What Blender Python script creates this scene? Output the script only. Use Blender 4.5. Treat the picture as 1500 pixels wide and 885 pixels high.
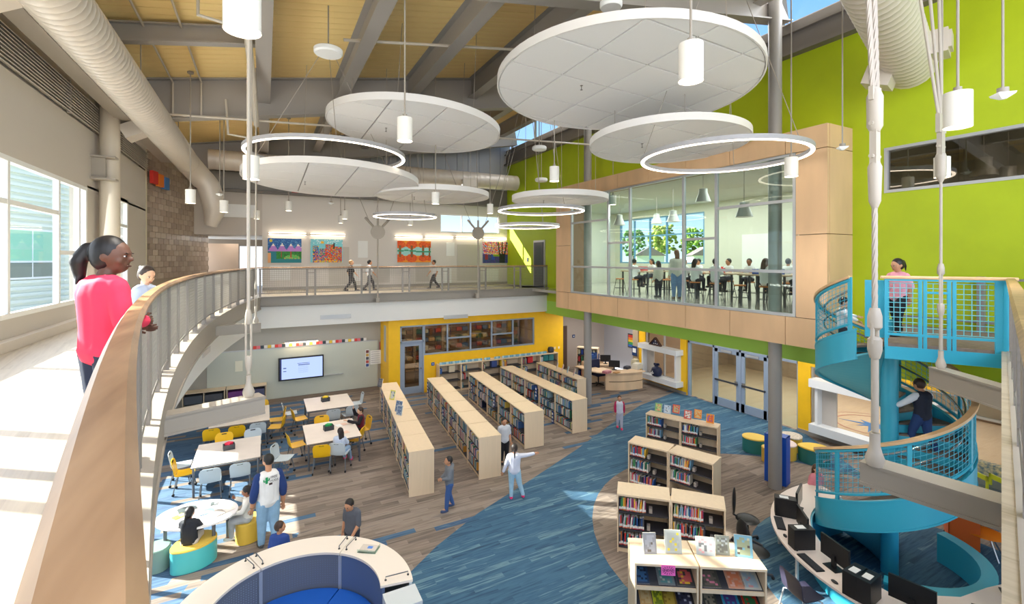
import bpy, math, random
from mathutils import Vector, Matrix
for o in list(bpy.data.objects): bpy.data.objects.remove(o, do_unlink=True)
SC = bpy.context.scene; COL = SC.collection
R = math.radians; PI = math.pi; cos = math.cos; sin = math.sin
random.seed(7)
# ------------------------------------------------------------------ camera
# world: X runs along the art wall to the right, Y runs along the green wall away from the camera
F = 685.0; HY = 380.0; CZ = 5.62
YAW = math.atan((750 - 388) / F)
fx, fy, rx, ry = sin(YAW), cos(YAW), cos(YAW), -sin(YAW)
cam = bpy.data.cameras.new('camera'); camo = bpy.data.objects.new('camera', cam); COL.objects.link(camo)
camo.location = (0, 0, CZ); camo.rotation_euler = (PI / 2, 0, -YAW)
cam.sensor_width = 36; cam.lens = F / 1500 * 36; cam.shift_y = -(442.5 - HY) / 1500
cam.clip_start = 0.05; cam.clip_end = 400
SC.camera = camo
# ------------------------------------------------------------------ world, sun, large lights, exposure
SC.view_settings.view_transform = 'Standard'; SC.view_settings.look = 'None'
SC.view_settings.exposure = 0.45; SC.view_settings.gamma = 1; SC.view_settings.use_curve_mapping = False
w = bpy.data.worlds.new('sky'); SC.world = w; w.use_nodes = True
n = w.node_tree.nodes; l = w.node_tree.links; n.clear()
tc = n.new('ShaderNodeTexCoord'); sp = n.new('ShaderNodeSeparateXYZ'); rp = n.new('ShaderNodeValToRGB')
bg = n.new('ShaderNodeBackground'); wo = n.new('ShaderNodeOutputWorld')
l.new(tc.outputs['Generated'], sp.inputs[0]); l.new(sp.outputs[2], rp.inputs[0]); l.new(rp.outputs[0], bg.inputs[0]); l.new(bg.outputs[0], wo.inputs[0])
e = rp.color_ramp.elements
e[0].position = 0.0; e[0].color = (0.80, 0.86, 0.92, 1); e[1].position = 0.55; e[1].color = (0.09, 0.27, 0.66, 1)
x = rp.color_ramp.elements.new(0.12); x.color = (0.36, 0.56, 0.84, 1)
bg.inputs[1].default_value = 1.5

def lamp(name, kind, loc, energy, color=(1, 1, 1), rot=None, to=None, parent=None, **kw):
    d = bpy.data.lights.new(name, kind); d.energy = energy; d.color = color
    for k, v in kw.items(): setattr(d, k, v)
    o = bpy.data.objects.new(name, d); COL.objects.link(o); o.location = loc
    if to is not None: o.rotation_euler = (Vector(to) - Vector(loc)).to_track_quat('-Z', 'Y').to_euler()
    elif rot: o.rotation_euler = rot
    if parent: o.parent = parent
    return o
SUN = Vector((0.81, -0.59, -0.48))
lamp('sun', 'SUN', (-12, 20, 14), 22.0, (1, 0.95, 0.86), to=Vector((-12, 20, 14)) + SUN, angle=R(0.6))
# added fill behind the camera; daylight of the clerestory and the left windows
lamp('rear_fill', 'AREA', (3.5, -2.6, 8.0), 560, (1, 0.985, 0.96), to=(6, 12, 5.0), shape='RECTANGLE', size=13, size_y=5)
lamp('daylight_clerestory', 'AREA', (11.6, 11, 12.1), 330, (0.96, 0.98, 1), to=(2, 11, 4), shape='RECTANGLE', size=18, size_y=1.0)
lamp('daylight_left', 'AREA', (-3.3, 9.0, 6.0), 110, (0.97, 0.985, 1), to=(6, 9, 5), shape='RECTANGLE', size=11, size_y=2.3)

lamp('court_fill', 'AREA', (-9, 17, 13), 1300, (0.96, 0.98, 1), to=(-11, 34, 5), shape='RECTANGLE', size=14, size_y=8)  # added fill lamp that brightens the wing across the court

# ------------------------------------------------------------------ pixel <-> place helpers (1500 x 885 frame)
def at(u, v, z):
    d = F * (CZ - z) / (v - HY); q = (u - 750) / F * d
    return Vector((rx * q + fx * d, ry * q + fy * d, z))
def atX(u, v, X):
    t = (u - 750) / F; d = X / (rx * t + fx); return Vector((X, (ry * t + fy) * d, CZ - (v - HY) * d / F))
def atY(u, v, Y):
    t = (u - 750) / F; d = Y / (ry * t + fy); return Vector(((rx * t + fx) * d, Y, CZ - (v - HY) * d / F))
def atD(u, v, d):
    q = (u - 750) / F * d; return Vector((rx * q + fx * d, ry * q + fy * d, CZ - (v - HY) * d / F))
def roofz(X): return 10.57 + 0.18 * X
# ------------------------------------------------------------------ materials
def lin(c):
    f = lambda v: v / 12.92 if v <= 0.04045 else ((v + 0.055) / 1.055) ** 2.4
    return tuple(f(v / 255.0) for v in c[:3]) + (1,)
MC = {}
def mat(name, c=(200, 200, 200), rough=0.5, metal=0, var=0, scale=4, stretch=(1, 1, 1), emit=0, spec=0.5, attr=None, bump=0, c2=None, rot=0):
    if name in MC: return MC[name]
    m = bpy.data.materials.new(name); m.use_nodes = True; MC[name] = m
    t = m.node_tree; b = t.nodes['Principled BSDF']; L = t.links.new
    col = lin(c); b.inputs['Base Color'].default_value = col; b.inputs['Roughness'].default_value = rough
    b.inputs['Metallic'].default_value = metal; b.inputs['Specular IOR Level'].default_value = spec
    m.diffuse_color = col
    if emit:
        b.inputs['Emission Color'].default_value = col; b.inputs['Emission Strength'].default_value = emit
    if attr:
        a = t.nodes.new('ShaderNodeAttribute'); a.attribute_name = attr; L(a.outputs['Color'], b.inputs['Base Color'])
    elif var or c2 or bump:
        tc = t.nodes.new('ShaderNodeTexCoord'); mp = t.nodes.new('ShaderNodeMapping'); mp.inputs['Scale'].default_value = stretch
        mp.inputs['Rotation'].default_value = (0, 0, rot)
        nz = t.nodes.new('ShaderNodeTexNoise'); nz.inputs['Scale'].default_value = scale; nz.inputs['Detail'].default_value = 3
        L(tc.outputs['Object'], mp.inputs[0]); L(mp.outputs[0], nz.inputs['Vector'])
        r = t.nodes.new('ShaderNodeValToRGB'); L(nz.outputs[0], r.inputs[0])
        k = var or 0.08
        a1 = [min(1, v * (1 - k)) for v in col[:3]] + [1]; a2 = [min(1, v * (1 + k)) for v in col[:3]] + [1]
        if c2: a1 = col; a2 = lin(c2)
        r.color_ramp.elements[0].position = 0.3; r.color_ramp.elements[1].position = 0.7
        r.color_ramp.elements[0].color = a1; r.color_ramp.elements[1].color = a2
        L(r.outputs[0], b.inputs['Base Color'])
        if bump:
            bp = t.nodes.new('ShaderNodeBump'); bp.inputs['Strength'].default_value = bump; bp.inputs['Distance'].default_value = 0.02
            L(nz.outputs[0], bp.inputs['Height']); L(bp.outputs[0], b.inputs['Normal'])
    return m
def glow(name, c, s):
    if name in MC: return MC[name]
    m = bpy.data.materials.new(name); m.use_nodes = True; MC[name] = m; t = m.node_tree; t.nodes.clear()
    e = t.nodes.new('ShaderNodeEmission'); o = t.nodes.new('ShaderNodeOutputMaterial'); e.inputs[0].default_value = lin(c); e.inputs[1].default_value = s
    t.links.new(e.outputs[0], o.inputs[0]); return m
def glass(name, tint=(235, 245, 242), refl=0.10):
    if name in MC: return MC[name]
    m = bpy.data.materials.new(name); m.use_nodes = True; MC[name] = m; t = m.node_tree; t.nodes.clear(); L = t.links.new
    o = t.nodes.new('ShaderNodeOutputMaterial'); mx = t.nodes.new('ShaderNodeMixShader'); tr = t.nodes.new('ShaderNodeBsdfTransparent'); g = t.nodes.new('ShaderNodeBsdfGlossy')
    fr = t.nodes.new('ShaderNodeLayerWeight'); fr.inputs[0].default_value = 0.5; pw = t.nodes.new('ShaderNodeMath'); pw.operation = 'POWER'; pw.inputs[1].default_value = 5.0; mu = t.nodes.new('ShaderNodeMath'); mu.operation = 'MULTIPLY_ADD'; mu.inputs[1].default_value = 0.5; mu.inputs[2].default_value = refl + 0.015
    tr.inputs[0].default_value = lin(tint); g.inputs['Roughness'].default_value = 0.02
    L(fr.outputs['Facing'], pw.inputs[0]); L(pw.outputs[0], mu.inputs[0]); L(mu.outputs[0], mx.inputs[0]); L(tr.outputs[0], mx.inputs[1]); L(g.outputs[0], mx.inputs[2]); L(mx.outputs[0], o.inputs[0]); return m
def plankmat(name, cols, sx, sy, along=0, rough=0.85, streak=0.25, bluemask=None, gap=0.0):
    # random tone per plank (row / column cell) with long streaks; along = 0 planks run along X
    m = bpy.data.materials.new(name); m.use_nodes = True; MC[name] = m; t = m.node_tree; L = t.links.new; b = t.nodes['Principled BSDF']
    N = t.nodes.new
    def M(op, a, bb=None, c=None):
        q = N('ShaderNodeMath'); q.operation = op
        for i, s in enumerate((a, bb, c)):
            if s is None: continue
            if isinstance(s, (int, float)): q.inputs[i].default_value = s
            else: L(s, q.inputs[i])
        return q.outputs[0]
    tc = N('ShaderNodeTexCoord'); mp = N('ShaderNodeMapping'); mp.inputs['Rotation'].default_value = (0, 0, along); L(tc.outputs['Object'], mp.inputs[0])
    s = N('ShaderNodeSeparateXYZ'); L(mp.outputs[0], s.inputs[0])
    row = M('FLOOR', M('DIVIDE', s.outputs[1], sy)); off = M('FRACT', M('MULTIPLY', row, 0.377))
    colm = M('FLOOR', M('ADD', M('DIVIDE', s.outputs[0], sx), off))
    cb = N('ShaderNodeCombineXYZ'); L(colm, cb.inputs[0]); L(row, cb.inputs[1])
    wn = N('ShaderNodeTexWhiteNoise'); wn.noise_dimensions = '2D'; L(cb.outputs[0], wn.inputs['Vector'])
    mp2 = N('ShaderNodeMapping'); mp2.inputs['Scale'].default_value = (0.9, 14, 1); L(mp.outputs[0], mp2.inputs[0])
    ad = N('ShaderNodeVectorMath'); ad.operation = 'ADD'; L(mp2.outputs[0], ad.inputs[0]); L(wn.outputs['Color'], ad.inputs[1])
    nz = N('ShaderNodeTexNoise'); nz.inputs['Scale'].default_value = 1.6; nz.inputs['Detail'].default_value = 4; L(ad.outputs[0], nz.inputs['Vector'])
    val = M('ADD', M('MULTIPLY', wn.outputs['Value'], 1 - streak), M('MULTIPLY', M('MULTIPLY_ADD', nz.outputs[0], 2.2, -0.6), streak))
    r = N('ShaderNodeValToRGB'); L(val, r.inputs[0]); el = r.color_ramp.elements
    while len(el) < len(cols): el.new(0.5)
    for i, c in enumerate(cols): el[i].position = i / (len(cols) - 1); el[i].color = lin(c)
    out = r.outputs[0]
    if bluemask:
        # planks of a second colour set, denser towards one side: chance per plank falls with X
        bc, x0, x1, hi, lo = bluemask
        r2 = N('ShaderNodeValToRGB'); L(val, r2.inputs[0]); e2 = r2.color_ramp.elements
        while len(e2) < len(bc): e2.new(0.5)
        for i, c in enumerate(bc): e2[i].position = i / (len(bc) - 1); e2[i].color = lin(c)
        mr = N('ShaderNodeMapRange'); L(M('SUBTRACT', s.outputs[0], M('MULTIPLY', s.outputs[1], 0.28)), mr.inputs[0])
        mr.inputs[1].default_value = x0; mr.inputs[2].default_value = x1; mr.inputs[3].default_value = hi; mr.inputs[4].default_value = lo
        wn2 = N('ShaderNodeTexWhiteNoise'); wn2.noise_dimensions = '3D'; cb2 = N('ShaderNodeCombineXYZ'); L(colm, cb2.inputs[0]); L(row, cb2.inputs[1]); cb2.inputs[2].default_value = 5; L(cb2.outputs[0], wn2.inputs['Vector'])
        k = M('LESS_THAN', wn2.outputs['Value'], mr.outputs[0]); mx = N('ShaderNodeMix'); mx.data_type = 'RGBA'
        L(k, mx.inputs[0]); L(out, mx.inputs[6]); L(r2.outputs[0], mx.inputs[7]); out = mx.outputs[2]
    L(out, b.inputs['Base Color']); b.inputs['Roughness'].default_value = rough
    return m
# ------------------------------------------------------------------ mesh building
class MB:
    def __init__(s): s.v = []; s.f = []; s.mi = []; s.k = 0; s.col = None; s.c = []
    def add(s, vs, fs):
        o = len(s.v); s.v += [tuple(p) for p in vs]; s.f += [tuple(i + o for i in f) for f in fs]; s.mi += [s.k] * len(fs); s.c += [s.col] * len(fs); return s
    def box(s, x0, x1, y0, y1, z0, z1):
        return s.add([(x0,y0,z0),(x1,y0,z0),(x1,y1,z0),(x0,y1,z0),(x0,y0,z1),(x1,y0,z1),(x1,y1,z1),(x0,y1,z1)],
                     [(0,3,2,1),(4,5,6,7),(0,1,5,4),(1,2,6,5),(2,3,7,6),(3,0,4,7)])
    def obox(s, c, sz, rz=0, rx_=0, ry_=0):
        m = Matrix.Translation(c) @ Matrix.Rotation(rz, 4, 'Z') @ Matrix.Rotation(rx_, 4, 'X') @ Matrix.Rotation(ry_, 4, 'Y'); a, b, d = sz[0]/2, sz[1]/2, sz[2]/2
        return s.add([m @ Vector(p) for p in [(-a,-b,-d),(a,-b,-d),(a,b,-d),(-a,b,-d),(-a,-b,d),(a,-b,d),(a,b,d),(-a,b,d)]],
                     [(0,3,2,1),(4,5,6,7),(0,1,5,4),(1,2,6,5),(2,3,7,6),(3,0,4,7)])
    def beam(s, p0, p1, w, h, up=(0, 0, 1)):
        p0 = Vector(p0); p1 = Vector(p1); d = (p1 - p0).normalized(); u = Vector(up)
        if abs(d.dot(u)) > 0.98: u = Vector((0, 1, 0))
        sd = d.cross(u).normalized(); u = sd.cross(d).normalized(); a = sd * w / 2; b = u * h / 2
        return s.add([p0-a-b, p0+a-b, p0+a+b, p0-a+b, p1-a-b, p1+a-b, p1+a+b, p1-a+b], [(0,1,2,3),(7,6,5,4),(0,4,5,1),(1,5,6,2),(2,6,7,3),(3,7,4,0)])
    def tube(s, pts, r, n=8, cap=True, sx=1.0):
        pts = [Vector(p) for p in pts]; m = len(pts); rr = r if isinstance(r, (list, tuple)) else [r] * m
        T = []
        for i in range(m):
            a = pts[max(i-1, 0)]; b = pts[min(i+1, m-1)]; T.append((b - a).normalized())
        up = Vector((0, 0, 1)) if abs(T[0].z) < 0.9 else Vector((0, 1, 0)); vs = []
        nx = T[0].cross(up).normalized()
        for i in range(m):
            nx = (nx - T[i] * nx.dot(T[i])).normalized(); ny = T[i].cross(nx)
            for k in range(n):
                a = 2 * PI * k / n; vs.append(pts[i] + nx * cos(a) * rr[i] * sx + ny * sin(a) * rr[i])
        fs = []
        for i in range(m - 1):
            for k in range(n):
                k2 = (k + 1) % n; fs.append((i*n+k, i*n+k2, (i+1)*n+k2, (i+1)*n+k))
        if cap: fs.append(tuple(range(n - 1, -1, -1))); fs.append(tuple((m-1)*n + k for k in range(n)))
        return s.add(vs, fs)
    def ring(s, c, R_, r, n=40, m=6, sz=1.0):
        vs = []; fs = []
        for i in range(n):
            a = 2*PI*i/n
            for k in range(m):
                b = 2*PI*k/m; q = R_ + r*cos(b); vs.append((c[0]+q*cos(a), c[1]+q*sin(a), c[2]+r*sz*sin(b)))
        for i in range(n):
            for k in range(m): fs.append((i*m+k, ((i+1)%n)*m+k, ((i+1)%n)*m+(k+1)%m, i*m+(k+1)%m))
        return s.add(vs, fs)
    def lathe(s, prof, n=16, c=(0, 0, 0), ex=1.0):
        vs = []; fs = []; m = len(prof)
        for r, z in prof:
            for k in range(n): a = 2*PI*k/n; vs.append((c[0]+r*cos(a)*ex, c[1]+r*sin(a), c[2]+z))
        for i in range(m - 1):
            for k in range(n): k2 = (k+1) % n; fs.append((i*n+k, i*n+k2, (i+1)*n+k2, (i+1)*n+k))
        if prof[0][0] > 1e-5: fs.append(tuple(range(n-1, -1, -1)))
        if prof[-1][0] > 1e-5: fs.append(tuple((m-1)*n+k for k in range(n)))
        return s.add(vs, fs)
    def prism(s, poly, z0, z1):
        n = len(poly); a = sum(poly[i][0]*poly[(i+1)%n][1]-poly[(i+1)%n][0]*poly[i][1] for i in range(n))
        if a < 0: poly = poly[::-1]
        vs = [(p[0], p[1], z0) for p in poly] + [(p[0], p[1], z1) for p in poly]
        return s.add(vs, [tuple(range(n-1, -1, -1)), tuple(range(n, 2*n))] + [(i, (i+1)%n, n+(i+1)%n, n+i) for i in range(n)])
    def strip(s, inner, outer, z0, z1):
        # closed band between two polylines of equal length, z0/z1 numbers or lists
        n = len(inner); Z0 = z0 if isinstance(z0, list) else [z0]*n; Z1 = z1 if isinstance(z1, list) else [z1]*n; vs = []
        for i in range(n): a, b = inner[i], outer[i]; vs += [(a[0],a[1],Z0[i]), (b[0],b[1],Z0[i]), (b[0],b[1],Z1[i]), (a[0],a[1],Z1[i])]
        fs = [(0,1,2,3), (4*n-1,4*n-2,4*n-3,4*n-4)]
        for i in range(n-1):
            for k in range(4): fs.append((4*i+k, 4*i+4+k, 4*i+4+(k+1)%4, 4*i+(k+1)%4))
        return s.add(vs, fs)
    def ell(s, c, r, n=12, m=8, rot=None):
        if not isinstance(r, (tuple, list)): r = (r, r, r)
        vs = [(0,0,-r[2])]; fs = []
        for j in range(1, m):
            p = -PI/2 + PI*j/m
            for k in range(n): a = 2*PI*k/n; vs.append((r[0]*cos(p)*cos(a), r[1]*cos(p)*sin(a), r[2]*sin(p)))
        vs.append((0,0,r[2])); t = len(vs)-1
        for k in range(n): fs.append((0, 1+(k+1)%n, 1+k)); fs.append((t, t-n+k, t-n+(k+1)%n))
        for j in range(m-2):
            for k in range(n): fs.append((1+j*n+k, 1+j*n+(k+1)%n, 1+(j+1)*n+(k+1)%n, 1+(j+1)*n+k))
        c = Vector(c); M3 = rot if rot else Matrix.Identity(3)
        return s.add([M3 @ Vector(v) + c for v in vs], fs)
    def grid(s, O, A, B, na, nb, r, n=4):
        # wire mesh panel spanned by vectors A, B from O
        O = Vector(O); A = Vector(A); B = Vector(B)
        for i in range(na+1): s.tube([O + A*i/na, O + A*i/na + B], r, n, False)
        for j in range(nb+1): s.tube([O + B*j/nb, O + B*j/nb + A], r, n, False)
        return s
    def mesh(s, name, mats):
        me = bpy.data.meshes.new(name); me.from_pydata(s.v, [], s.f)
        for m in (mats if isinstance(mats, (list, tuple)) else [mats]): me.materials.append(m)
        if any(s.mi): me.polygons.foreach_set('material_index', s.mi)
        if any(c is not None for c in s.c):
            a = me.color_attributes.new('Col', 'FLOAT_COLOR', 'CORNER'); buf = []
            for p, c in zip(me.polygons, s.c):
                q = lin(c or (255, 255, 255)); buf += list(q) * p.loop_total
            a.data.foreach_set('color', buf)
        me.polygons.foreach_set('use_smooth', [True] * len(me.polygons)); me.set_sharp_from_angle(angle=R(38)); me.update(); return me
    def build(s, name, mats, parent=None, loc=None, rz=0, **p):
        return link(name, s.mesh(name, mats), parent, loc, rz, **p)
def link(name, me, parent=None, loc=None, rz=0, label=None, cat=None, group=None, kind=None):
    o = bpy.data.objects.new(name, me); COL.objects.link(o)
    if parent: o.parent = parent
    if loc is not None: o.location = loc
    o.rotation_euler.z = rz
    return tag(o, label, cat, group, kind)
def tag(o, label=None, cat=None, group=None, kind=None):
    if label: o['label'] = label
    if cat: o['category'] = cat
    if group: o['group'] = group
    if kind: o['kind'] = kind
    return o
def thing(name, label, cat, loc=(0, 0, 0), rz=0, group=None):
    return link(name, None, None, loc, rz, label, cat, group)
def dup(root, label=None, loc=None, rz=None, group=None):
    def cp(o, par):
        c = o.copy(); COL.objects.link(c); c.parent = par
        for ch in [k for k in KIDS.get(o.name, [])]: cp(ch, c)
        return c
    global KIDS
    KIDS = {}
    def walk(o):
        KIDS[o.name] = list(o.children)
        for ch in o.children: walk(ch)
    walk(root); r = cp(root, None)
    if label: r['label'] = label
    if group: r['group'] = group
    if loc is not None: r.location = loc
    if rz is not None: r.rotation_euler.z = rz
    return r
S = dict(kind='structure')
# common materials
MAPLE = mat('maple', (226, 196, 160), 0.45, var=0.10, scale=3, stretch=(1, 1, 0.25))
PLY = mat('maple_panel', (222, 184, 142), 0.45, var=0.10, scale=1.6, stretch=(1, 1, 0.3))
CAPW = mat('rail_wood', (146, 110, 78), 0.35, c2=(190, 152, 114), scale=16, stretch=(1, 0.12, 1))
SHELFW = mat('shelf_wood', (231, 207, 174), 0.5, var=0.03, scale=22, stretch=(1, 1, 0.06))
GREEN = mat('green_paint', (176, 196, 20), 0.55, var=0.04, scale=2)
LIME = mat('lime_paint', (168, 214, 84), 0.55)
YEL = mat('yellow_paint', (250, 196, 26), 0.5, var=0.03)
WALLG = mat('grey_wall', (196, 188, 180), 0.7, var=0.03, scale=1)
WALLW = mat('white_wall', (226, 226, 224), 0.6)
STEEL = mat('painted_steel', (150, 144, 136), 0.45)
STEELD = mat('dark_steel', (112, 106, 100), 0.5)
STEELL = mat('beam_steel', (156, 147, 135), 0.45)
ALU = mat('aluminium', (190, 192, 194), 0.35, 0.4)
DOORF = mat('door_metal', (150, 164, 184), 0.4)
WHITE = mat('white_paint', (238, 238, 236), 0.4)
TURQ = mat('turquoise_paint', (58, 176, 204), 0.35)
TURQL = mat('turquoise_light', (112, 200, 212), 0.4)
CHROME = mat('chrome', (200, 200, 200), 0.2, 0.9)
BLACK = mat('black_plastic', (22, 22, 24), 0.4)
DGREY = mat('dark_grey', (58, 60, 66), 0.5)
DUCTM = mat('duct_metal', (206, 196, 184), 0.42, 0.15)
RUB = mat('rubber', (30, 30, 32), 0.7)
GLASS = glass('clear_glass', refl=0.03); GLASSO = glass('window_glass', (246, 250, 250), 0.0); GLASSB = glass('dark_glass', (196, 190, 180), 0.10)
CABLE = mat('steel_cable', (170, 160, 150), 0.4, 0.4)
# ================================================================== STRUCTURE
def bx(name, m, x0, x1, y0, y1, z0, z1, parent=None, **k):
    if not parent and 'kind' not in k: k['kind'] = 'structure'
    return MB().box(x0, x1, y0, y1, z0, z1).build(name, m, parent, **k)
def Xr(Y): return -0.2 * Y / 18.7 - 1.0 * (1 - ((Y - 9.35) / 9.35) ** 2)     # curved guard line of the walkway
def Yn(X): return 0.2837 * X - 0.10                                         # straight guard line on the near side
BROWN = [(92, 82, 74), (112, 100, 92), (134, 120, 108), (150, 136, 124), (100, 94, 92)]
BLUES = [(46, 68, 92), (58, 88, 118), (78, 108, 134), (56, 80, 112), (100, 132, 152)]
CARPET = plankmat('carpet_planks', BROWN, 1.0, 0.16, 0, 0.95, 0.55, (BLUES, -5.2, -2.3, 0.72, 0.07))
CARPETB = plankmat('carpet_blue', [(38, 64, 86), (46, 82, 110), (66, 104, 130), (50, 88, 118), (104, 138, 152), (40, 76, 104)], 1.0, 0.125, 0, 0.95, 0.5)
CARPETN = plankmat('carpet_brown', BROWN, 1.0, 0.25, 0, 0.95, 0.55)
WALKW = plankmat('pale_floor_planks', [(150, 134, 112), (186, 172, 150), (166, 150, 128)], 1.4, 0.09, R(80), 0.35, 0.5)
LOBBY = plankmat('lobby_floor', [(214, 184, 150), (226, 198, 166), (218, 190, 158)], 1.6, 0.3, 0, 0.25, 0.4)
bx('floor', CARPET, -3.6, 15.6, -3, 24, -0.12, 0)
blue = [(0.9, 6.0), (1.6, 7.3), (2.29, 8.26), (2.98, 8.79), (4.17, 9.5), (5.75, 10.2), (8.2, 11.35), (10.4, 12.5), (12.76, 13.6), (15.45, 14.3), (15.45, 9.0), (13.6, 6.2), (12, 1), (6, -1), (2, 2)]
MB().prism(blue, 0, 0.004).build('floor', CARPETB, **S)
circ = lambda c, r, n=48: [(c[0] + r*cos(2*PI*i/n), c[1] + r*sin(2*PI*i/n)) for i in range(n)]
MB().prism(circ((9.5, 5.7), 4.05), 0.002, 0.008).build('floor', CARPETN, **S)
MB().prism(circ((9.9, 3.8), 2.6), 0.004, 0.012).build('floor', CARPETB, **S)
bx('floor', LOBBY, 15.6, 24, 3, 17, -0.12, 0)
bx('floor', CARPETN, 4.4, 13, 19.3, 24, 0, 0.006)
# --- upper floors
ys = [-0.02 + i * 18.9 / 48 for i in range(49)]
edge = [(Xr(y) + 0.02, y) for y in ys]
MB().prism([(-3.5, -3.2)] + [(11.85, -3.2), (11.85, 2.62)] + [(9.6, Yn(9.6) + 0.1), (5, Yn(5) + 0.1), (1, Yn(1) + 0.1), (0.3, 0.05)] + edge + [(-3.5, 18.9)], 4.14, 4.27).build('floor', WALKW, **S)
bx('floor', WALKW, -3.5, 12, 18.87, 27, 4.14, 4.27)
# steel edge channel + ledge + recessed white bulkhead of the curved walkway
inn = [(Xr(y) - 0.1, y) for y in ys]; led = [(Xr(y) + 0.05, y) for y in ys]
b = MB(); b.strip([(x - 0.0, y) for x, y in inn], led, 4.10, 4.285); b.strip([(x + 0.08, y) for x, y in inn], [(x - 0.015, y) for x, y in led], 3.86, 4.10); b.strip([(x - 0.04, y) for x, y in inn], led, 3.83, 3.87)
b.build('trim_1', STEELL, **S)
b = MB(); b.strip([(Xr(y) - 0.44, y) for y in ys], [(Xr(y) - 0.26, y) for y in ys], 3.05, 3.86); bh = b.build('trim_2', WALLW, **S)
for Y in (8.3, 13.2):
    x = Xr(Y) - 0.255; s_ = (Xr(Y + 0.1) - Xr(Y - 0.1)) / 0.2
    MB().obox((0, 0, 0), (0.02, 0.9, 0.13)).build('air_grille', ALU, bh, (x, Y, 3.42), -math.atan(s_))
bx('ceiling', WALLW, -3.5, -1.45, -3, 18.9, 3.06, 3.14)
# near edge under the right-hand guard
b = MB(); P0 = (0.4, Yn(0.4)); P1 = (9.6, Yn(9.6)); b.beam((P0[0], P0[1] - .03, 4.06), (P1[0], P1[1] - .03, 4.06), 0.14, 0.44); b.build('trim_3', STEELL, **S)
b = MB(); b.beam((P0[0] + .1, P0[1] - .3, 3.46), (P1[0] + .1, P1[1] - .3, 3.46), 0.14, 0.8); b.build('trim_4', STEELL, **S)
# bridge edge
b = MB(); b.box(-0.2, 11.9, 18.79, 18.87, 3.94, 4.285); b.box(-0.2, 11.9, 18.72, 18.87, 3.93, 3.96); b.box(-0.2, 11.9, 18.7, 18.9, 4.262, 4.29); b.build('trim_5', STEEL, **S)
bh = bx('trim_6', WALLW, -0.7, 11.95, 18.87, 19.0, 3.15, 3.94)
for u in (492, 668):
    p = atY(u, 464, 18.86); g = bx('air_grille', ALU, p.x - 0.55, p.x + 0.55, 18.855, 18.87, p.z - 0.08, p.z + 0.08, bh)
bx('ceiling', WALLW, -3.5, 16.3, 19.0, 24, 3.15, 3.25)
bx('ceiling', WALLW, 11.9, 24, 2.5, 19.0, 3.1, 3.2)
# --- ceiling: corrugated yellow deck planks over purlins and rafters
DECK = mat('yellow_deck', (255, 220, 150), 0.6, var=0.06, scale=1.2, stretch=(0.3, 3, 1))
ang = -math.atan(0.18); xm = 4.2; L_ = 15.9 / cos(ang)
roof = MB().obox((xm, 11.75, roofz(xm) + 0.11), (L_, 24.5, 0.08), 0, 0, ang).build('ceiling', STEELD, **S)
pl = MB().obox((0, 0, 0), (L_, 0.262, 0.045), 0, 0, ang).mesh('plank', DECK)
y = 2.0
while y < 23.4:
    link('plank', pl, roof, (xm, y, roofz(xm) + 0.025)); y += 0.275
def ibeam(p0, p1, depth, fw, tw=0.03, tf=0.03):
    b = MB(); p0 = Vector(p0); p1 = Vector(p1); dz = Vector((0, 0, depth / 2))
    b.beam(p0, p1, tw, depth); b.beam(p0 + dz, p1 + dz, fw, tf); b.beam(p0 - dz, p1 - dz, fw, tf); return b
RAFT = mat('rafter_grey', (160, 154, 148), 0.5)
for Y in (7.3, 14.55, 21.9):
    ibeam((-3.5, Y, roofz(-3.5) - 0.52), (11.8, Y, roofz(11.8) - 0.52), 1.0, 0.34).build('roof_rafter', RAFT, **S)
for X in (-0.02, 1.96, 4.0, 6.15, 8.4, 10.6):
    ibeam((X, 2, roofz(X) - 0.33), (X, 22.9, roofz(X) - 0.33), 0.62, 0.3).build('roof_purlin', RAFT, **S)
ibeam((-3.4, 11.2, roofz(-3.4) - 0.25), (-0.1, 11.2, roofz(-0.1) - 0.25), 0.34, 0.2).build('roof_brace', RAFT, **S)
ibeam((-2.95, 2, 9.1), (-2.95, 19.5, 9.1), 0.36, 0.3).build('roof_eave_beam', STEELL, **S)
# --- left wall with windows and louvres
WL = mat('left_wall', (196, 188, 178), 0.7)
wl = MB(); X0, X1 = -3.75, -3.45
wl.box(X0, X1, -3, 19.25, 4.27, 4.71); wl.box(X0, X1, -3, 1.8, 4.71, 7.2); wl.box(X0, X1, 13.45, 14.75, 4.71, 7.25); wl.box(X0, X1, 16.9, 19.25, 4.71, 7.25)
wl.box(X0, X1, -3, 19.25, 7.2, 8.5); wl.box(X0, X1, -3, 19.25, 9.15, 10.1); wl.box(X0, X0 + .1, -3, 19.25, 8.5, 9.15); wl.build('wall_left', WL, **S)
wl = MB(); wl.box(X0, X1, -3, 8.0, 0, 4.2); wl.box(X0, X1, 16, 24, 0, 4.2); wl.box(X0, X1, 8, 16, 0, 0.7); wl.box(X0, X1, 8, 16, 2.6, 4.2); wl.build('wall_left_lower', WALLG, **S)
bx('baseboard_left', mat('curb', (206, 196, 184), 0.6), -3.45, -3.3, -3, 19.2, 4.27, 4.42)
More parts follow.
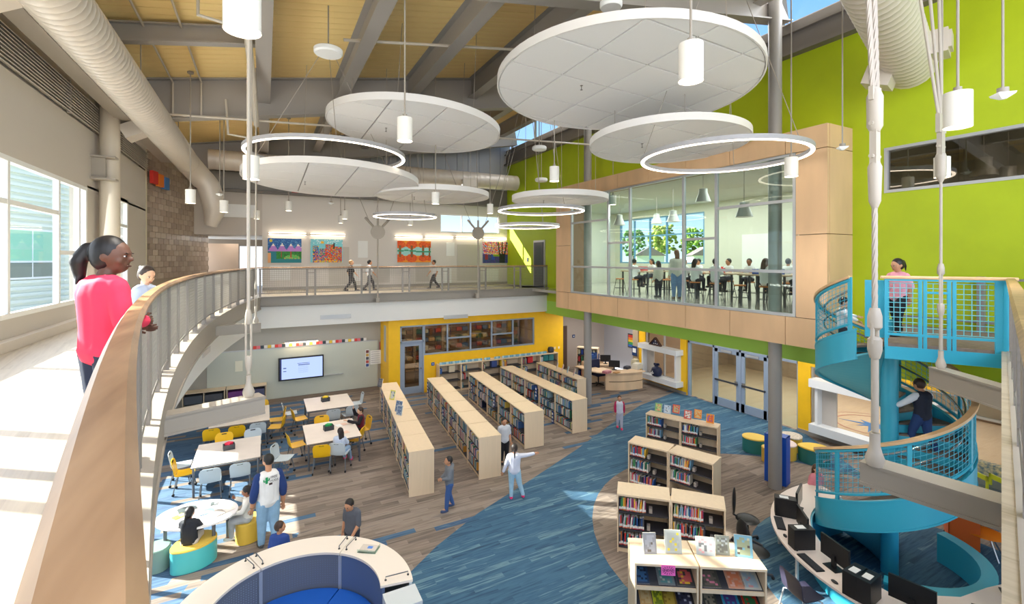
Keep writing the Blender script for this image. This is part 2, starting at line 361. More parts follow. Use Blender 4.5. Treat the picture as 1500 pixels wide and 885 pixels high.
def glazing(name, axis, c, a0, a1, z0, z1, mulls, trans, fw=0.07, dep=0.1, m=WHITE, g=GLASSO, extra=()):
    # window lying in the plane axis=c; mulls: positions along the wall; trans: (a_start, a_end, z)
    def B(p, q, zz0, zz1, d0=-dep/2, d1=dep/2, k=1.0):
        d0 *= k; d1 *= k; return (MB().box(c+d0, c+d1, p, q, zz0, zz1) if axis == 'X' else MB().box(p, q, c+d0, c+d1, zz0, zz1))
    root = thing(name, None, None); root['kind'] = 'structure'
    for nm, q in (('sill', (a0, a1, z0, z0+fw)), ('head', (a0, a1, z1-fw, z1)), ('jamb', (a0, a0+fw, z0, z1)), ('jamb', (a1-fw, a1, z0, z1))): B(*q, k=.96 if nm == 'jamb' else 1.0).build(nm, m, root)
    for p in mulls: B(p-fw/2, p+fw/2, z0+.01, z1-.01, k=.92).build('mullion', m, root)
    for p, q, z in trans: B(p+.01, q-.01, z-fw/2, z+fw/2, k=.86).build('transom', m, root)
    st = [a0] + sorted(mulls) + [a1]
    for p, q in zip(st, st[1:]): B(p+.02, q-.02, z0+.02, z1-.02, -0.006, 0.006).build('pane', g, root)
    return root
glazing('window_1', 'X', -3.5, 1.8, 13.45, 4.71, 7.2, [3.4, 5.2, 5.6, 6.3, 8.6, 9.9, 11.9, 13.0], [(1.8, 9.9, 6.5), (9.9, 11.9, 6.5), (11.9, 13.45, 5.75)], 0.08)
glazing('window_2', 'X', -3.5, 14.75, 16.9, 4.71, 7.3, [16.1], [(14.75, 16.9, 6.55)], 0.08)
glazing('window_3', 'X', -3.6, 8.0, 16.0, 0.7, 2.6, [9.6, 11.2, 12.8, 14.4], [], 0.08)
lv = thing('wall_louvre', None, None); lv['kind'] = 'structure'
sl = MB().obox((0, 0, 0), (0.10, 20.6, 0.012), 0, 0, R(25)).mesh('slat', mat('louvre', (206, 200, 190), 0.45))
for i in range(10): link('slat', sl, lv, (-3.42, 8.8, 8.55 + i * 0.06))
for Y in (4.6, 8.4, 12.2, 16.0): bx('louvre_post', STEELL, -3.44, -3.38, Y, Y + 0.04, 8.5, 9.15, lv)
MB().lathe([(0.19, 4.27), (0.19, 10.0)], 24, (-3.2, 14.05, 0)).build('column', mat('column_tan', (202, 190, 172), 0.45), **S)
b = MB(); b.box(-3.45, -3.2, 13.7, 13.76, 7.45, 7.95); b.box(-3.5, -3.0, 13.6, 13.86, 7.92, 7.96); b.box(-3.5, -3.0, 13.6, 13.86, 7.42, 7.46); b.build('beam_bracket', STEELL, **S)
# facade of the wing across the court
fac = thing('neighbour_building', 'pale corrugated building wing seen through the left windows', 'building', (-10.6, 33.9, 0), R(-18.6))
SID = mat('siding', (222, 228, 214), 0.6)
bx('wall', SID, -4, -0.1, -3.6, 18, 0, 12, fac)
cs = MB().box(-0.1, 0.03, -3.6, 18, 0, 0.15).mesh('siding_board', SID)
for i in range(36): link('siding_board', cs, fac, (0, 0, 0.1 + i * 0.33))
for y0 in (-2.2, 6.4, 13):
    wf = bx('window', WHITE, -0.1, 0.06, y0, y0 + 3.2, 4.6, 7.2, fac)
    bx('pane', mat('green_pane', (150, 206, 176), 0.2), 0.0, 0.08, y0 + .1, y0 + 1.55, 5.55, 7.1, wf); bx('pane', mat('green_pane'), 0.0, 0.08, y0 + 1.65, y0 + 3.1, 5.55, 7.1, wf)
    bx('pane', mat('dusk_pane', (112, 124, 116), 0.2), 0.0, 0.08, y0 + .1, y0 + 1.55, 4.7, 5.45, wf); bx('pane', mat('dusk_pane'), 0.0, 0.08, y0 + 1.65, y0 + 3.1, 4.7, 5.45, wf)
bx('ground', mat('court_paving', (206, 204, 196), 0.9), -60, -3.8, -40, 60, -0.3, -0.15)
# --- block wall beside the corridor
cm = thing('wall_block', None, None, (-3.45, 19.2, 0), math.atan2(5.3, 1.25)); cm['kind'] = 'structure'
bx('backing', mat('mortar', (150, 136, 120), 0.8), 0, 5.45, 0.02, 0.25, 4.27, 10.1, cm)
BL = [mat('block_%d' % i, c, 0.3, var=0.06, scale=6) for i, c in enumerate([(160, 140, 122), (168, 150, 132), (150, 132, 116), (176, 160, 144)])]
bm_ = [MB().box(0.006, 0.394, -0.01, 0.06, 0.006, 0.194).mesh('block', m) for m in BL]
for r_ in range(22):
    for i in range(13):
        link('block', random.choice(bm_), cm, (i * 0.405 + (0.2 if r_ % 2 else 0), 0, 4.95 + r_ * 0.2))
link('trim_7', MB().box(-3.47, -3.43, 19.14, 19.22, 4.27, 9.2).mesh('trim', mat('corner_trim', (206, 198, 170), 0.4)), **S)
# --- corridor
w = MB(); w.box(-2.8, -0.1, 22.95, 23.1, 6.65, 8.5); w.build('wall_corridor', WALLG, **S)
bx('ceiling', WALLW, -2.6, 0.0, 23.1, 28, 6.65, 6.75)
bx('wall_corridor', mat('olive_wall', (138, 126, 112), 0.6), -0.1, 0.05, 23.1, 28, 4.27, 6.7)
w = MB(); w.box(-4, -1.15, 28, 28.1, 4.27, 6.7); w.box(-1.15, -0.1, 28, 28.1, 6.3, 6.7); w.build('wall_corridor', mat('olive_wall'), **S)
bx('wall_corridor', mat('tan_panel', (190, 164, 140), 0.5), -2.35, -1.1, 25.4, 25.5, 4.27, 6.35)
bx('air_grille', WHITE, -1.7, -0.3, 22.92, 22.95, 7.4, 7.95, **S)
# --- art wall and the metal panels above it
AW = mat('art_wall', (208, 202, 196), 0.65)
w = MB(); w.box(-0.1, 7.98, 23, 23.2, 4.27, 8.5); w.box(11.39, 12.0, 23, 23.2, 4.27, 8.5); w.box(7.98, 11.39, 23, 23.2, 4.27, 7.01); w.box(7.98, 11.39, 23, 23.2, 7.97, 8.5); wa = w.build('wall_art', AW, **S)
for (x0, x1, z0, z1, t) in ((0.2, 1.0, 4.7, 5.35, 1), (2.6, 3.5, 4.45, 6.2, 0), (3.5, 4.05, 4.6, 5.4, 1), (3.9, 4.35, 5.7, 6.5, 1), (4.5, 5.4, 4.5, 5.3, 0), (6.7, 7.4, 4.5, 6.4, 0), (8.3, 8.75, 5.8, 6.5, 1), (8.9, 10.2, 4.5, 6.4, 0), (7.6, 8.6, 4.4, 5.2, 1), (10.4, 11.3, 4.45, 5.1, 1)):
    bx('wall_panel', WALLW if t else mat('warm_grey_panel', (186, 180, 172), 0.6), x0, x1, 22.985, 23.01, z0, z1, wa)
bx('baseboard_far', STEEL, -0.1, 11.9, 22.97, 23.0, 4.27, 4.4)
glazing('window_4', 'Y', 23.1, 7.98, 11.39, 7.01, 7.97, [9.2], [], 0.06)
up = bx('wall_far', STEELD, -3.5, 12, 23.0, 23.2, 8.5, 12.9)
pm = mat('zinc_panel', (158, 160, 166), 0.5)
for i in range(21):
    x = -1.2 + i * 0.63; bx('panel', pm, x + .01, x + .62, 22.95, 23.0, 9.4, roofz(x) - 0.1, up)
for i in range(4):
    x = -2.3 + i * 1.75; bx('panel', mat('grey_panel', (150, 146, 140), 0.5), x + .01, x + 1.73, 22.93, 23.0, 8.6, 9.3, up)
bx('trim_8', STEELD, -2.4, 12, 22.7, 23, 8.46, 8.56)
# --- green wall: below, above and beside the wooden bay
w = MB(); gx0, gx1 = 11.85, 12.05
w.box(gx0, gx1, 16.4, 23, 4.27, 10.75); w.box(gx0, gx1, 16.4, 19.0, 3.66, 4.27); w.box(gx0, gx1, 5.95, 16.4, 8.55, 10.75)
w.box(gx0, gx1, 5.18, 5.95, 3.1, 10.75); w.box(gx0, gx1, 0.6, 5.18, 8.02, 10.75); w.box(gx0, gx1, 0.6, 5.18, 3.1, 7.05); w.box(gx0, gx1, -3, 0.6, 3.1, 10.75)
w.build('wall_right', GREEN, **S)
bx('wall_right_lower', LIME, gx0, gx1, 5.95, 19.0, 3.06, 3.66)
glazing('window_5', 'X', 11.9, 0.6, 5.18, 7.05, 8.02, [], [], 0.06, 0.14, m=ALU, g=GLASSB)
b = MB(); b.box(11.6, 12.1, -3, 23, 10.75, 10.83); b.box(11.75, 12.1, -3, 23, 10.83, 11.3); b.box(11.65, 12.1, -3, 23, 11.3, 11.36); b.box(11.78, 12.1, -3, 23, 11.36, 11.6); b.build('trim_9', STEELD, **S)
glazing('window_6', 'X', 11.95, -3, 22.6, 11.6, 12.62, [-0.9, 1.2, 3.3, 5.4, 7.5, 9.6, 11.7, 13.8, 15.9, 18.0, 20.1], [], 0.08, m=STEELL)
for (X, Y) in ((11.1, 14.7), (11.1, 7.15)):
    MB().lathe([(0.15, 0), (0.15, roofz(11.1) - 0.6)], 24, (X, Y, 0)).build('column', mat('column_grey', (150, 146, 142), 0.4), **S)
# door in the green wall at the far end of the bridge
d = thing('door_1', None, None); d['kind'] = 'structure'
bx('door_frame', ALU, 11.8, 11.86, 19.0, 20.05, 4.27, 6.55, d); bx('door_leaf', mat('door_dark', (70, 74, 82), 0.4), 11.77, 11.82, 19.1, 19.95, 4.29, 6.45, d); bx('door_glass', glass('clear_glass'), 11.76, 11.775, 19.3, 19.7, 4.8, 6.3, d)
bx('wall_switch', mat('dark_plate', (40, 44, 60), 0.4), 11.82, 11.85, 20.6, 20.75, 5.5, 5.7, **S)
# --- wooden bay with its panels
BX = 10.85
bay = bx('wall_bay', mat('bay_core', (150, 120, 92), 0.7), 10.93, 11.85, 5.86, 16.5, 3.62, 4.2)
MB().box(10.93, 11.85, 5.86, 16.5, 8.2, 8.59).box(10.93, 11.85, 5.86, 6.46, 4.2, 8.2).box(10.93, 11.85, 15.55, 16.5, 4.2, 8.2).build('core', mat('bay_core'), bay)
def panel(y0, y1, z0, z1): bx('panel', PLY, BX, 10.93, y0 + .008, y1 - .008, z0 + .008, z1 - .008, bay)
ysm = [5.8, 6.74, 8.23, 9.7, 11.19, 12.67, 14.18, 15.68, 16.56]
for a, c in zip(ysm, ysm[1:]): panel(a, c, 3.6, 4.28)
for a, c in zip(ysm, ysm[1:]): panel(a, c, 8.08, 8.61)
for y0, y1 in ((5.8, 6.5), (15.5, 16.56)):
    for z0, z1 in ((4.28, 6.18), (6.18, 8.08)): panel(y0, y1, z0, z1)
for z0, z1 in ((3.6, 4.28), (4.28, 6.18), (6.18, 8.08), (8.08, 8.61)):
    bx('panel', PLY, BX + 0.085, 11.85, 5.8, 5.86, z0 + .008, z1 - .008, bay)
bx('panel', PLY, BX + 0.085, 11.85, 5.86, 16.5, 8.585, 8.605, bay); bx('panel', PLY, BX + 0.085, 11.85, 5.86, 16.5, 3.6, 3.62, bay)
glazing('window_7', 'X', 10.9, 6.5, 15.5, 4.28, 8.1, [8.67, 9.8, 12.08, 13.21], [(6.5, 15.5, 5.33), (6.5, 8.67, 7.0), (8.67, 9.8, 6.2), (12.08, 13.21, 6.2), (13.21, 15.5, 7.06)], 0.07, m=ALU, g=GLASS)
# --- classroom behind the glass
CF = mat('classroom_floor', (176, 170, 160), 0.12, var=0.04)
bx('floor', CF, 11.0, 18.6, 5.9, 21.8, 4.15, 4.27)
CWALL = mat('classroom_wall', (216, 214, 200), 0.6)
w = MB(); w.box(18.5, 18.7, 5.8, 15.4, 4.27, 8.6); w.box(18.5, 18.7, 15.4, 21.4, 4.27, 5.4); w.box(18.5, 18.7, 15.4, 21.4, 7.9, 8.6); w.box(18.5, 18.7, 21.4, 21.8, 4.27, 8.6)
w.box(12.05, 18.6, 21.8, 22.0, 4.27, 8.6); w.box(12.05, 18.6, 5.7, 5.9, 4.27, 8.6); w.build('wall_classroom', CWALL, **S)
bx('ceiling', mat('classroom_ceiling', (190, 190, 178), 0.7), 11.0, 18.6, 5.86, 21.8, 8.3, 8.4)
glazing('window_8', 'X', 18.55, 15.4, 21.4, 5.4, 7.9, [16.6, 17.8, 19.0, 20.2], [(15.4, 21.4, 6.9)], 0.07, m=mat('blue_frame', (110, 160, 196), 0.4))
for (y0, y1, z0, z1, m) in ((12.2, 13.4, 5.0, 6.7, 'white_paint'), (9.2, 10.9, 6.75, 7.15, 'white_paint'), (10.0, 10.5, 6.8, 7.1, 'lime_paint'), (7.9, 8.3, 6.8, 7.2, 'rose_paper')):
    bx('wall_panel', mat(m, (236, 90, 120)), 18.47, 18.5, y0, y1, z0, z1, **S)
# room beyond the window high in the green wall
w = MB(); w.box(16.8, 17, -3, 5.7, 4.27, 9.5); w.box(12.05, 17, 5.6, 5.7, 4.27, 9.5); w.box(12.05, 17, -3.1, -3, 4.27, 9.5); w.build('wall_upper_room', mat('upper_room', (150, 150, 132), 0.7), **S)
bx('ceiling', mat('upper_room'), 12.05, 17, -3, 5.7, 9.2, 9.3)
bx('floor', CF, 12.05, 17, -3, 5.7, 4.15, 4.27)
# --- ground level: whiteboard wall, yellow wall, door wall
w = MB(); w.box(-3.5, 4.45, 20.66, 20.8, 0, 3.15); w.build('wall_board', mat('board_wall_upper', (170, 166, 156), 0.7), **S)
bx('baseboard_far', mat('base_tan', (140, 124, 108), 0.7), -3.5, 4.45, 20.62, 20.66, 0, 0.12)
yw = MB(); Y0, Y1 = 19.16, 19.34
yw.box(4.45, 4.92, Y0, Y1, 0, 3.15); yw.box(4.92, 11.34, Y0, Y1, 2.86, 3.15); yw.box(5.93, 11.34, Y0, Y1, 0, 1.57); yw.box(11.34, 12.97, Y0, Y1, 0, 3.15); yw.box(4.45, 4.6, Y1, 20.7, 0, 3.15); yw.build('wall_yellow', YEL, **S)
bx('window_9', ALU, 4.435, 4.45, 19.6, 19.95, 1.35, 2.85); 
glazing('window_10', 'Y', 19.25, 5.93, 11.34, 1.57, 2.86, [6.99, 8.07, 9.11, 10.2], [(6.99, 8.07, 2.2), (9.11, 10.2, 2.2)], 0.06, 0.12, m=DOORF, g=GLASSB)
d = thing('door_2', None, None); d['kind'] = 'structure'
b = MB(); b.box(4.92, 4.98, 19.15, 19.33, 0, 2.86); b.box(5.87, 5.93, 19.15, 19.33, 0, 2.86); b.box(4.92, 5.93, 19.15, 19.33, 2.8, 2.86); b.box(4.92, 5.93, 19.15, 19.33, 2.15, 2.22); b.build('door_frame', DOORF, d)
b = MB(); b.box(4.98, 5.12, 19.2, 19.25, 0.02, 2.15); b.box(5.73, 5.87, 19.2, 19.25, 0.02, 2.15); b.box(5.12, 5.73, 19.2, 19.25, 0.02, 0.3); b.box(5.12, 5.73, 19.2, 19.25, 2.0, 2.15); b.build('door_leaf', DOORF, d)
bx('pane', GLASSB, 5.12, 5.73, 19.22, 19.23, 0.3, 2.0, d); bx('pane', GLASSB, 4.98, 5.87, 19.22, 19.23, 2.22, 2.8, d)
MB().lathe([(0.03, 0), (0.03, 0.06)], 10).tube([(0, 0, 0.05), (-0.1, 0, 0.05)], 0.012).build('handle', CHROME, d, (5.8, 19.18, 1.02))
# room behind the yellow wall
w = MB(); w.box(4.4, 13, 23.6, 23.75, 0, 3.15); w.box(12.9, 13.05, 19.34, 23.7, 0, 3.15); w.box(4.4, 4.55, 20.7, 23.7, 0, 3.15); w.build('wall_back_room', mat('back_room', (204, 176, 140), 0.7), **S)
# right side, ground level
w = MB(); w.box(15.4, 15.6, 13.72, 14.04, 0, 3.1); w.box(15.4, 15.6, 16.1, 16.5, 0, 3.1); w.box(15.4, 15.6, 14.04, 16.1, 0, 0.47); w.box(15.4, 15.6, 14.04, 16.1, 2.9, 3.1)
w.box(15.4, 15.6, 8.75, 9.15, 0, 3.1); w.box(15.4, 15.6, 3.0, 8.75, 0, 0.3); w.box(15.4, 15.6, 3.0, 8.75, 2.2, 3.1); w.box(15.4, 15.6, 1, 3.0, 0, 3.1); w.build('wall_door_side', YEL, **S)
bx('baseboard_right', STEEL, 15.36, 15.4, 13.72, 16.5, 0, 0.12); bx('baseboard_right', STEEL, 15.36, 15.4, 3, 9.15, 0, 0.12)
bx('wall_pier', mat('olive_pier', (166, 150, 124), 0.6), 15.35, 15.7, 16.5, 16.85, 0, 3.1)
w = MB(); w.box(16.2, 16.35, 16.8, 20.1, 0, 3.1); w.build('wall_office', mat('office_grey', (168, 166, 170), 0.65), **S)
bx('wall_office', mat('office_taupe', (168, 156, 146), 0.65), 12.97, 16.3, 20.0, 20.15, 0, 3.1)
bx('door_3', mat('door_brown', (84, 62, 48), 0.5), 13.0, 13.75, 19.95, 20.0, 0, 2.2, kind='structure')
glazing('window_11', 'X', 15.5, 14.04, 16.1, 0.47, 2.9, [15.0], [], 0.05, m=ALU)
glazing('window_12', 'X', 15.5, 3.0, 8.75, 0.3, 2.2, [6.6], [], 0.05, m=ALU)
# lobby
w = MB(); w.box(22, 22.2, 3, 17, 0, 3.1); w.box(15.6, 22, 16.8, 17, 0, 3.1); w.box(15.6, 22, 2.8, 3, 0, 3.1); w.build('wall_lobby', mat('lobby_block', (176, 150, 126), 0.5, var=0.05, scale=3), **S)
glazing('window_13', 'X', 21.9, 4.5, 9.8, 0.1, 2.5, [5.8, 7.1, 8.4], [], 0.08, m=ALU)
b = MB()
for k in range(8):
    a = k * PI / 4 + 0.3; r1 = 0.95 if k % 2 == 0 else 0.55; p = Vector((18.2, 8.3, 0)); t = p + Vector((cos(a), sin(a), 0)) * r1; q = p + Vector((cos(a + .39), sin(a + .39), 0)) * 0.22; q2 = p + Vector((cos(a - .39), sin(a - .39), 0)) * 0.22
    b.prism([(p.x, p.y), (q2.x, q2.y), (t.x, t.y), (q.x, q.y)], 0.0, 0.006)
b.build('floor_compass', mat('compass_blue', (70, 130, 190), 0.3), **S)
MB().ring((18.2, 8.3, 0.004), 1.05, 0.02, 48, 4, 0.15).ring((18.2, 8.3, 0.004), 1.35, 0.015, 48, 4, 0.15).build('floor_compass_rim', mat('rim_red', (170, 80, 70), 0.4), **S)
d = thing('door_4', None, None); d['kind'] = 'structure'
b = MB()
for y in (9.15, 10.19, 11.27, 12.42, 13.62): b.box(15.42, 15.56, y - .04, y + .04, 0, 2.75)
b.box(15.42, 15.56, 9.15, 13.66, 2.68, 2.8); b.box(15.42, 15.56, 9.15, 13.66, 2.2, 2.28); b.build('door_frame', DOORF, d)
bx('lintel', YEL, 15.4, 15.6, 9.15, 13.72, 2.8, 3.1, d)
for y0, y1, h in ((10.23, 11.23, 11.12), (11.31, 12.38, 11.42)):
    b = MB(); b.box(15.44, 15.5, y0, y0 + .13, .02, 2.2); b.box(15.44, 15.5, y1 - .13, y1, .02, 2.2); b.box(15.44, 15.5, y0, y1, .02, .32); b.box(15.44, 15.5, y0, y1, 2.06, 2.2); lf = b.build('door_leaf', DOORF, d)
    bx('pane', GLASS, 15.465, 15.475, y0 + .13, y1 - .13, .32, 2.06, lf); MB().beam((15.4, y0 + .05, 1.0), (15.4, y1 - .05, 1.0), 0.05, 0.06).build('push_bar', DGREY, lf)
    MB().box(15.38, 15.44, h - .05, h + .05, .93, 1.1).build('latch', CHROME, lf); bx('closer', ALU, 15.38, 15.44, y0 + .3, y0 + .75, 2.1, 2.18, lf)
bx('pane', GLASS, 15.48, 15.49, 12.46, 13.58, .05, 2.68, d); bx('pane', GLASS, 15.48, 15.49, 9.19, 10.15, .05, 2.68, d); bx('pane', GLASS, 15.48, 15.49, 10.2, 12.4, 2.28, 2.68, d)
# added fill lamps without fixtures: lower level, classroom, lobby, corridor, bridge
for (nm, x, y, z, sx, sy, e_) in (('fill_board_area', 1.5, 19.6, 3.1, 5, .5, 18), ('fill_left_area', -2.0, 11, 3.0, 1, 8, 60), ('fill_office', 14, 17.5, 3.05, 2, 2, 60), ('fill_door_area', 13.7, 9.5, 3.05, 1.5, 8, 110), ('fill_lobby', 18.5, 10, 3.05, 4, 9, 190), ('fill_back_room', 8.5, 21.5, 3.1, 6, 2, 120), ('fill_classroom', 15, 14, 8.25, 5, 13, 620), ('fill_upper_room', 14.5, 2, 9.1, 3, 5, 60), ('fill_corridor', -1.2, 25, 6.6, 1, 3, 25), ('fill_bridge', 5, 21, 9.2, 10, .6, 60)):
    lamp(nm, 'AREA', (x, y, z), e_, (1, 0.98, 0.95), rot=(0, 0, 0), shape='RECTANGLE', size=sx, size_y=sy)
# ================================================================== GUARDS, RODS, DUCTS, LAMPS
WIRE = mat('wire_mesh', (166, 160, 152), 0.4, 0.3)
POST = mat('post_steel', (140, 134, 128), 0.45, 0.1)
def poly_mesh(line, z0, z1, nz, sp, r=0.005):
    # wire panel following a polyline of (x, y)
    b = MB(); pts = [Vector((x, y, 0)) for x, y in line]; acc = 0
    for j in range(nz + 1):
        z = z0 + (z1 - z0) * j / nz; b.tube([(p.x, p.y, z) for p in pts], r, 4, False)
    for a, c in zip(pts, pts[1:]):
        L2 = (c - a).length; k = max(1, int(L2 / sp + .5))
        for i in range(k): q = a + (c - a) * i / k; b.tube([(q.x, q.y, z0), (q.x, q.y, z1)], r, 4, False)
    return b
g = thing('guard_rail', 'long curved walkway guard rail with broad wooden cap, from the foreground to the bridge', 'railing', (0, 0, 0))
ysr = [0.02, 0.2, 0.4, 0.6, 0.8, 1.0, 1.3, 1.6, 2, 2.5] + [3 + i * 0.45 for i in range(36)]
ysr = [y for y in ysr if y < 18.7] + [18.7]
def wcap(line, w, z0, z1):
    inn = []; 
    b = MB(); n = len(line); prof = [(-w/2, z0), (w/2, z0), (w/2 + .004, (z0+z1)/2), (w/2 - .012, z1), (-w/2 + .012, z1), (-w/2 - .004, (z0+z1)/2)]; vs = []; fs = []
    for i, (x, y) in enumerate(line):
        a = Vector(line[max(i-1, 0)]); c = Vector(line[min(i+1, n-1)]); t = (c - a).normalized(); nn = Vector((t.y, -t.x))
        vs += [(x + nn.x*o, y + nn.y*o, z) for o, z in prof]
    m = len(prof)
    for i in range(n-1):
        for k in range(m): fs.append((i*m+k, i*m+(k+1)%m, (i+1)*m+(k+1)%m, (i+1)*m+k))
    fs += [tuple(range(m-1, -1, -1)), tuple((n-1)*m+k for k in range(m))]
    return b.add(vs, fs)
wcap([(Xr(y) - 0.024, y) for y in ysr], 0.082, 5.30, 5.345).build('wood_cap', CAPW, g)
b = MB(); b.tube([(Xr(y) - 0.055, y, 5.27) for y in ysr], 0.022, 6); b.tube([(Xr(y) - 0.04, y, 4.40) for y in ysr], 0.018, 6); b.build('rail_tube', POST, g)
poly_mesh([(Xr(y) - 0.04, y) for y in ysr], 4.40, 5.26, 17, 0.05).build('mesh_panel', WIRE, g)
pm_ = MB().box(-0.03, 0.03, -0.008, 0.008, 4.22, 5.29).mesh('post', POST)
y = 1.35
while y < 18.6:
    for dy in (0, 0.16): link('post', pm_, g, (Xr(y + dy) - 0.045, y + dy, 0), -0.1)
    y += 1.12
g = thing('guard_rail', 'straight bridge guard rail with wire mesh, in front of the four paintings', 'railing', (0, 18.85, 0))
wcap([(-0.2, 0), (11.85, 0)], 0.09, 5.30, 5.345).build('wood_cap', CAPW, g)
b = MB(); b.tube([(-0.2, 0, 5.27), (11.85, 0, 5.27)], 0.022, 6); b.tube([(-0.2, 0, 4.40), (11.85, 0, 4.40)], 0.018, 6); b.build('rail_tube', POST, g)
b = MB(); xs = [-0.15, 1.38, 1.66, 3.33, 3.64, 4.94, 5.22, 6.62, 6.90, 8.34, 8.64, 10.08, 10.4, 11.84]
pm2 = MB().box(-0.035, 0.035, -0.02, 0.02, 4.22, 5.29).mesh('post', POST)
for x in xs: link('post', pm2, g, (x, 0, 0))
for a, c in zip(xs, xs[1:]):
    if c - a < 0.5: b.beam((a, 0, 5.12), (c, 0, 5.12), 0.03, 0.03)
b.build('spacer_bar', POST, g); poly_mesh([(-0.15, 0), (11.84, 0)], 4.40, 5.26, 12, 0.075, 0.004).build('mesh_panel', WIRE, g)
g = thing('guard_rail', 'guard rail running along the right edge of the picture beside the blue landing', 'railing', (0, 0, 0))
ln = [(x, Yn(x)) for x in (1.2, 3, 5, 7, 8.5, 9.55)]
wcap(ln, 0.1, 5.30, 5.345).build('wood_cap', CAPW, g); b = MB(); b.tube([(x, y, 5.27) for x, y in ln], 0.022, 6); b.tube([(x, y, 4.4) for x, y in ln], 0.018, 6); b.build('rail_tube', POST, g)
poly_mesh(ln, 4.40, 5.26, 14, 0.06).build('mesh_panel', WIRE, g)
for x in (2.2, 3.5, 4.8, 6.1, 7.4, 8.7, 9.5): link('post', pm2, g, (x, Yn(x), 0), 0.27)
# --- steel outriggers carrying the hangers
def outrigger(p0, p1, top, h, w, label):
    t = thing('steel_outrigger', label, 'beam', (p0[0], p0[1], top)); q = Vector((p1[0]-p0[0], p1[1]-p0[1], 0)); b = MB()
    b.beam((0, 0, -h/2), q + Vector((0, 0, -h/2)), w * .9, h - .046); b.build('web', STEELL, t)
    MB().beam((0, 0, -.012), q + Vector((0, 0, -.012)), w, .024).build('top_flange', STEELL, t); MB().beam((0, 0, -h+.012), q + Vector((0, 0, -h+.012)), w, .024).build('bottom_flange', STEELL, t)
outrigger((-1.05, 5.60), (-0.03, 5.98), 4.1, 0.2, 0.2, 'steel beam end jutting over the table area, left of the white tables')
outrigger((-1.3, 12.55), (-0.1, 12.78), 4.1, 0.22, 0.2, 'smaller steel beam end behind the first one, under the curved walkway')
outrigger((4.05, 1.90), (4.15, 1.08), 4.1, 0.17, 0.2, 'large steel beam in front of the spiral stair, lower of the right pair')
outrigger((8.40, 3.05), (7.72, 2.05), 4.1, 0.27, 0.2, 'steel beam under the blue landing, upper of the right pair')
outrigger((3.85, 18.35), (3.95, 18.8), 4.15, 0.2, 0.14, 'short steel bracket on the bridge edge below the walking children')
outrigger((8.02, 18.3), (8.15, 18.8), 4.15, 0.2, 0.14, 'short steel bracket on the bridge edge, right one below the fourth painting')
def hanger(p, label, top, r=0.016, fan=0, parts=True, tb=(4.9, 5.5)):
    x, y, z0 = p; t = thing('suspension_rod', label, 'cable', p)
    Zr = top - z0; M_ = mat('hanger_paint', (182, 172, 158), 0.45)
    MB().lathe([(0.05, 0.0), (0.062, 0.05), (0.045, 0.1), (r*1.4, 0.15), (r*1.4, 0.24)], 14).build('foot_clevis', M_, t)
    MB().tube([(0, 0, 0.25), (0, 0, tb[0]-z0)], r, 10).build('lower_rod', M_, t)
    b = MB(); a = tb[0]-z0; c = tb[1]-z0
    for s in (-1, 1): b.tube([(s*r*1.4, 0, a+.05), (s*r*1.4, 0, c-.05)], r*.6, 8)
    b.lathe([(r*1.3, a-.06), (r*1.9, a), (r*1.9, a+.08), (r*1.2, a+.1)], 12); b.lathe([(r*1.2, c-.1), (r*1.9, c-.08), (r*1.9, c), (r*1.3, c+.06)], 12); b.build('turnbuckle', M_, t)
    if not fan:
        MB().tube([(0, 0, c), (0, 0, Zr)], r, 10).build('upper_rod', M_, t)
    return t, c, Zr, M_
hanger((-0.16, 6.05 - 0.1, 4.1), 'full height steel hanger rod left of centre with long turnbuckle', 10.2, 0.018, tb=(4.45, 5.0))
hanger((-0.19, 12.76, 4.1), 'thin hanger rod right behind the full height rod', 10.2, 0.016, tb=(4.4, 5.0))
# cable hanger in front of the spiral stair
t, c, Zr, HM = hanger((3.98, 1.8, 4.1), 'big twin cable hanger with clevis blocks in front of the spiral stair', 11, 0.024, 1, tb=(4.95, 5.2))
ROPE = mat('wire_rope', (178, 168, 156), 0.5, 0.2)
def rope(pts, r, tw=60):
    b = MB(); p0 = Vector(pts[0]); p1 = Vector(pts[1]); L2 = (p1-p0).length; n = max(8, int(L2*14)); d = (p1-p0).normalized(); sx_ = d.orthogonal().normalized(); sy_ = d.cross(sx_)
    for k in range(5):
        b.tube([p0 + d*L2*i/n + (sx_*cos(2*PI*k/5 + i*1.1) + sy_*sin(2*PI*k/5 + i*1.1))*r*.55 for i in range(n+1)], r*.5, 5, False)
    return b
rope([(0, 0, c), (0, 0, 2.15)], 0.02).build('lower_cable', ROPE, t)
b = MB(); b.lathe([(.02, 1.9), (.038, 1.95), (.045, 2.2), (.03, 2.24)], 12); b.box(-.03, .03, -.022, .022, 2.2, 2.5); b.lathe([(.03, 2.46), (.05, 2.5), (.052, 2.72), (.03, 2.78)], 12); b.tube([(-.06, 0, 2.52), (.06, 0, 2.52)], .016, 8); b.tube([(-.06, 0, 2.28), (.06, 0, 2.28)], .016, 8); b.obox((0, 0, 2.74), (.12, .03, .1)); b.build('clevis_block', HM, t)
rope([(-.03, 0, 2.76), (-.12, 0.1, 6.4)], 0.02).build('upper_cable', ROPE, t); rope([(.03, 0, 2.76), (.06, 0.1, 6.4)], 0.02).build('upper_cable', ROPE, t)
t, c, Zr, HM = hanger((8.36, 2.98, 4.1), 'hanger with three fanned rods and turnbuckle in front of the blue landing', 11, 0.022, 1, tb=(4.9, 5.5))
MB().tube([(0, 0, c), (0, 0, 2.7)], 0.018, 8).build('lower_rod', HM, t)
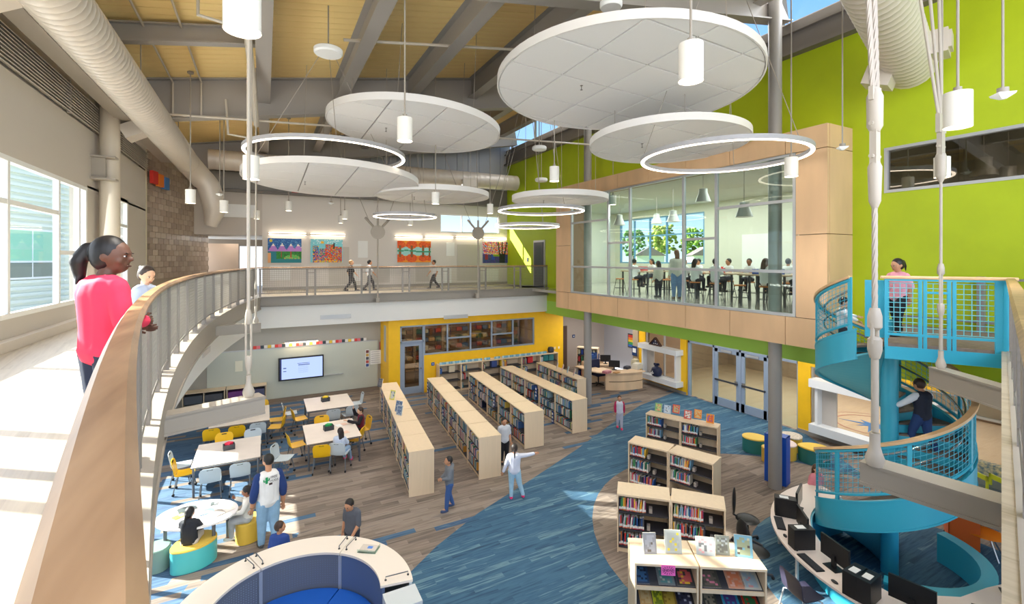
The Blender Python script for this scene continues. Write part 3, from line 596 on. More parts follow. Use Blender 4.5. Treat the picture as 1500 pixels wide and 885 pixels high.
b = MB(); b.lathe([(.02, 2.6), (.06, 2.68), (.065, 2.95), (.05, 3.0)], 12); b.box(-.05, .05, -.03, .03, 2.95, 3.35); b.obox((0, 0, 3.42), (.2, .05, .26)); b.tube([(-.1, 0, 3.1), (.1, 0, 3.1)], .02, 8); b.build('clevis_block', HM, t)
for dx, dy in ((-.55, .3), (-.05, .25), (.25, .15)): MB().tube([(dx*.12, 0, 3.5), (dx, dy, 7.4)], 0.02, 8).build('upper_rod', HM, t)
for x, z, lb in ((3.85, 6.67, 'round hub with fanned cables on the wall side left of the third painting'), (8.06, 6.74, 'round hub with fanned cables in front of the small high window')):
    t = thing('cable_hub', lb, 'cable', (x, 18.35, 4.15)); h = z - 4.15
    MB().tube([(0, 0, 0), (0, 0, h-.2)], 0.03, 8).build('lower_rod', STEELL, t)
    MB().tube([(0, -.03, h), (0, .03, h)], 0.27, 20).build('hub_plate', STEELL, t)
    for dx, zt in ((-1.6, 3.6), (0, 4.6), (1.6, 3.9)):
        MB().tube([(dx*.1, 0, h+.2), (dx*.3, 0, h+.55)], 0.045, 8).tube([(dx*.2, 0, h+.4), (dx, .2, h+zt)], 0.012, 6).build('fan_cable', STEELL, t)
# --- ducts
def duct(pts, r, rib=0.16, n=20):
    P_ = [Vector(p) for p in pts]; b = MB(); pp = []; rr = []
    for a, c in zip(P_, P_[1:]):
        L2 = (c-a).length; k = max(2, int(L2/rib))
        for i in range(k):
            pp += [a + (c-a)*(i/k), a + (c-a)*((i+.8)/k), a + (c-a)*((i+.9)/k)]; rr += [r, r, r*1.018]
    pp.append(P_[-1]); rr.append(r); return b.tube(pp, rr, n)
d = thing('spiral_duct', 'large round ridged duct running overhead along the left windows', 'duct', (-2.35, 2, 8.95))
duct([(0, 0, 0), (0, 17.2, 0)], 0.36).build('duct_run', DUCTM, d)
arc = [(0.0 + .55*(1-cos(a)), 17.2 + .9*sin(a), -.55*(1-cos(a))*1.2) for a in [i*PI/12 for i in range(7)]]
MB().tube(arc + [(0.75, 18.2, -1.5), (0.6, 18.3, -2.1)], [0.37]*7 + [0.38, 0.2], 20).build('duct_elbow', DUCTM, d)
for y_, s in ((12.3, -1), (5.5, -1)): MB().obox((-.42, y_, -.2), (.5, .55, .32), 0, 0, R(-30)).build('register', DUCTM, d)
for y_ in (4.5, 9.5, 14.0):
    MB().tube([(0, y_, .36), (0, y_, 1.2)], .01, 6).ring((0, y_, 0), .37, .012, 24, 4).build('hanger_strap', STEELL, d) if False else MB().tube([(0.2, y_, .28), (0.2, y_, 1.25)], .01, 6).build('hanger_strap', STEELL, d)
d = thing('spiral_duct', 'round duct crossing in front of the far wall behind the white discs', 'duct', (-1.9, 21.2, 9.45))
duct([(0, 0, 0), (13.4, 0.1, 0.1)], 0.38, 0.3).build('duct_run', DUCTM, d)
for x in (6.9, 10.2): MB().box(x, x+.7, -.55, -.3, -.35, -.02).build('register', DUCTM, d)
d = thing('spiral_duct', 'short fat duct at the top right in front of the green wall', 'duct', (7.3, 3.45, 9.6))
duct([(0, 0, 0.2), (4.1, 1.1, -.15)], 0.42).build('duct_run', DUCTM, d)
MB().obox((3.6, 0.55, -.05), (.5, .45, .42), 0.26).obox((3.6, 0.3, -.05), (.36, .06, .3), 0.26).build('register', DUCTM, d); MB().obox((3.4, 1.3, -.42), (.5, .45, .34), 0.26, R(20)).build('register', DUCTM, d)
# --- pipes
PIPE = mat('pipe_paint', (196, 186, 172), 0.45)
def pipe(label, pts, r): 
    o = MB().tube(pts, r, 8).build('pipe', PIPE); tag(o, label, 'pipe'); return o
pipe('fat vertical drain pipe beside the full height hanger rod, up to the roof', [(-0.35, 7.5, 10.4), (-0.35, 7.6, 10.3), (-0.25, 12.5, 9.7), (-0.2, 14.2, 9.2)], 0.07)
pipe('sprinkler pipe crossing under the second rafter behind the white discs', [(-3.2, 14.2, 9.15), (11, 14.2, 9.95)], 0.03)
pipe('sprinkler pipe crossing high over the biggest disc', [(1.5, 10.6, 10.35), (8.0, 10.4, 11.3)], 0.035)
pipe('short sprinkler drop pipe at the top left beside the big pendant', [(-0.95, 9.0, 10.3), (-0.95, 9.0, 9.55), (-0.2, 9.1, 9.5)], 0.03)
pipe('bent sprinkler drop pipe left of the lit ring', [(-0.9, 14.3, 9.8), (-0.85, 14.3, 8.9), (-0.1, 14.4, 8.85)], 0.03)
for i, (x0, lb) in enumerate(((-2.05, 'left one of two thin conduits under the deck'), (-1.45, 'right one of two thin conduits under the deck'))): pipe(lb, [(x0, 6, roofz(x0) - .12), (x0, 14.4, roofz(x0) - .12), (x0, 14.41, roofz(x0) - 1.0)], 0.022)
# --- acoustic discs with square tiles
TILE = mat('acoustic_tile', (238, 236, 234), 0.9); RIM = mat('disc_rim', (232, 228, 224), 0.6); GROOVE = mat('tile_groove', (172, 168, 164), 0.8)
def clip(poly, hp):
    out = []
    for i in range(len(poly)):
        a, c = poly[i-1], poly[i]; da = a[0]*hp[0]+a[1]*hp[1]-hp[2]; dc = c[0]*hp[0]+c[1]*hp[1]-hp[2]
        if (da <= 0) != (dc <= 0):
            s = da/(da-dc); out.append((a[0]+(c[0]-a[0])*s, a[1]+(c[1]-a[1])*s))
        if dc <= 0: out.append(c)
    return out
def disc(c, Rr, z, tilt, tile, off, label):
    t = thing('acoustic_disc', label, 'ceiling panel', (c[0], c[1], z), 0, None); t.rotation_euler = (math.atan(tilt[1]), -math.atan(tilt[0]), 0)
    n = 64; P_ = [(Rr*cos(2*PI*i/n), Rr*sin(2*PI*i/n)) for i in range(n+1)]; Q_ = [(x*.988, y*.988) for x, y in P_]
    b = MB(); b.strip(Q_, P_, 0, 0.17); b.k = 1; b.prism(Q_[:-1], 0.045, 0.15); b.build('rim', [RIM, GROOVE], t)
    hps = [(cos(2*PI*(i+.5)/n), sin(2*PI*(i+.5)/n), Rr*.982) for i in range(n)]; k = int(Rr/tile) + 2
    for i in range(-k, k+1):
        for j in range(-k, k+1):
            x0 = i*tile+off[0]; y0 = j*tile+off[1]; e_ = 0.02; p = [(x0+e_, y0+e_), (x0+tile-e_, y0+e_), (x0+tile-e_, y0+tile-e_), (x0+e_, y0+tile-e_)]
            if min(math.hypot(*q) for q in p + [(x0+tile/2, y0+tile/2)]) > Rr: continue
            for hp in hps:
                p = clip(p, hp)
                if len(p) < 3: break
            if len(p) >= 3:
                a = abs(sum(p[q-1][0]*p[q][1]-p[q][0]*p[q-1][1] for q in range(len(p))))/2
                if a > 0.01: MB().prism(p, 0.008, 0.05).build('tile', TILE, t)
    for k_ in range(5):
        a = 2*PI*k_/5 + .4; x, y = .75*Rr*cos(a), .75*Rr*sin(a); MB().tube([(x, y, .14), (x*.98, y*.98, roofz(c[0]+x) - z)], 0.007, 5).build('hanger_wire', CABLE, t)
    MB().lathe([(.005, -.09), (.03, -.085), (.008, -.075), (.008, 0), (.04, 0.01)], 8, (-.32*Rr, .12*Rr, 0)).build('sprinkler_head', STEELD, t)
    return t
disc((6.89, 7.85), 2.75, 9.32, (-.037, -.034), 1.18, (-.35, .1), 'largest white acoustic disc, near the top centre of the picture')
disc((8.97, 8.6), 1.93, 8.5, (-.02, -.03), 1.18, (.1, .2), 'white acoustic disc tucked behind and below the largest one')
disc((3.53, 12.14), 2.23, 9.02, (-.061, -.003), 1.18, (.1, -.1), 'second largest white acoustic disc, with a pendant hanging before its centre')
disc((1.85, 14.9), 2.47, 7.92, (-.022, -.035), 1.18, (.3, .3), 'white acoustic disc behind the left lit ring')
disc((5.3, 16.0), 1.97, 7.82, (0, 0), 1.18, (.2, .1), 'white acoustic disc furthest back, above the third painting')
disc((8.5, 12.75), 1.56, 7.52, (0, 0), 1.18, (.1, .5), 'white acoustic disc close to the left end of the wooden bay')
# --- lit rings
RINGL = glow('ring_light', (255, 238, 214), 6); RINGB = mat('ring_body', (176, 174, 176), 0.5)
def ringlamp(c, Rr, z, label):
    t = thing('ring_lamp', label, 'lamp', (c[0], c[1], z)); n = 72
    P_ = [(Rr*cos(2*PI*i/n), Rr*sin(2*PI*i/n)) for i in range(n+1)]; Q_ = [(x*(1-.07/Rr), y*(1-.07/Rr)) for x, y in P_]
    MB().strip(Q_, P_, 0.008, 0.10).build('ring_body', RINGB, t)
    MB().strip([(x*(1-.01/Rr), y*(1-.01/Rr)) for x, y in Q_], [(x*(1-.012/Rr), y*(1-.012/Rr)) for x, y in P_], -0.006, 0.008).build('diffuser', RINGL, t)
    for k in range(3):
        a = 2*PI*k/3 + .5; MB().tube([(Rr*cos(a)*.98, Rr*sin(a)*.98, .1), (Rr*cos(a)*.1, Rr*sin(a)*.1, roofz(c[0]) - z)], 0.007, 5).build('hanger_wire', CABLE, t)
    MB().lathe([(.09, roofz(c[0]) - z - .08), (.09, roofz(c[0]) - z)], 12).build('canopy', STEELL, t)
ringlamp((1.41, 12.6), 1.9, 8.2, 'large lit ring lamp on the left, before the back discs')
ringlamp((8.78, 6.85), 1.71, 7.8, 'large lit ring lamp on the right, before the wooden bay')
ringlamp((4.41, 16.46), 1.11, 7.12, 'small lit ring lamp above the third painting')
ringlamp((8.06, 13.2), 1.43, 7.2, 'lit ring lamp just under the disc beside the wooden bay, upper of the two')
ringlamp((8.48, 14.85), 1.18, 6.8, 'lit ring lamp lower of the two beside the wooden bay')
# --- cylinder pendants
PEND = mat('pendant_white', (234, 230, 222), 0.4); PGL = glow('pendant_glow', (255, 236, 208), 12)
def pendant(u, v, wpx, dia, label, pw=14):
    p = atD(u, v, F*dia/wpx); t = thing('pendant_lamp', label, 'lamp', p); h = dia*1.55; r = dia/2; Zr = roofz(p.x) - p.z
    MB().lathe([(r*.93, .02), (r, 0), (r, h), (r*.5, h+.01)], 20).build('shade', PEND, t)
    MB().lathe([(0.001, .012), (r*.92, .012), (r*.92, .03)], 20).build('diffuser', PGL, t)
    MB().lathe([(r*.3, h), (r*.3, h+.06)], 10).tube([(0, 0, h+.05), (0, 0, Zr)], .014, 8).lathe([(.07, Zr-.05), (.07, Zr)], 10).build('stem', STEELL, t)
    if pw: lamp('pendant_light', 'SPOT', (0, 0, -.02), pw*12, (1, .95, .88), rot=(0, 0, 0), parent=t, spot_size=R(120), spot_blend=.8, shadow_soft_size=.1)
for a in ((355, 46, 50, .25, 'largest pendant lamp, cut by the top edge of the picture at left'), (1012, 119, 35, .25, 'pendant lamp hanging before the largest disc'), (593, 207, 22, .25, 'pendant lamp before the second largest disc'),
          (812, 266, 14, .25, 'pendant lamp between the far discs, above the left end of the wooden bay'), (1159, 259, 18, .25, 'pendant lamp just below the right end of the big right ring'), (1403, 187, 33, .25, 'pendant lamp at the far right, before the green wall above the wide inner window'),
          (1380, 260, 19, .19, 'pendant lamp before the wide inner window, behind the fanned rods', 3), (279, 298, 13, .22, 'pendant lamp before the block wall under the duct elbow'), (423, 309, 9, .22, 'pendant lamp above the first painting'),
          (638, 299, 11, .22, 'pendant lamp over the edge of the furthest disc'), (718, 313, 9, .22, 'pendant lamp just left of the double rings beside the bay'), (328, 311, 11, .22, 'pendant lamp before the corridor header vent'),
          (368, 263, 22, .22, 'pendant lamp at the left end of the disc behind the left ring'), (505, 321, 8, .22, 'pendant lamp above the gap right of the city painting, higher one'), (499, 327, 7, .2, 'pendant lamp above the gap right of the city painting, lower one'),
          (601, 330, 8, .22, 'pendant lamp just below the small ring'), (898, 300, 9, .22, 'pendant lamp before the second glass pane of the bay'), (376, 321, 8, .2, 'pendant lamp above the corridor doorway')):
    pendant(*a)
# --- other things hanging from the roof
def puck(u, v, d_, r, label):
    p = atD(u, v, d_); t = thing('hanging_speaker', label, 'speaker', p); Zr = roofz(p.x) - p.z
    MB().lathe([(r*.9, 0), (r, .03), (r, .1), (r*.9, .12)], 24).build('body', WHITE, t); MB().tube([(0, 0, .1), (0, 0, Zr)], .014, 6).build('stem', STEELL, t)
puck(481, 80, 9.5, .28, 'round white hanging speaker left of the second largest disc'); puck(895, 12, 8.4, .2, 'round white speaker at the top edge above the largest disc'); puck(790, 220, 15.5, .24, 'round white hanging speaker before the far high windows'); puck(793, 266, 18, .24, 'round white hanging speaker at the end of the far duct')
def sensor(u, v, d_, label):
    p = atD(u, v, d_); t = thing('hanging_sensor', label, 'sensor', p); Zr = roofz(p.x) - p.z
    MB().lathe([(.03, -.04), (.1, 0), (.11, .02), (.05, .03)], 4).build('sensor_plate', WHITE, t); MB().lathe([(.05, .03), (.05, .08)], 12).tube([(0, 0, .05), (0, 0, Zr)], .012, 6).build('stem', STEELL, t)
sensor(1469, 140, 5.0, 'small square sensor hanging at the top right corner'); sensor(1234, 217, 8.5, 'small square sensor hanging before the right end of the wooden bay'); sensor(322, 285, 14, 'small square sensor hanging before the duct elbow'); sensor(485, 298, 17, 'small square sensor hanging below the disc behind the left ring')
# coloured blocks of the high display ledge
for i, (x, z, c) in enumerate(((1.05, 8.56, (206, 52, 34)), (1.55, 8.56, (232, 120, 30)), (-3.3, 8.0, (196, 40, 34)), (-3.2, 8.0, (236, 122, 32)), (-3.15, 8.0, (60, 110, 170)), (2.0, 8.56, (210, 70, 40)))):
    if z > 8.2: tag(bx('display_block', mat('blk%d' % i, c, .5), x, x+.28, 22.72, 22.9, z, z+.26, kind='x'), ['red', 'orange', '', '', '', 'far right dark red'][i] + ' display block on the high ledge left of the back disc', 'block')['kind'] = None
for o in [o for o in bpy.data.objects if o.name.startswith('display_block')]:
    if 'kind' in o: del o['kind']
for k, (c, nm) in enumerate((((200, 44, 36), 'red'), ((238, 126, 34), 'orange'), ((64, 118, 178), 'blue'))):
    o = MB().obox((0, 0, 0), (.36, .1, .42)).build('display_block', mat('banner_' + nm, c, .5), None, (-3.27 + k*.1, 19.37 + k*.38, 8.35 - k*.04), math.atan2(5.3, 1.25)); tag(o, nm + ' square board high on the block wall', 'board')
# --- paintings (flat colour fields of the canvases) and their lamps
def canvas(label, x0, x1, z0, z1, fn, nx=44, nz=32):
    b = MB(); Y = 22.93
    for i in range(nx):
        for j in range(nz):
            a, c = i/nx, j/nz; b.col = fn((i+.5)/nx, (j+.5)/nz); xa, xb, za, zb = x0+(x1-x0)*a, x0+(x1-x0)*(i+1)/nx, z0+(z1-z0)*c, z0+(z1-z0)*(j+1)/nz
            b.add([(xa, Y, za), (xb, Y, za), (xb, Y, zb), (xa, Y, zb)], [(0, 1, 2, 3)])
    t = thing('painting', label, 'painting', (0, 0, 0)); b.build('canvas_face', mat('painted', attr='Col', rough=.6), t); MB().box(x0, x1, Y+.002, 22.98, z0, z1).build('stretcher', WHITE, t)
rd = random.Random(3)
def land(x, z):
    if (x-.09)**2*1.7+(z-.9)**2 < .0035: return (214, 190, 40)
    for cx, h in ((.16, .8), (.42, .8), (.68, .8), (.9, .8), (1.02, .72)):
        k = h - abs(x-cx)*2.1
        if z < k and z > .47: return (244, 236, 226) if z > h-.11 else (190, 132, 210)
    if x < .1 and z < .42: return (240, 176, 120)
    if z > .47: return (30, 92, 160) if rd.random() > .25 else (80, 140, 190)
    for cx, cz, r in ((.4, .56, .1), (.69, .56, .05)):
        if (x-cx)**2 + (z-cz)**2 < r*r: return (40, 150, 50)
        if abs(x-cx) < .02 and .22 < z < cz: return (170, 84, 50)
    if z < .16: return (32, 128, 138)
    if (x-.72)**2/.06 + (z-.16)**2/.03 < 1: return (100, 190, 90) if rd.random() > .2 else (220, 150, 100)
    if x < .24: return (30, 124, 140)
    return (44, 140, 52) if rd.random() > .25 else (30, 104, 40)
def city(x, z):
    tops = ((.06, .24, .72, (44, 60, 150)), (.24, .28, .5, (120, 160, 190)), (.28, .46, .58, (60, 90, 160)), (.46, .7, .78, (206, 50, 44)), (.7, .97, .68, (190, 60, 70)))
    if (x-.36)**2*1.6 + (z-.86)**2 < .004: return (250, 190, 40)
    if .71 < x < .74 and z < .84 and z > .6: return (40, 50, 50)
    for a, c, h, col in tops:
        if a <= x < c and z < h:
            return rd.choice([(240, 200, 50), (220, 60, 50), (60, 140, 210), (60, 170, 90), col, col, col, (240, 120, 40)]) if z > .08 or rd.random() > .5 else (230, 190, 40)
    if z > .8 and rd.random() < .12: return (240, 240, 240)
    return (128, 204, 216)
def trees(x, z):
    if abs(z - .52 - .03*sin(6*x)) < .03: return (40, 150, 110)
    for cx, r in ((.08, .16), (.42, .17), (.76, .14), (.95, .12)):
        m = .82 if z > .52 else .2
        if abs(x-cx) < .025 and abs(z-.52) < .26: return (140, 90, 40)
        if (x-cx)**2 + ((z-m)*.9)**2 < r*r: return rd.choice([(226, 84, 24), (236, 110, 30), (216, 70, 30)])
    return (240, 150, 40) if (z > .72 or z < .3) else (160, 214, 208)
def conf(x, z):
    for k, cx in enumerate((.68, .76, .86)):
        if abs(x - cx - (z-.3)*(.12*k-.1)) < .022 and z > .2: return (30, 34, 40)
    if .66 < x < .88 and z < .45: return (34, 44, 50)
    if z > .42: return rd.choice([(240, 110, 40), (226, 50, 120), (250, 210, 60), (240, 240, 240), (150, 70, 190), (60, 150, 220), (230, 60, 60), (240, 160, 190)])
    if z > .32 and .4 < x < .7: return (130, 160, 40)
    if (.08 < x < .2 or .34 < x < .48) and .15 < z < .4: return (150, 40, 60) if x < .3 else (40, 70, 200)
    return rd.choice([(50, 60, 150), (60, 50, 130), (40, 90, 120), (90, 60, 150)])
canvas('landscape painting with mauve snowy mountains, first from the left', 0.11, 1.45, 5.47, 6.54, land); canvas('painting of a colourful city skyline, second from the left', 1.82, 3.2, 5.48, 6.54, city)
canvas('painting of orange trees mirrored in water, third from the left', 5.75, 7.46, 5.47, 6.54, trees); canvas('painting of a dark tree before pink and yellow dots, fourth from the left', 10.34, 12.0 - .15, 5.42, 6.57, conf)
PLG = glow('picture_light_glow', (255, 236, 206), 6)
for k, (x0, x1) in enumerate(((0.1, 1.68), (1.78, 3.35), (5.6, 7.05), (7.12, 8.69), (8.77, 10.3), (10.36, 11.8))):
    t = thing('picture_light', 'slim wall light number %s along the art wall, ' % ['one', 'two', 'three', 'four', 'five', 'six'][k] + ['over the mountain painting', 'over the city painting', 'over the orange trees', 'right of the orange trees', 'under the small high window', 'over the dotted painting'][k], 'lamp', ((x0+x1)/2, 22.9, 6.74)); h = (x1-x0)/2 - .03
    MB().box(-h, h, -.04, .08, -.02, .03).build('housing', STEELL, t); MB().box(-h+.02, h-.02, -.03, .05, .032, .05).build('diffuser', PLG, t); MB().box(-h+.02, h-.02, -.03, .05, -.04, -.022).build('diffuser', PLG, t)
# ================================================================== SPIRAL STAIR
SCX, SCY, SR = 9.9, 4.25, 1.1
st = thing('spiral_stair', 'turquoise spiral stair with wire guards winding up to the blue landing', 'stair', (SCX, SCY, 0))
def sz(th): return 0.8 + (th - 113) / 360.0 * 2.9        # tread height at angle (degrees)
TH0, TH1 = 18, 540
MB().lathe([(0.13, 0), (0.13, 4.55)], 20).build('centre_pole', TURQ, st)
TRD = mat('tread_carpet', (128, 112, 100), 0.9, var=0.15, scale=14)
da = 22.0; nst = int((TH1 - TH0) / da)
b = MB(); q = [(cos(R(a)), sin(R(a))) for a in [k * (da + 4) / 5 for k in range(6)]]
b.strip([(x * .12, y * .12) for x, y in q], [(x * (SR - .03), y * (SR - .03)) for x, y in q], -0.035, 0.0); trm = b.mesh('tread', TRD)
rsm = MB().beam((.12, 0, -.1), (SR - .03, 0, -.1), .015, .14).mesh('riser', TURQ)
for i in range(nst):
    a = TH0 + i * da; tr = link('tread', trm, st, (0, 0, sz(a + da)), R(a)); link('riser', rsm, tr, (0, 0, 0))
def hel(r, t0, t1, z0, z1, w, step=8):
    A = [t0 + (t1 - t0) * i / max(2, int((t1 - t0) / step)) for i in range(max(2, int((t1 - t0) / step)) + 1)]
    return MB().strip([((r - w) * cos(R(a)), (r - w) * sin(R(a))) for a in A], [(r * cos(R(a)), r * sin(R(a))) for a in A], [sz(a) + z0 for a in A], [sz(a) + z1 for a in A])
hel(SR + .02, TH0, TH1, -.28, .2, .03).build('outer_stringer', TURQ, st); hel(SR + .03, TH0, TH1, .19, .22, .06).build('stringer_edge', TURQ, st); hel(SR + .03, TH0, TH1, -.30, -.27, .06).build('stringer_edge', TURQ, st)
hel(SR, TH0, TH1, -.25, -.22, SR - .12).build('soffit', TURQL, st)
def hpt(r, a, dz): return (r * cos(R(a)), r * sin(R(a)), sz(a) + dz)
def helix(r, t0, t1, dz, rad, n=8): return MB().tube([hpt(r, t0 + (t1 - t0) * i / 60, dz) for i in range(61)], rad, n)
G0, G1 = 110, 535
A = [G0 + (G1 - G0) * i / 80 for i in range(81)]
MB().strip([((SR - .045) * cos(R(a)), (SR - .045) * sin(R(a))) for a in A], [((SR + .045) * cos(R(a)), (SR + .045) * sin(R(a))) for a in A], [sz(a) + 1.10 for a in A], [sz(a) + 1.145 for a in A]).build('wood_cap', mat('stair_cap_wood', (228, 188, 140), 0.4, var=.1), st)
helix(SR, G0, G1, 1.07, .028).build('top_rail', TURQ, st); helix(SR, G0, G1, .32, .024).build('bottom_rail', TURQ, st)
helix(SR - .12, G0 + 6, G1 - 4, .92, .019).build('handrail', CHROME, st); helix(SR - .12, G0 + 6, G1 - 4, .66, .019).build('handrail', CHROME, st)
b = MB(); 
for j in range(9): 
    z = .36 + .08 * j; b.tube([hpt(SR, G0 + (G1 - G0) * i / 90, z) for i in range(91)], .0045, 4, False)
a = G0
while a < G1: b.tube([hpt(SR, a, .34), hpt(SR, a, 1.06)], .0045, 4, False); a += 4.2
b.build('wire_mesh', TURQ, st)
a = G0
pmn = MB().obox((SR, 0, 0.66), (.03, .06, .92)).mesh('post', TURQ)
while a <= G1 + 1: link('post', pmn, st, (0, 0, sz(a)), R(a)); a += 53.1
# low curved base wall with ledge below the first flight
A = [200 + i * 7 for i in range(22)]
MB().strip([(1.16 * cos(R(x)), 1.16 * sin(R(x))) for x in A], [(1.22 * cos(R(x)), 1.22 * sin(R(x))) for x in A], 0.0, .5).strip([(1.16 * cos(R(x)), 1.16 * sin(R(x))) for x in A], [(1.36 * cos(R(x)), 1.36 * sin(R(x))) for x in A], .5, .54).build('base_wall', TURQ, st)
# landing
ld = thing('stair_landing', 'turquoise framed landing platform at the top of the spiral stair', 'platform', (0, 0, 0))
pa, pb = Vector((8.88, 3.88, 0)), Vector((9.62, 2.66, 0)); dr = (pb - pa).normalized(); Lp = (pb - pa).length
MB().prism([(pa.x, pa.y), (pb.x, pb.y), (11.8, 2.68), (11.8, 5.1), (10.6, 4.9), (9.95, 4.36), (9.2, 4.1)], 4.2, 4.27).build('deck', TRD, ld)
b = MB(); b.beam(pa + Vector((0, 0, 4.12)), pb + Vector((0, 0, 4.12)), .06, .2); b.beam(pb + Vector((0, 0, 4.12)), (11.8, 2.68, 4.12), .06, .2); b.build('edge_beam', TURQ, ld)
wcap([(pa.x - dr.x*.05, pa.y - dr.y*.05), (pb.x + dr.x*.1, pb.y + dr.y*.1)], .09, 5.31, 5.355).build('wood_cap', mat('stair_cap_wood'), ld)
def P_(s, z): p = pa + dr * s; return (p.x, p.y, z)
MB().beam(P_(0, 5.29), P_(Lp, 5.29), .04, .03).build('top_rail', TURQ, ld); MB().beam(P_(0, 4.42), P_(Lp, 4.42), .04, .04).build('bottom_rail', TURQ, ld)
for s in (0.02, .44, .50, .78, .84, Lp - .03): MB().beam(P_(s, 4.15), P_(s, 5.3), .035, .045, (dr.x, dr.y, 0)).build('post', TURQ, ld)
MB().beam(P_(Lp - .06, 4.1), P_(Lp - .06, 5.3), .03, .16, (dr.x, dr.y, 0)).build('end_plate', TURQ, ld)
b = MB()
for s0, s1, z0 in ((.04, .43, 4.46), (.51, .77, 4.46), (.86, Lp - .12, 4.46)): b.grid(P_(s0, z0), dr * (s1 - s0), (0, 0, 5.24 - z0), max(2, int((s1 - s0) / .075)), 10, .006)
b.build('wire_mesh', TURQL, ld); MB().beam(P_(.51, 5.1), P_(.77, 5.1), .03, .03).build('rail', TURQ, ld)
MB().obox((9.02, 4.05, 4.8), (.05, .32, .95), R(30)).build('side_plate', TURQ, ld)
# guard against the green wall behind the landing
b = MB(); b.beam((11.74, 2.7, 4.45), (11.74, 4.9, 4.45), .03, .04); b.beam((11.74, 2.7, 5.25), (11.74, 4.9, 5.25), .03, .04); b.beam((11.74, 3.6, 4.27), (11.74, 3.6, 5.3), .1, .1); b.build('rear_rail', POST, ld)
# ================================================================== BOOKCASES, BOOKS
SHB = mat('shelf_board_dark', (58, 58, 64), 0.5)
BOOKC = [(206, 52, 44), (44, 92, 160), (236, 232, 224), (60, 140, 90), (240, 190, 60), (30, 40, 66), (120, 170, 200), (214, 120, 60), (150, 60, 110), (90, 90, 96), (220, 214, 196), (40, 130, 150), (190, 190, 200), (240, 140, 160)]
BKM = mat('book_covers', attr='Col', rough=.5)
PAGE = (240, 234, 220)
def bookcase(label, loc, rz, w=1.07, d=.6, h=1.07, nsh=3, double=True, group=None, tilt=None):
    t = thing('bookcase', label, 'bookcase', loc, rz, group)
    for s in (0, w - .025): MB().box(s, s + .025, 0, d, 0, h - .03).build('side_panel', SHELFW, t)
    MB().box(-.003, w + .003, -.006, d + .006, h - .035, h).build('top', SHELFW, t)
    yc = d / 2 if double else d - .03
    MB().box(.025, w - .025, yc - .01, yc + .01, .08, h - .035).build('back_panel', SHELFW, t)
    MB().box(.025, w - .025, .03, d - (.03 if double else 0), 0, .09).build('plinth', SHELFW, t)
    for k in range(nsh):
        z = .09 + k * (h - .12) / nsh
        MB().box(.026, w - .026, .015, yc - .01, z, z + .022).build('shelf', SHB, t)
        if double: MB().box(.026, w - .026, yc + .01, d - .015, z, z + .022).build('shelf', SHB, t)
    return t
ROWC = [(44, 92, 160), (236, 232, 224), (60, 140, 150), (30, 40, 66), (120, 170, 200), (90, 90, 96), (220, 214, 196), (40, 130, 150), (190, 190, 200), (206, 60, 50), (214, 150, 60), (60, 120, 90), (230, 200, 90), (70, 110, 170), (150, 180, 190)]
STUFF = MB(); rb = random.Random(11)
def bookbox(b, M_, x, w, dp, h, z, y0, col, lean=0):
    b.col = col; c = Vector((x + w / 2, y0 + dp / 2, z + h / 2)); m = M_ @ Matrix.Translation(c) @ Matrix.Rotation(lean, 4, 'Y'); a, e, f = w / 2, dp / 2, h / 2
    b.add([m @ Vector(p) for p in [(-a,-e,-f),(a,-e,-f),(a,e,-f),(-a,e,-f),(-a,-e,f),(a,-e,f),(a,e,f),(-a,e,f)]], [(0,3,2,1),(0,1,5,4),(1,2,6,5),(2,3,7,6),(3,0,4,7)])
    b.col = PAGE if rb.random() < .6 else col; b.add([m @ Vector(p) for p in [(-a,-e,f),(a,-e,f),(a,e,f),(-a,e,f)]], [(0,1,2,3)])
def fill_stuff(t, w, dp, h, nsh, full=.85, y0=.03, part=(.4, .85)):
    M_ = Matrix.Translation(t.location) @ Matrix.Rotation(t.rotation_euler.z, 4, 'Z')
    for k in range(nsh):
        z = .112 + k * (h - .12) / nsh; x = .04; end = w - .04 if rb.random() < full else w * rb.uniform(*part); hm = (h - .12) / nsh - .05
        base = rb.uniform(.62, .9)
        while x < end:
            bw = rb.uniform(.014, .04); bh = min(hm, hm * base * rb.uniform(.85, 1.15)); bookbox(STUFF, M_, x, bw, dp * rb.uniform(.6, .8), bh, z, y0, rb.choice(ROWC)); x += bw + .002
def row(letter, p0, p1, n, w_, side_full, first):
    p0 = Vector(p0); p1 = Vector(p1); d = (p1 - p0); L2 = d.length; rz = math.atan2(d.y, d.x); uw = L2 / n
    # local x runs from far to near end so that the visible long side faces local -y
    names = {1: 'nearest', 2: 'second nearest', 3: 'third from the near end', 4: 'fourth from the near end', 5: 'fifth from the near end', 6: 'sixth'}
    for i in range(n):
        t = bookcase('pale double bookcase, %s, of the %s' % (names[n - i], letter), (p0.x + d.x * i / n, p0.y + d.y * i / n, 0), rz, uw - .026, w_, 1.07, 3, True, None)
        fill_stuff(t, uw - .026, w_ / 2, 1.07, 3, side_full)
# rows run away from the camera; origin at the far end on the -X side, books face -X
row('leftmost long row', (3.72, 17.4, 0), (3.0, 10.86, 0), 6, .6, .8, 0)
row('second long row from the left', (5.5, 17.35, 0), (4.82, 10.9, 0), 6, .6, .97, 0)
row('third long row from the left', (7.22, 17.4, 0), (6.8, 12.05, 0), 5, .64, .7, 0)
row('fourth long row', (8.82, 17.75, 0), (8.76, 12.38, 0), 5, .58, .6, 0)
row('short row by the round column', (10.6, 17.75, 0), (10.48, 14.5, 0), 3, .4, .6, 0)
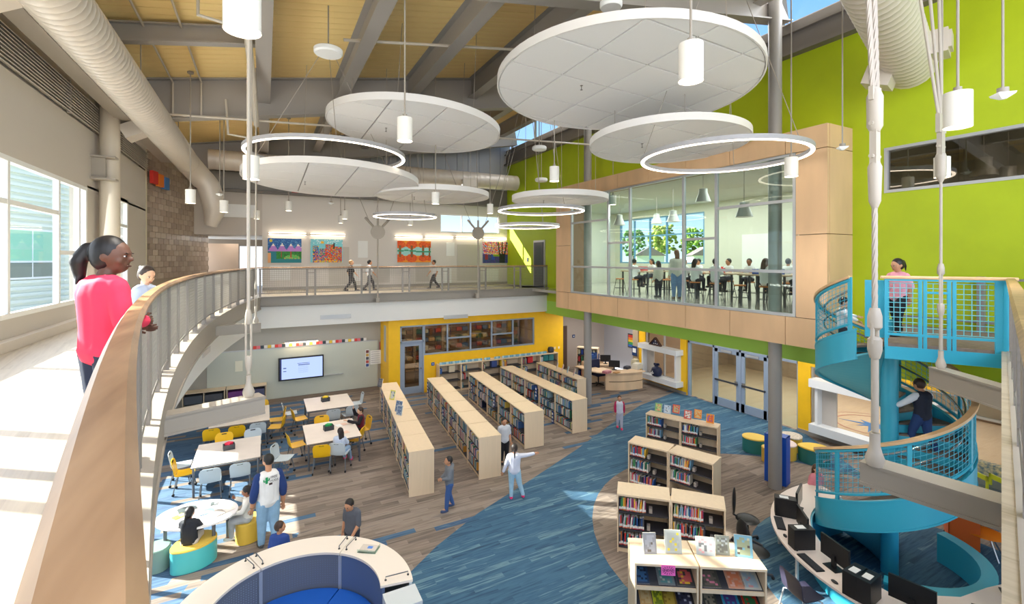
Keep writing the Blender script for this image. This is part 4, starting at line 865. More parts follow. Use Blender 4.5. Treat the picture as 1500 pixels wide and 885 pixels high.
# low single-sided units along the yellow wall
for i in range(6):
    t = bookcase('low open bookcase under the yellow wall, %s of six' % ['first', 'second', 'third', 'fourth', 'fifth', 'last'][i], (6.45 + i * .99, 18.72, 0), 0, .985, .4, 1.17, 3, False); fill_stuff(t, .98, .3, 1.17, 3, .05, .03, (.03, .3))
o = STUFF.build('books', BKM); tag(o, 'books packed on the shelves of the long bookcase rows and the low units', 'books', None, 'stuff')
# shelf-end signs
SGN = mat('sign_blue', (30, 62, 130), 0.5)
def endsign(p, rz, label, n=3):
    t = thing('shelf_sign', label, 'sign', p, rz); MB().box(-.06, .06, -.012, 0, 0, .05 + .12 * n).build('plate', SGN, t)
    b = MB()
    for k in range(n): b.box(-.035, .035, -.016, -.012, .04 + k * .12, .11 + k * .12)
    b.build('mark', WHITE, t)
for (x, y, z, lb) in ((3.52, 15.9, .55, 'blue sign on the leftmost row, far half'), (3.3, 13.2, .5, 'blue sign on the leftmost row, middle'), (5.44, 17.0, .6, 'blue sign on the far end of the second row'), (5.2, 14.6, .35, 'blue sign in the middle of the second row'), (7.18, 16.9, .4, 'blue sign on the far end of the third row'), (7.0, 14.5, .55, 'upper blue sign in the middle of the third row'), (6.86, 13.0, .02, 'low blue sign near the front end of the third row'), (8.74, 14.6, .6, 'blue sign in the middle of the fourth row'), (8.74, 13.5, .02, 'low blue sign on the fourth row, second unit from the near end')):
    endsign((x - .03, y, z), -PI / 2, lb)
# display books standing up
CVM = mat('cover_art', attr='Col', rough=.4)
def cover(label, p, rz, w, h, cols, lean=14, group=None, th=.02, name='book'):
    t = thing(name, label, 'book', p, rz, group); t.rotation_euler = (R(-lean), 0, rz)
    MB().box(-w/2, w/2, 0, th, 0, h).build('pages', mat('paper', (238, 232, 218), .8), t)
    b = MB(); r_ = random.Random(label); nx, nz = 7, 9
    for i in range(nx):
        for j in range(nz):
            k = cols[0] if (i in (0, nx-1) or j in (0, nz-1)) else (cols[1] if r_.random() < .55 else r_.choice(cols)); b.col = k
            x0 = -w/2 + w*i/nx; z0 = h*j/nz; b.add([(x0, -.002, z0), (x0+w/nx, -.002, z0), (x0+w/nx, -.002, z0+h/nz), (x0, -.002, z0+h/nz)], [(0,1,2,3)])
    b.build('cover', CVM, t); return t
for k, (x, y, w_, h_, c) in enumerate(((3.6, 16.9, .2, .3, ((90, 90, 96), (120, 120, 124))), (3.63, 15.2, .22, .3, ((220, 210, 90), (200, 200, 190), (90, 120, 150))), (3.5, 13.9, .25, .32, ((110, 130, 160), (70, 90, 120), (150, 160, 170))), (3.45, 13.6, .22, .28, ((160, 170, 180), (90, 110, 140))))):
    cover(['grey book standing at the far end of the leftmost row', 'yellow edged book standing on the leftmost row', 'blue grey book standing mid way on the leftmost row', 'pale blue book standing just before it mid way on the leftmost row'][k], (x, y, 1.075), -PI / 2 + .55, w_, h_, c)
for k, (u, v, c, lb) in enumerate(((837, 541, ((226, 160, 160), (220, 90, 90)), 'pink book standing on the short right row, first'), (852, 543, ((60, 140, 190), (90, 180, 210)), 'blue book standing on the short right row, beside the column'), (832, 538, ((150, 190, 210), (200, 120, 120)), 'pale book standing at the far end of the short right row'), (845, 549, ((150, 90, 140), (200, 150, 90)), 'purple book standing near the front of the short right row'))):
    p = at(u, v, 1.08); cover(lb, (10.72 - k * .01, max(14.75, min(p.y, 17.5)), 1.075), -PI / 2 - .5, .2, .26, c)
# --- the angled picture-book units on the blue carpet
def unit_from(bl, fl, br, fr, h): 
    # image corners (u, v) of the top: back left, front left, back right, front right
    P4 = [at(u, v, h) for u, v in (bl, fl, br, fr)]; return P4
IND = []
def indiv(t, x0, x1, y0, dp, z, hm, n, lab, grp, red=True):
    M_ = Matrix.Translation(t.location) @ Matrix.Rotation(t.rotation_euler.z, 4, 'Z'); x = x0
    for k in range(n):
        bw = (x1 - x0) / n * rb.uniform(.75, 1.1); bh = hm * rb.uniform(.72, .95); key = rb.randrange(len(BOOKC)); me = BOOKMESH(key)
        o = link('book', me, None, None, 0, BCN[key] + ' picture book, ' + ORD[k] + ' from the left' + lab[18:], 'book', grp); m = M_ @ Matrix.Translation((x, y0 + rb.uniform(0, .02), z)) @ Matrix.Rotation(R(rb.uniform(0, 9)) if rb.random() < .35 else 0, 4, 'Y')
        o.location = m.to_translation(); o.rotation_euler = m.to_euler(); o.scale = (bw * .92, dp, bh); x += bw
        if x > x1: break
BMC = {}
BCN = ['red', 'blue', 'cream', 'green', 'yellow', 'navy', 'light blue', 'orange', 'purple', 'grey', 'beige', 'teal', 'silver', 'pink']
ORD = 'first second third fourth fifth sixth seventh eighth ninth tenth eleventh twelfth thirteenth fourteenth fifteenth sixteenth seventeenth eighteenth nineteenth twentieth twenty-first twenty-second twenty-third twenty-fourth twenty-fifth twenty-sixth twenty-seventh'.split()
def BOOKMESH(k):
    if k not in BMC:
        b = MB(); c = BOOKC[k]; b.col = c
        b.add([(0,0,0),(1,0,0),(1,1,0),(0,1,0),(0,0,1),(1,0,1),(1,1,1),(0,1,1)], [(0,3,2,1),(0,1,5,4),(1,2,6,5),(2,3,7,6),(3,0,4,7)]); b.col = PAGE; b.add([(0,0,1),(1,0,1),(1,1,1),(0,1,1)], [(0,1,2,3)])
        b.col = (244, 244, 240); b.add([(.02,-.003,.1),(.98,-.003,.1),(.98,-.003,.3),(.02,-.003,.3)], [(0,1,2,3)])
        b.col = (214, 50, 50) if k % 2 else (226, 120, 40); b.add([(.1,-.004,.02),(.9,-.004,.02),(.9,-.004,.09),(.1,-.004,.09)], [(0,1,2,3)])
        BMC[k] = b.mesh('book', BKM)
    return BMC[k]
def pairunit(label, u4, h, nsh, d=None, shelves=(), grp=''):
    bl, fl, br, fr = [at(u, v, h) for u, v in u4]; ax = (fr - fl); w = ax.length; rz = math.atan2(ax.y, ax.x); dp = d or max(.3, abs((bl - fl).dot(Vector((-sin(rz), cos(rz), 0)))))
    t = bookcase(label, (fl.x, fl.y, 0.012), rz, w - .01, dp, h, nsh, False)
    for (k, x0, x1, n, lab) in shelves:
        z = .112 + k * (h - .12) / nsh; indiv(t, x0 * w + .035, x1 * w - .035, .035, min(dp * .6, .2), z + .012, (h - .12) / nsh - .06, n, lab, lab.replace('thin ', ''))
        bd = bx('bookend', mat('bookend', (170, 160, 150), .4), 0, .06, 0, .1, 0, .09, kind='x'); del bd['kind']; M_ = Matrix.Translation(t.location) @ Matrix.Rotation(rz, 4, 'Z'); bd.location = M_ @ Vector((x1 * w, .06, z + .012)); bd.rotation_euler.z = rz; tag(bd, 'small metal bookend beside the ' + lab.replace('thin ', ''), 'bookend')
    return t, w, rz, dp
B_ = 'thin picture books on the %s shelf, %s unit, %s pair'
def sh(pair, side, *rows): return [(k, a, c, n, B_ % (nm, side, pair)) for (k, a, c, n, nm) in rows]
t1l = pairunit('pale bookcase with three display books on top, left unit of the far pair', ((954, 600.6), (946, 606), (1000, 612), (996.5, 617)), 1.1, 3, .36, sh('far', 'left', (2, 0, .5, 14, 'top'), (1, 0, .5, 12, 'middle')))
t1r = pairunit('pale bookcase with three display books on top, right unit of the far pair', ((1000, 612), (996.5, 617), (1057.5, 619.5), (1052, 627.5)), 1.1, 3, .36, sh('far', 'right', (2, 0, .5, 14, 'top'), (1, 0, .5, 14, 'middle')))
t2l = pairunit('pale bookcase with a bare top, left unit of the second pair', ((930, 635.4), (920, 648), (988.6, 650), (979, 662)), 1.12, 3, .5, sh('second', 'left', (2, 0, .46, 16, 'top'), (1, 0, .6, 20, 'middle'), (0, 0, .7, 22, 'bottom')))
t2r = pairunit('pale bookcase with a bare top, right unit of the second pair', ((988.6, 650), (979, 662), (1051, 666), (1045.6, 681)), 1.12, 3, .5, sh('second', 'right', (2, 0, .52, 20, 'top'), (1, 0, .55, 20, 'middle')))
t3l = pairunit('pale bookcase with a bare top, left unit of the third pair', ((905, 698.5), (904, 724), (977, 710), (983, 734)), 1.12, 3, .5, sh('third', 'left', (2, 0, .6, 20, 'top'), (1, 0, .56, 18, 'middle'), (0, 0, .6, 18, 'bottom')))
t3r = pairunit('pale bookcase with a bare top, right unit of the third pair', ((977, 710), (983, 734), (1054, 720.5), (1064, 748)), 1.12, 3, .5, sh('third', 'right', (2, 0, .7, 26, 'top'), (1, 0, .72, 24, 'middle')))
# nearest pair: magazine shelves
def magunit(label, u4, h, rows, side):
    bl, fl, br, fr = [at(u, v, h) for u, v in u4]; ax = (fr - fl); w = ax.length; rz = math.atan2(ax.y, ax.x); dp = .62
    t = thing('bookcase', label, 'bookcase', (fl.x, fl.y, 0.012), rz)
    for s in (0, w - .03): MB().box(s, s + .025, 0, dp, 0, h - .03).build('side_panel', SHELFW, t)
    MB().box(-.003, w - .003, -.006, dp + .006, h - .035, h).build('top', SHELFW, t); MB().box(.02, w - .03, dp - .03, dp - .01, 0, h - .03).build('back_panel', SHELFW, t)
    for k in range(3):
        z = .12 + k * .32; MB().obox((w / 2, .25, z + .12), (w - .06, .5, .02), 0, R(24)).build('shelf', SHB, t); MB().box(.03, w - .03, .015, .04, z - .02, z + .035).build('shelf_lip', SHELFW, t)
    M_ = Matrix.Translation(t.location) @ Matrix.Rotation(rz, 4, 'Z')
    for (k, fx_, mw, cols, lb) in rows:
        p = M_ @ Vector((fx_ * w, .055, .12 + k * .32 + .045)); o = cover(lb, p, rz, mw, .27, cols, 66, None, .008, 'magazine')
    return t, w, rz, M_, dp
m4l = magunit('nearest pale magazine shelf with a pink sign, left unit', ((917, 784), (930, 826), (1003, 788), (1024, 831)), 1.14, [(2, .14, .2, ((40, 60, 90), (60, 100, 140), (30, 40, 60)), 'dark blue magazine at the left of the upper shelf, nearest left unit'), (2, .52, .24, ((120, 130, 130), (90, 140, 140), (170, 180, 170)), 'grey green magazine below the pink sign'), (2, .83, .26, ((60, 60, 60), (200, 90, 90), (90, 120, 80), (230, 180, 60)), 'flower magazine at the right of the upper shelf, nearest left unit'),
     (1, .2, .18, ((190, 150, 90), (200, 170, 120)), 'tan magazine on the lower shelf, nearest left unit'), (1, .4, .16, ((190, 190, 40), (120, 130, 40)), 'yellow green magazine on the lower shelf, nearest left unit'), (1, .58, .2, ((140, 110, 40), (180, 150, 60)), 'brown gold magazine on the lower shelf, nearest left unit'), (1, .83, .24, ((40, 40, 50), (60, 60, 80), (190, 190, 200)), 'black magazine on the lower shelf, nearest left unit')], 'left')
m4r = magunit('nearest pale magazine shelf with three books on top, right unit', ((1003, 788), (1026, 831), (1105, 790), (1124, 836)), 1.14, [(2, .2, .26, ((80, 80, 70), (110, 100, 90), (220, 130, 150)), 'dark magazine at the left of the upper shelf, nearest right unit'), (2, .58, .24, ((210, 150, 120), (220, 130, 90), (230, 180, 160)), 'orange magazine on the upper shelf, nearest right unit'), (2, .82, .24, ((190, 190, 180), (160, 180, 190), (210, 150, 150)), 'pale magazine at the right of the upper shelf, nearest right unit'),
     (1, .2, .2, ((70, 70, 60), (140, 130, 110)), 'dark magazine on the lower shelf, nearest right unit'), (1, .52, .24, ((60, 150, 180), (90, 70, 130)), 'blue magazine on the lower shelf, nearest right unit'), (1, .82, .22, ((200, 60, 40), (60, 120, 70)), 'red and green magazine on the lower shelf, nearest right unit')], 'right')
def ontop(lb, u, v, w_, h_, cols, rz, z=1.155, lean=16): p = at(u, v, z); cover(lb, p, rz, w_, h_, cols, lean)
rzn = m4l[2]
ontop('grey book with a dark skyline standing on the nearest left unit', 953, 812, .2, .29, ((150, 150, 152), (170, 170, 176), (110, 100, 90)), rzn + .1); ontop('grey book with yellow spots standing on the nearest left unit', 987, 811, .25, .32, ((190, 194, 186), (180, 184, 176), (230, 210, 60)), rzn)
ontop('pale grey book with a pink picture standing on the nearest right unit', 1034, 814, .27, .25, ((180, 184, 184), (190, 190, 186), (220, 160, 160), (110, 110, 110)), rzn - .1); ontop('olive grey book standing on the nearest right unit', 1059, 813, .2, .26, ((150, 154, 140), (120, 120, 110), (170, 176, 176)), rzn - .1); ontop('book with a striped cover and light blue corners standing on the nearest right unit', 1090, 817, .25, .3, ((120, 170, 190), (150, 160, 130), (90, 80, 70), (190, 190, 160)), rzn - .15)
ng = t1l[2]
for (u, v, c, lb) in ((964, 603, ((120, 170, 110), (200, 190, 120), (220, 120, 110)), 'green edged book standing on the far pair, first from left'), (977, 606, ((170, 190, 210), (200, 210, 216), (90, 90, 110)), 'pale blue book standing on the far pair, second'), (990, 605.5, ((214, 80, 60), (200, 170, 120), (120, 170, 150)), 'red edged book standing on the far pair, third'), (1007, 614, ((214, 90, 70), (220, 210, 200), (110, 110, 110)), 'red and white book standing on the far pair, fourth'), (1022, 613, ((232, 140, 40), (220, 190, 130)), 'orange book standing on the far pair, fifth'), (1040, 620, ((236, 150, 40), (220, 100, 50), (120, 90, 170)), 'orange and purple book standing on the far pair, last')):
    ontop(lb, u, v, .2, .24, c, ng + .1, 1.115)
# pink paper sign
t = thing('paper_sign', 'pink paper sign with starburst hanging from the nearest left magazine shelf', 'sign', m4l[3] @ Vector((.52 * m4l[1], -.012, .99)), rzn)
MB().box(-.1, .1, -.003, 0, 0, .15).build('paper', mat('pink_paper', (246, 110, 190), .7), t)
b = MB()
for k in range(14):
    a = 2*PI*k/14; b.beam((.055*cos(a), -.005, .075+.035*sin(a)), (.088*cos(a), -.005, .075+.062*sin(a)), .004, .005)
b.build('burst', BLACK, t)
def text(s, name, size, m, parent, loc, rot, ext=.001, align='CENTER'):
    c = bpy.data.curves.new(name, 'FONT'); c.body = s; c.size = size; c.align_x = align; c.align_y = 'CENTER'; c.extrude = ext; c.resolution_u = 2
    o = bpy.data.objects.new(name, c); COL.objects.link(o); dg = bpy.context.evaluated_depsgraph_get(); me = bpy.data.meshes.new_from_object(o.evaluated_get(dg)); bpy.data.objects.remove(o)
    me.materials.clear(); me.materials.append(m); q = link(name, me, parent, loc); q.rotation_euler = rot; return q
text('NEW', 'lettering', .05, BLACK, t, (0, -.006, .075), (PI/2, 0, 0))
# ================================================================== FURNITURE ON THE GROUND FLOOR
TTOP = mat('table_top', (232, 218, 206), 0.35, var=.03, scale=3); TLEG = mat('table_leg', (104, 106, 112), 0.4, 0.3)
def table(label, x0, x1, y0, y1, z=.72):
    t = thing('table', label, 'table', ((x0+x1)/2, (y0+y1)/2, 0)); a = (x1-x0)/2; c = (y1-y0)/2
    b = MB(); b.box(-a, a, -c, c, z-.028, z); b.build('tabletop', TTOP, t); MB().box(-a-.003, a+.003, -c-.003, c+.003, z-.024, z-.006).build('edge_band', mat('edge_grey', (120, 112, 106), .5), t)
    MB().box(-a+.08, a-.08, -c+.08, c-.08, z-.08, z-.028).build('apron', TLEG, t)
    for sx_ in (-1, 1):
        for sy_ in (-1, 1): MB().lathe([(.02, 0), (.028, .02), (.025, .06), (.025, z-.03)], 10, (sx_*(a-.05), sy_*(c-.05), 0)).build('leg', TLEG, t)
    return t
table('white table under the jutting beam, with the red-lidded caddy', -1.54, -.1, 13.2, 14.77)
table('pale table partly behind the jutting beam, furthest left', -1.45, .13, 16.1, 17.75)
table('pale table by the whiteboard wall with the yellow caddy', 1.2, 2.66, 16.37, 17.92)
table('pale table where a girl in pink shoes and a boy sit, with the green caddy', .98, 2.38, 13.45, 15.07)
CY = mat('chair_yellow', (242, 188, 18), .4); CG = mat('chair_grey', (196, 206, 212), .4); CL = mat('chair_leg', (120, 124, 130), .35, .5)
def mkchair(label, m, loc, rz):
    # sitter faces +Y
    t = thing('school_chair', label, 'chair', loc, rz)
    b = MB(); n = 7; vs = []; fs = []; prof = [(.21, .455), (.19, .45), (.05, .44), (-.1, .435), (-.16, .445)]
    for y, z in prof:
        for k in range(n): x = (k/(n-1)-.5)*.42*(1 if y < .15 else .93); vs.append((x, y, z + .35*x*x))
    def shell(vs, rows, n, th, nrm):
        fs = []; m = len(vs); v2 = [tuple(Vector(v) - Vector(nrm)*th) for v in vs]
        for i in range(rows-1):
            for k in range(n-1): a = i*n+k; fs.append((a, a+1, a+n+1, a+n)); fs.append((m+a+n, m+a+n+1, m+a+1, m+a))
        rim = [k for k in range(n)] + [i*n+n-1 for i in range(1, rows)] + [(rows-1)*n+k for k in range(n-2, -1, -1)] + [i*n for i in range(rows-2, 0, -1)]
        for i in range(len(rim)): a, c = rim[i], rim[(i+1) % len(rim)]; fs.append((c, a, m+a, m+c))
        return vs+v2, fs
    v, f = shell(vs, len(prof), n, .012, (0, 0, 1)); b.add(v, f); b.build('seat', m, t)
    vs = []; prof = [(-.17, .45, .40), (-.2, .5, .41), (-.215, .6, .43), (-.235, .7, .44), (-.25, .77, .38), (-.255, .80, .26)]
    for y, z, w in prof:
        for k in range(n): x = (k/(n-1)-.5)*w; vs.append((x, y + .5*x*x, z))
    v, f = shell(vs, len(prof), n, .014, (0, 1, 0)); MB().add(v, f).build('backrest', m, t)
    MB().box(-.06, .06, -.262, -.228, .755, .775).build('hand_slot', BLACK, t)
    for sx_ in (-1, 1):
        for sy_ in (-1, 1):
            lg = MB().tube([(sx_*.14, sy_*.08, .435), (sx_*.19, sy_*.13, .41), (sx_*.22, sy_*.2, .06)], .012, 6).build('leg', CL, t)
            MB().tube([(sx_*.22-.015, sy_*.2, .03), (sx_*.22+.015, sy_*.2, .03)], .03, 10).build('caster', RUB, lg)
    return t
protoY = mkchair('yellow shell chair at the left end of the white caddy table, facing the table', CY, (-1.72, 13.75, 0), -PI/2)
protoG = mkchair('grey shell chair tucked at the front of the white caddy table, left one', CG, (-1.12, 13.02, 0), 0)
for (c, x, y, deg, lb) in (
    ('G', -.52, 13.05, 0, 'grey shell chair tucked at the front of the white caddy table, right one'), ('G', -1.86, 14.3, -90, 'grey shell chair at the left end of the white caddy table, behind the yellow one'),
    ('Y', -1.0, 15.0, 180, 'yellow shell chair behind the white caddy table, left one'), ('G', -.3, 14.98, 180, 'grey shell chair behind the white caddy table, right one'),
    ('Y', -.72, 15.95, 0, 'yellow shell chair at the front of the furthest left table, round back towards us'), ('G', -.18, 15.95, 0, 'grey shell chair at the front of the furthest left table'), ('Y', -1.35, 16.0, 0, 'yellow shell chair at the left of the furthest left table'),
    ('Y', .35, 16.9, 90, 'yellow shell chair at the right end of the furthest left table'), ('Y', -.1, 17.95, 180, 'yellow shell chair behind the furthest left table, only its top showing'), ('Y', .32, 16.2, 75, 'yellow shell chair in front of the right corner of the furthest left table'),
    ('G', .75, 17.4, -90, 'grey shell chair at the left end of the table with the yellow caddy'), ('Y', 1.0, 16.65, -80, 'yellow shell chair at the left end of the table with the yellow caddy'), ('G', 1.95, 16.2, 0, 'grey shell chair at the front of the table with the yellow caddy'), ('G', 2.5, 16.35, 15, 'grey shell chair at the right front of the table with the yellow caddy'), ('G', 2.9, 17.5, 90, 'grey shell chair at the right end of the table with the yellow caddy'),
    ('Y', 1.55, 15.28, 180, 'yellow shell chair behind the green caddy table'), ('Y', .78, 14.35, -80, 'yellow shell chair at the left end of the green caddy table'), ('G', .42, 13.55, -115, 'grey shell chair standing off to the left of the green caddy table'), ('Y', 1.35, 13.3, -12, 'yellow shell chair at the front of the green caddy table, beside the girl'), ('G', 1.78, 13.22, -30, 'grey shell chair the girl in pink shoes sits on'), ('Y', 2.3, 14.05, 60, 'yellow shell chair at the right end of the green caddy table, near corner'), ('Y', 2.62, 14.75, 100, 'yellow shell chair the boy in the maroon top sits on')):
    dup(protoY if c == 'Y' else protoG, lb, (x, y, 0), R(deg))
def caddy(label, x, y, z, c):
    t = thing('table_caddy', label, 'caddy', (x, y, z), .15)
    b = MB(); b.box(-.13, .13, -.09, -.075, 0, .13); b.box(-.13, .13, .075, .09, 0, .13); b.box(-.13, -.115, -.09, .09, 0, .13); b.box(.115, .13, -.09, .09, 0, .13); b.box(-.13, .13, -.09, .09, 0, .01); b.box(-.005, .005, -.09, .09, 0, .16); b.build('tray', DGREY, t)
    MB().lathe([(.01, 0), (.09, .02), (.1, .09), (.06, .1)], 4, (0, .0, .08)).build('contents', mat('caddy_' + label[:9], c, .5), t)
for lb, x, y, c in (('red-lidded supply caddy on the white table under the beam', -.82, 14.1, (230, 50, 80)), ('yellow-topped supply caddy on the table by the whiteboard wall', 1.85, 17.3, (236, 206, 50)), ('green-topped supply caddy on the table with the girl', 1.62, 14.35, (40, 170, 90))): caddy(lb, x, y, .72, c)
for (x, y, lb) in ((2.0, 14.6, 'open booklet before the boy in maroon'), (1.95, 13.9, 'open booklet before the girl in pink shoes')):
    t = thing('booklet', lb, 'book', (x, y, .721), .3); MB().box(-.16, 0, -.1, .1, 0, .006).build('page', WHITE, t); MB().box(.003, .16, -.1, .1, 0, .006).build('page', mat('page_tint', (236, 200, 180), .6), t)
# low cabinet with bins under the walkway
for k in range(2):
    t = thing('storage_cabinet', ['low cabinet with grey bins at the left, behind the jutting beam', 'low cabinet with red and purple bins behind the jutting beam'][k], 'cabinet', (-2.6 + k*1.35, 20.15, 0)); b = MB()
    for x in (0, .63, 1.27): b.box(x, x+.03, 0, .45, 0, .8)
    b.build('side_panel', SHELFW, t); MB().box(-.01, 1.31, -.01, .46, .8, .83).build('top', SHELFW, t)
    for i in range(2):
        for j in range(2): bx('bin', mat('bin%d' % (k*4+i*2+j), [(90, 92, 96), (80, 84, 92), (96, 96, 98), (80, 80, 86), (204, 60, 50), (120, 60, 130), (110, 60, 60), (90, 90, 120)][k*4+i*2+j], .5), .05 + i*.63, .6 + i*.63, .02, .42, .06 + j*.36, .34 + j*.36, t)
# whiteboard, screen, strips
wb = thing('whiteboard', 'full width pale whiteboard on the wall behind the tables', 'whiteboard', (0, 20.62, 0))
bx('writing_surface', mat('board_white', (200, 204, 192), .25), -1.9, 4.3, -.0, .03, .14, 2.1, wb); MB().box(-1.93, 4.33, -.01, .035, 2.1, 2.14).box(4.3, 4.33, -.01, .035, .14, 2.1).build('board_trim', ALU, wb); MB().box(1.6, 2.9, -.07, 0, .84, .86).build('pen_tray', ALU, wb)
tv = thing('television', 'wall mounted screen showing a pale calendar page', 'screen', (1.3, 20.55, 1.27))
MB().box(-.83, .83, -.03, .05, -.45, .45).build('casing', BLACK, tv)
MB().box(-.78, .78, -.034, -.03, -.4, .4).build('screen', glow('screen_glow', (176, 196, 250), 1.0), tv); MB().box(-.78, -.72, -.037, -.034, -.4, .4).build('screen_bar', mat('screen_bar', (60, 70, 130), .4), tv)
b = MB(); SI = mat('screen_ink', (110, 130, 190), .5)
for i in range(7): b.box(-.1 + i*.055, -.097 + i*.055, -.036, -.034, -.18, .08)
for i in range(4): b.box(-.1, .23, -.036, -.034, -.18 + i*.08, -.177 + i*.08)
b.box(-.15, .3, -.036, -.034, .18, .2); b.box(-.12, .3, -.036, -.034, .11, .145); b.box(-.66, -.55, -.036, -.034, .02, .06); b.box(-.66, -.55, -.036, -.034, -.1, -.07); b.build('calendar', SI, tv)
st_ = thing('paper_strip', 'strip of coloured papers along the top of the whiteboard', 'paper', (0, 20.6, 2.15))
for i in range(34):
    c = [(220, 70, 60), (240, 236, 226), (236, 200, 70), (230, 226, 220), (60, 70, 80), (226, 120, 130)][(i*5) % 6]; bx('paper', mat('strip_%d' % ((i*5) % 6), c, .6), -.4 + i*.125, -.285 + i*.125, -.004, 0, 0, .12, st_)
t = thing('poster_group', 'tall narrow chart of pictures near the right end of the whiteboard', 'poster', (3.8, 20.6, 1.0)); b = bx('sheet', WHITE, 0, .16, -.005, 0, 0, .75, t)
for i in range(5): bx('picture', mat('pic%d' % i, [(70, 90, 150), (190, 80, 70), (80, 80, 90), (210, 170, 90), (120, 60, 60)][i], .6), .02, .14, -.007, -.005, .03 + i*.145, .15 + i*.145, t)
t = thing('poster_group', 'pale handwritten sheet beside the tall chart on the whiteboard', 'poster', (4.0, 20.6, 1.1)); bx('sheet', WHITE, 0, .5, -.005, 0, 0, .6, t)
b = MB()
for i in range(6): b.box(.04, .4, -.007, -.005, .07 + i*.09, .085 + i*.09)
b.build('ink_line', mat('ink', (120, 124, 140), .6), t)
tag(bx('pointer', mat('red_stick', (180, 40, 50), .5), 4.4, 4.43, 20.6, 20.61, 1.7, 2.05, kind='x'), 'thin red pointer hanging at the top right of the whiteboard', 'pointer')['kind'] = ''
tag(bx('note', mat('note_paper', (236, 232, 210), .6), -1.0, -.75, 20.6, 20.61, 1.35, 1.75, kind='x'), 'small paper note at the left end of the whiteboard', 'paper')['kind'] = ''
tag(bx('note', DGREY, -.62, -.5, 20.59, 20.61, .9, 1.02, kind='x'), 'small dark round-ish gadget below the paper note on the whiteboard', 'gadget')['kind'] = ''
for o in bpy.data.objects:
    if o.get('kind') in ('', 'x'): del o['kind']
t = thing('wall_highlight', 'slim glowing bar over the wall screen, standing in for a reflected lamp', 'lamp', (1.3, 20.5, 2.32)); MB().box(-.62, .62, -.05, .12, 0, .05).build('housing', ALU, t); MB().box(-.6, .6, -.04, .1, -.012, 0).build('diffuser', glow('board_highlight', (255, 226, 186), 14), t)  # glowing bar added for a lamp's reflection above the screen
# yellow wall fittings
for (x, z, w_, h_, lb, c) in ((6.25, 1.1, .14, .14, 'small blue room sign beside the yellow wall door', (24, 80, 170)), (12.45, 1.25, .07, .11, 'left pale switch plate on the yellow wall', (236, 228, 200)), (12.68, 1.25, .07, .11, 'right pale switch plate on the yellow wall', (236, 228, 200))):
    t = thing('wall_plate', lb, 'sign' if 'sign' in lb else 'switch', (x, 19.16, z)); bx('plate', mat('plate_' + lb[:10], c, .5), 0, w_, -.012, 0, 0, h_, t); bx('mark', WHITE, w_*.35, w_*.65, -.016, -.012, h_*.4, h_*.6, t)
lt = thing('label_strip', 'row of small light blue name tags along the top of the low bookcases', 'tags', (6.5, 18.8, 1.176))
for i in range(54):
    if i in (20, 24, 25, 29): continue
    MB().box(i*.098, i*.098+.085, 0, .012, 0, .1).build('tag', mat('tag_blue', (110, 176, 206), .6) if i % 3 else mat('tag_pale', (176, 214, 226), .6), lt)
tag(MB().lathe([(.02, 0), (.14, .01), (.17, .12), (.12, .24), (.03, .26)], 12).build('desk_globe', DGREY, None, (12.1, 18.92, 1.178)), 'small dark round object on the right end of the low bookcases', 'ornament')
bx_ = [(6.9, (206, 196, 170)), (8.9, (60, 80, 140)), (9.35, (236, 190, 40)), (10.75, (210, 44, 50)), (11.6, (40, 120, 120)), (11.9, (60, 130, 130))]
for i, (x, c) in enumerate(bx_):
    tag(MB().box(0, .26, 0, .2, 0, .27).build('file_box', mat('filebox%d' % i, c, .5), None, (x, 18.76, .83)), ['beige', 'blue', 'yellow', 'red', 'teal', 'right hand teal'][i] + ' box on the top shelf of the low yellow wall bookcases', 'box')
# clutter of the room behind the yellow wall: shelving
for i in range(5):
    t = bookcase('tall shelf of supplies behind the yellow wall glass, %s of five from the left' % ['first', 'second', 'third', 'fourth', 'fifth'][i], (5.2 + i*1.5, 23.1, 0), 0, 1.45, .4, 2.3, 5, False)
    for k in range(5):
        for q in range(4): bx('carton', mat('carton%d' % ((i*7+k*3+q) % 6), [(206, 170, 110), (80, 110, 80), (200, 190, 160), (130, 90, 60), (190, 80, 60), (90, 110, 140)][(i*7+k*3+q) % 6], .7), .06 + q*.34, .34 + q*.34, .03, .3, .115 + k*.436, .3 + k*.436, t)
t = thing('office_table', 'desk seen through the glass of the yellow wall door', 'table', (5.9, 21.2, 0)); bx('tabletop', TTOP, -.4, 1.6, -.5, .4, .7, .74, t)
for x in (-.35, 1.55):
    for y in (-.45, .35): bx('leg', TLEG, x-.02, x+.02, y-.02, y+.02, 0, .7, t)
# --- round table with stools, books
rt = thing('round_table', 'white oval table at lower left where two girls read', 'table', (-1.15, 10.82, 0), R(-20))
n = 40; ov = [(.7*cos(2*PI*i/n), .54*sin(2*PI*i/n)) for i in range(n)]; MB().prism(ov, .675, .71).build('tabletop', mat('oval_top', (240, 234, 232), .3), rt)
for x, y in ((.42, -.28), (.42, .28), (-.42, -.28), (-.42, .28)): MB().lathe([(.04, 0), (.03, .03), (.03, .675)], 12, (x, y, 0)).build('leg', TLEG, rt)
def petal(label, x, y, rz, base, top, a=.36, c=.27, h=.4):
    t = thing('petal_stool', label, 'stool', (x, y, 0), rz); n = 28
    P_ = [(a*cos(2*PI*i/n)*(1 if cos(2*PI*i/n) > 0 else .8), c*sin(2*PI*i/n)*(1+.25*cos(2*PI*i/n))) for i in range(n)]
    MB().prism(P_, .01, h-.03).build('base', base, t); b = MB(); b.prism([(p[0]*1.01, p[1]*1.01) for p in P_], h-.03, h-.008); b.prism([(p[0]*.95, p[1]*.95) for p in P_], h-.008, h); b.build('cushion', top, t); return t
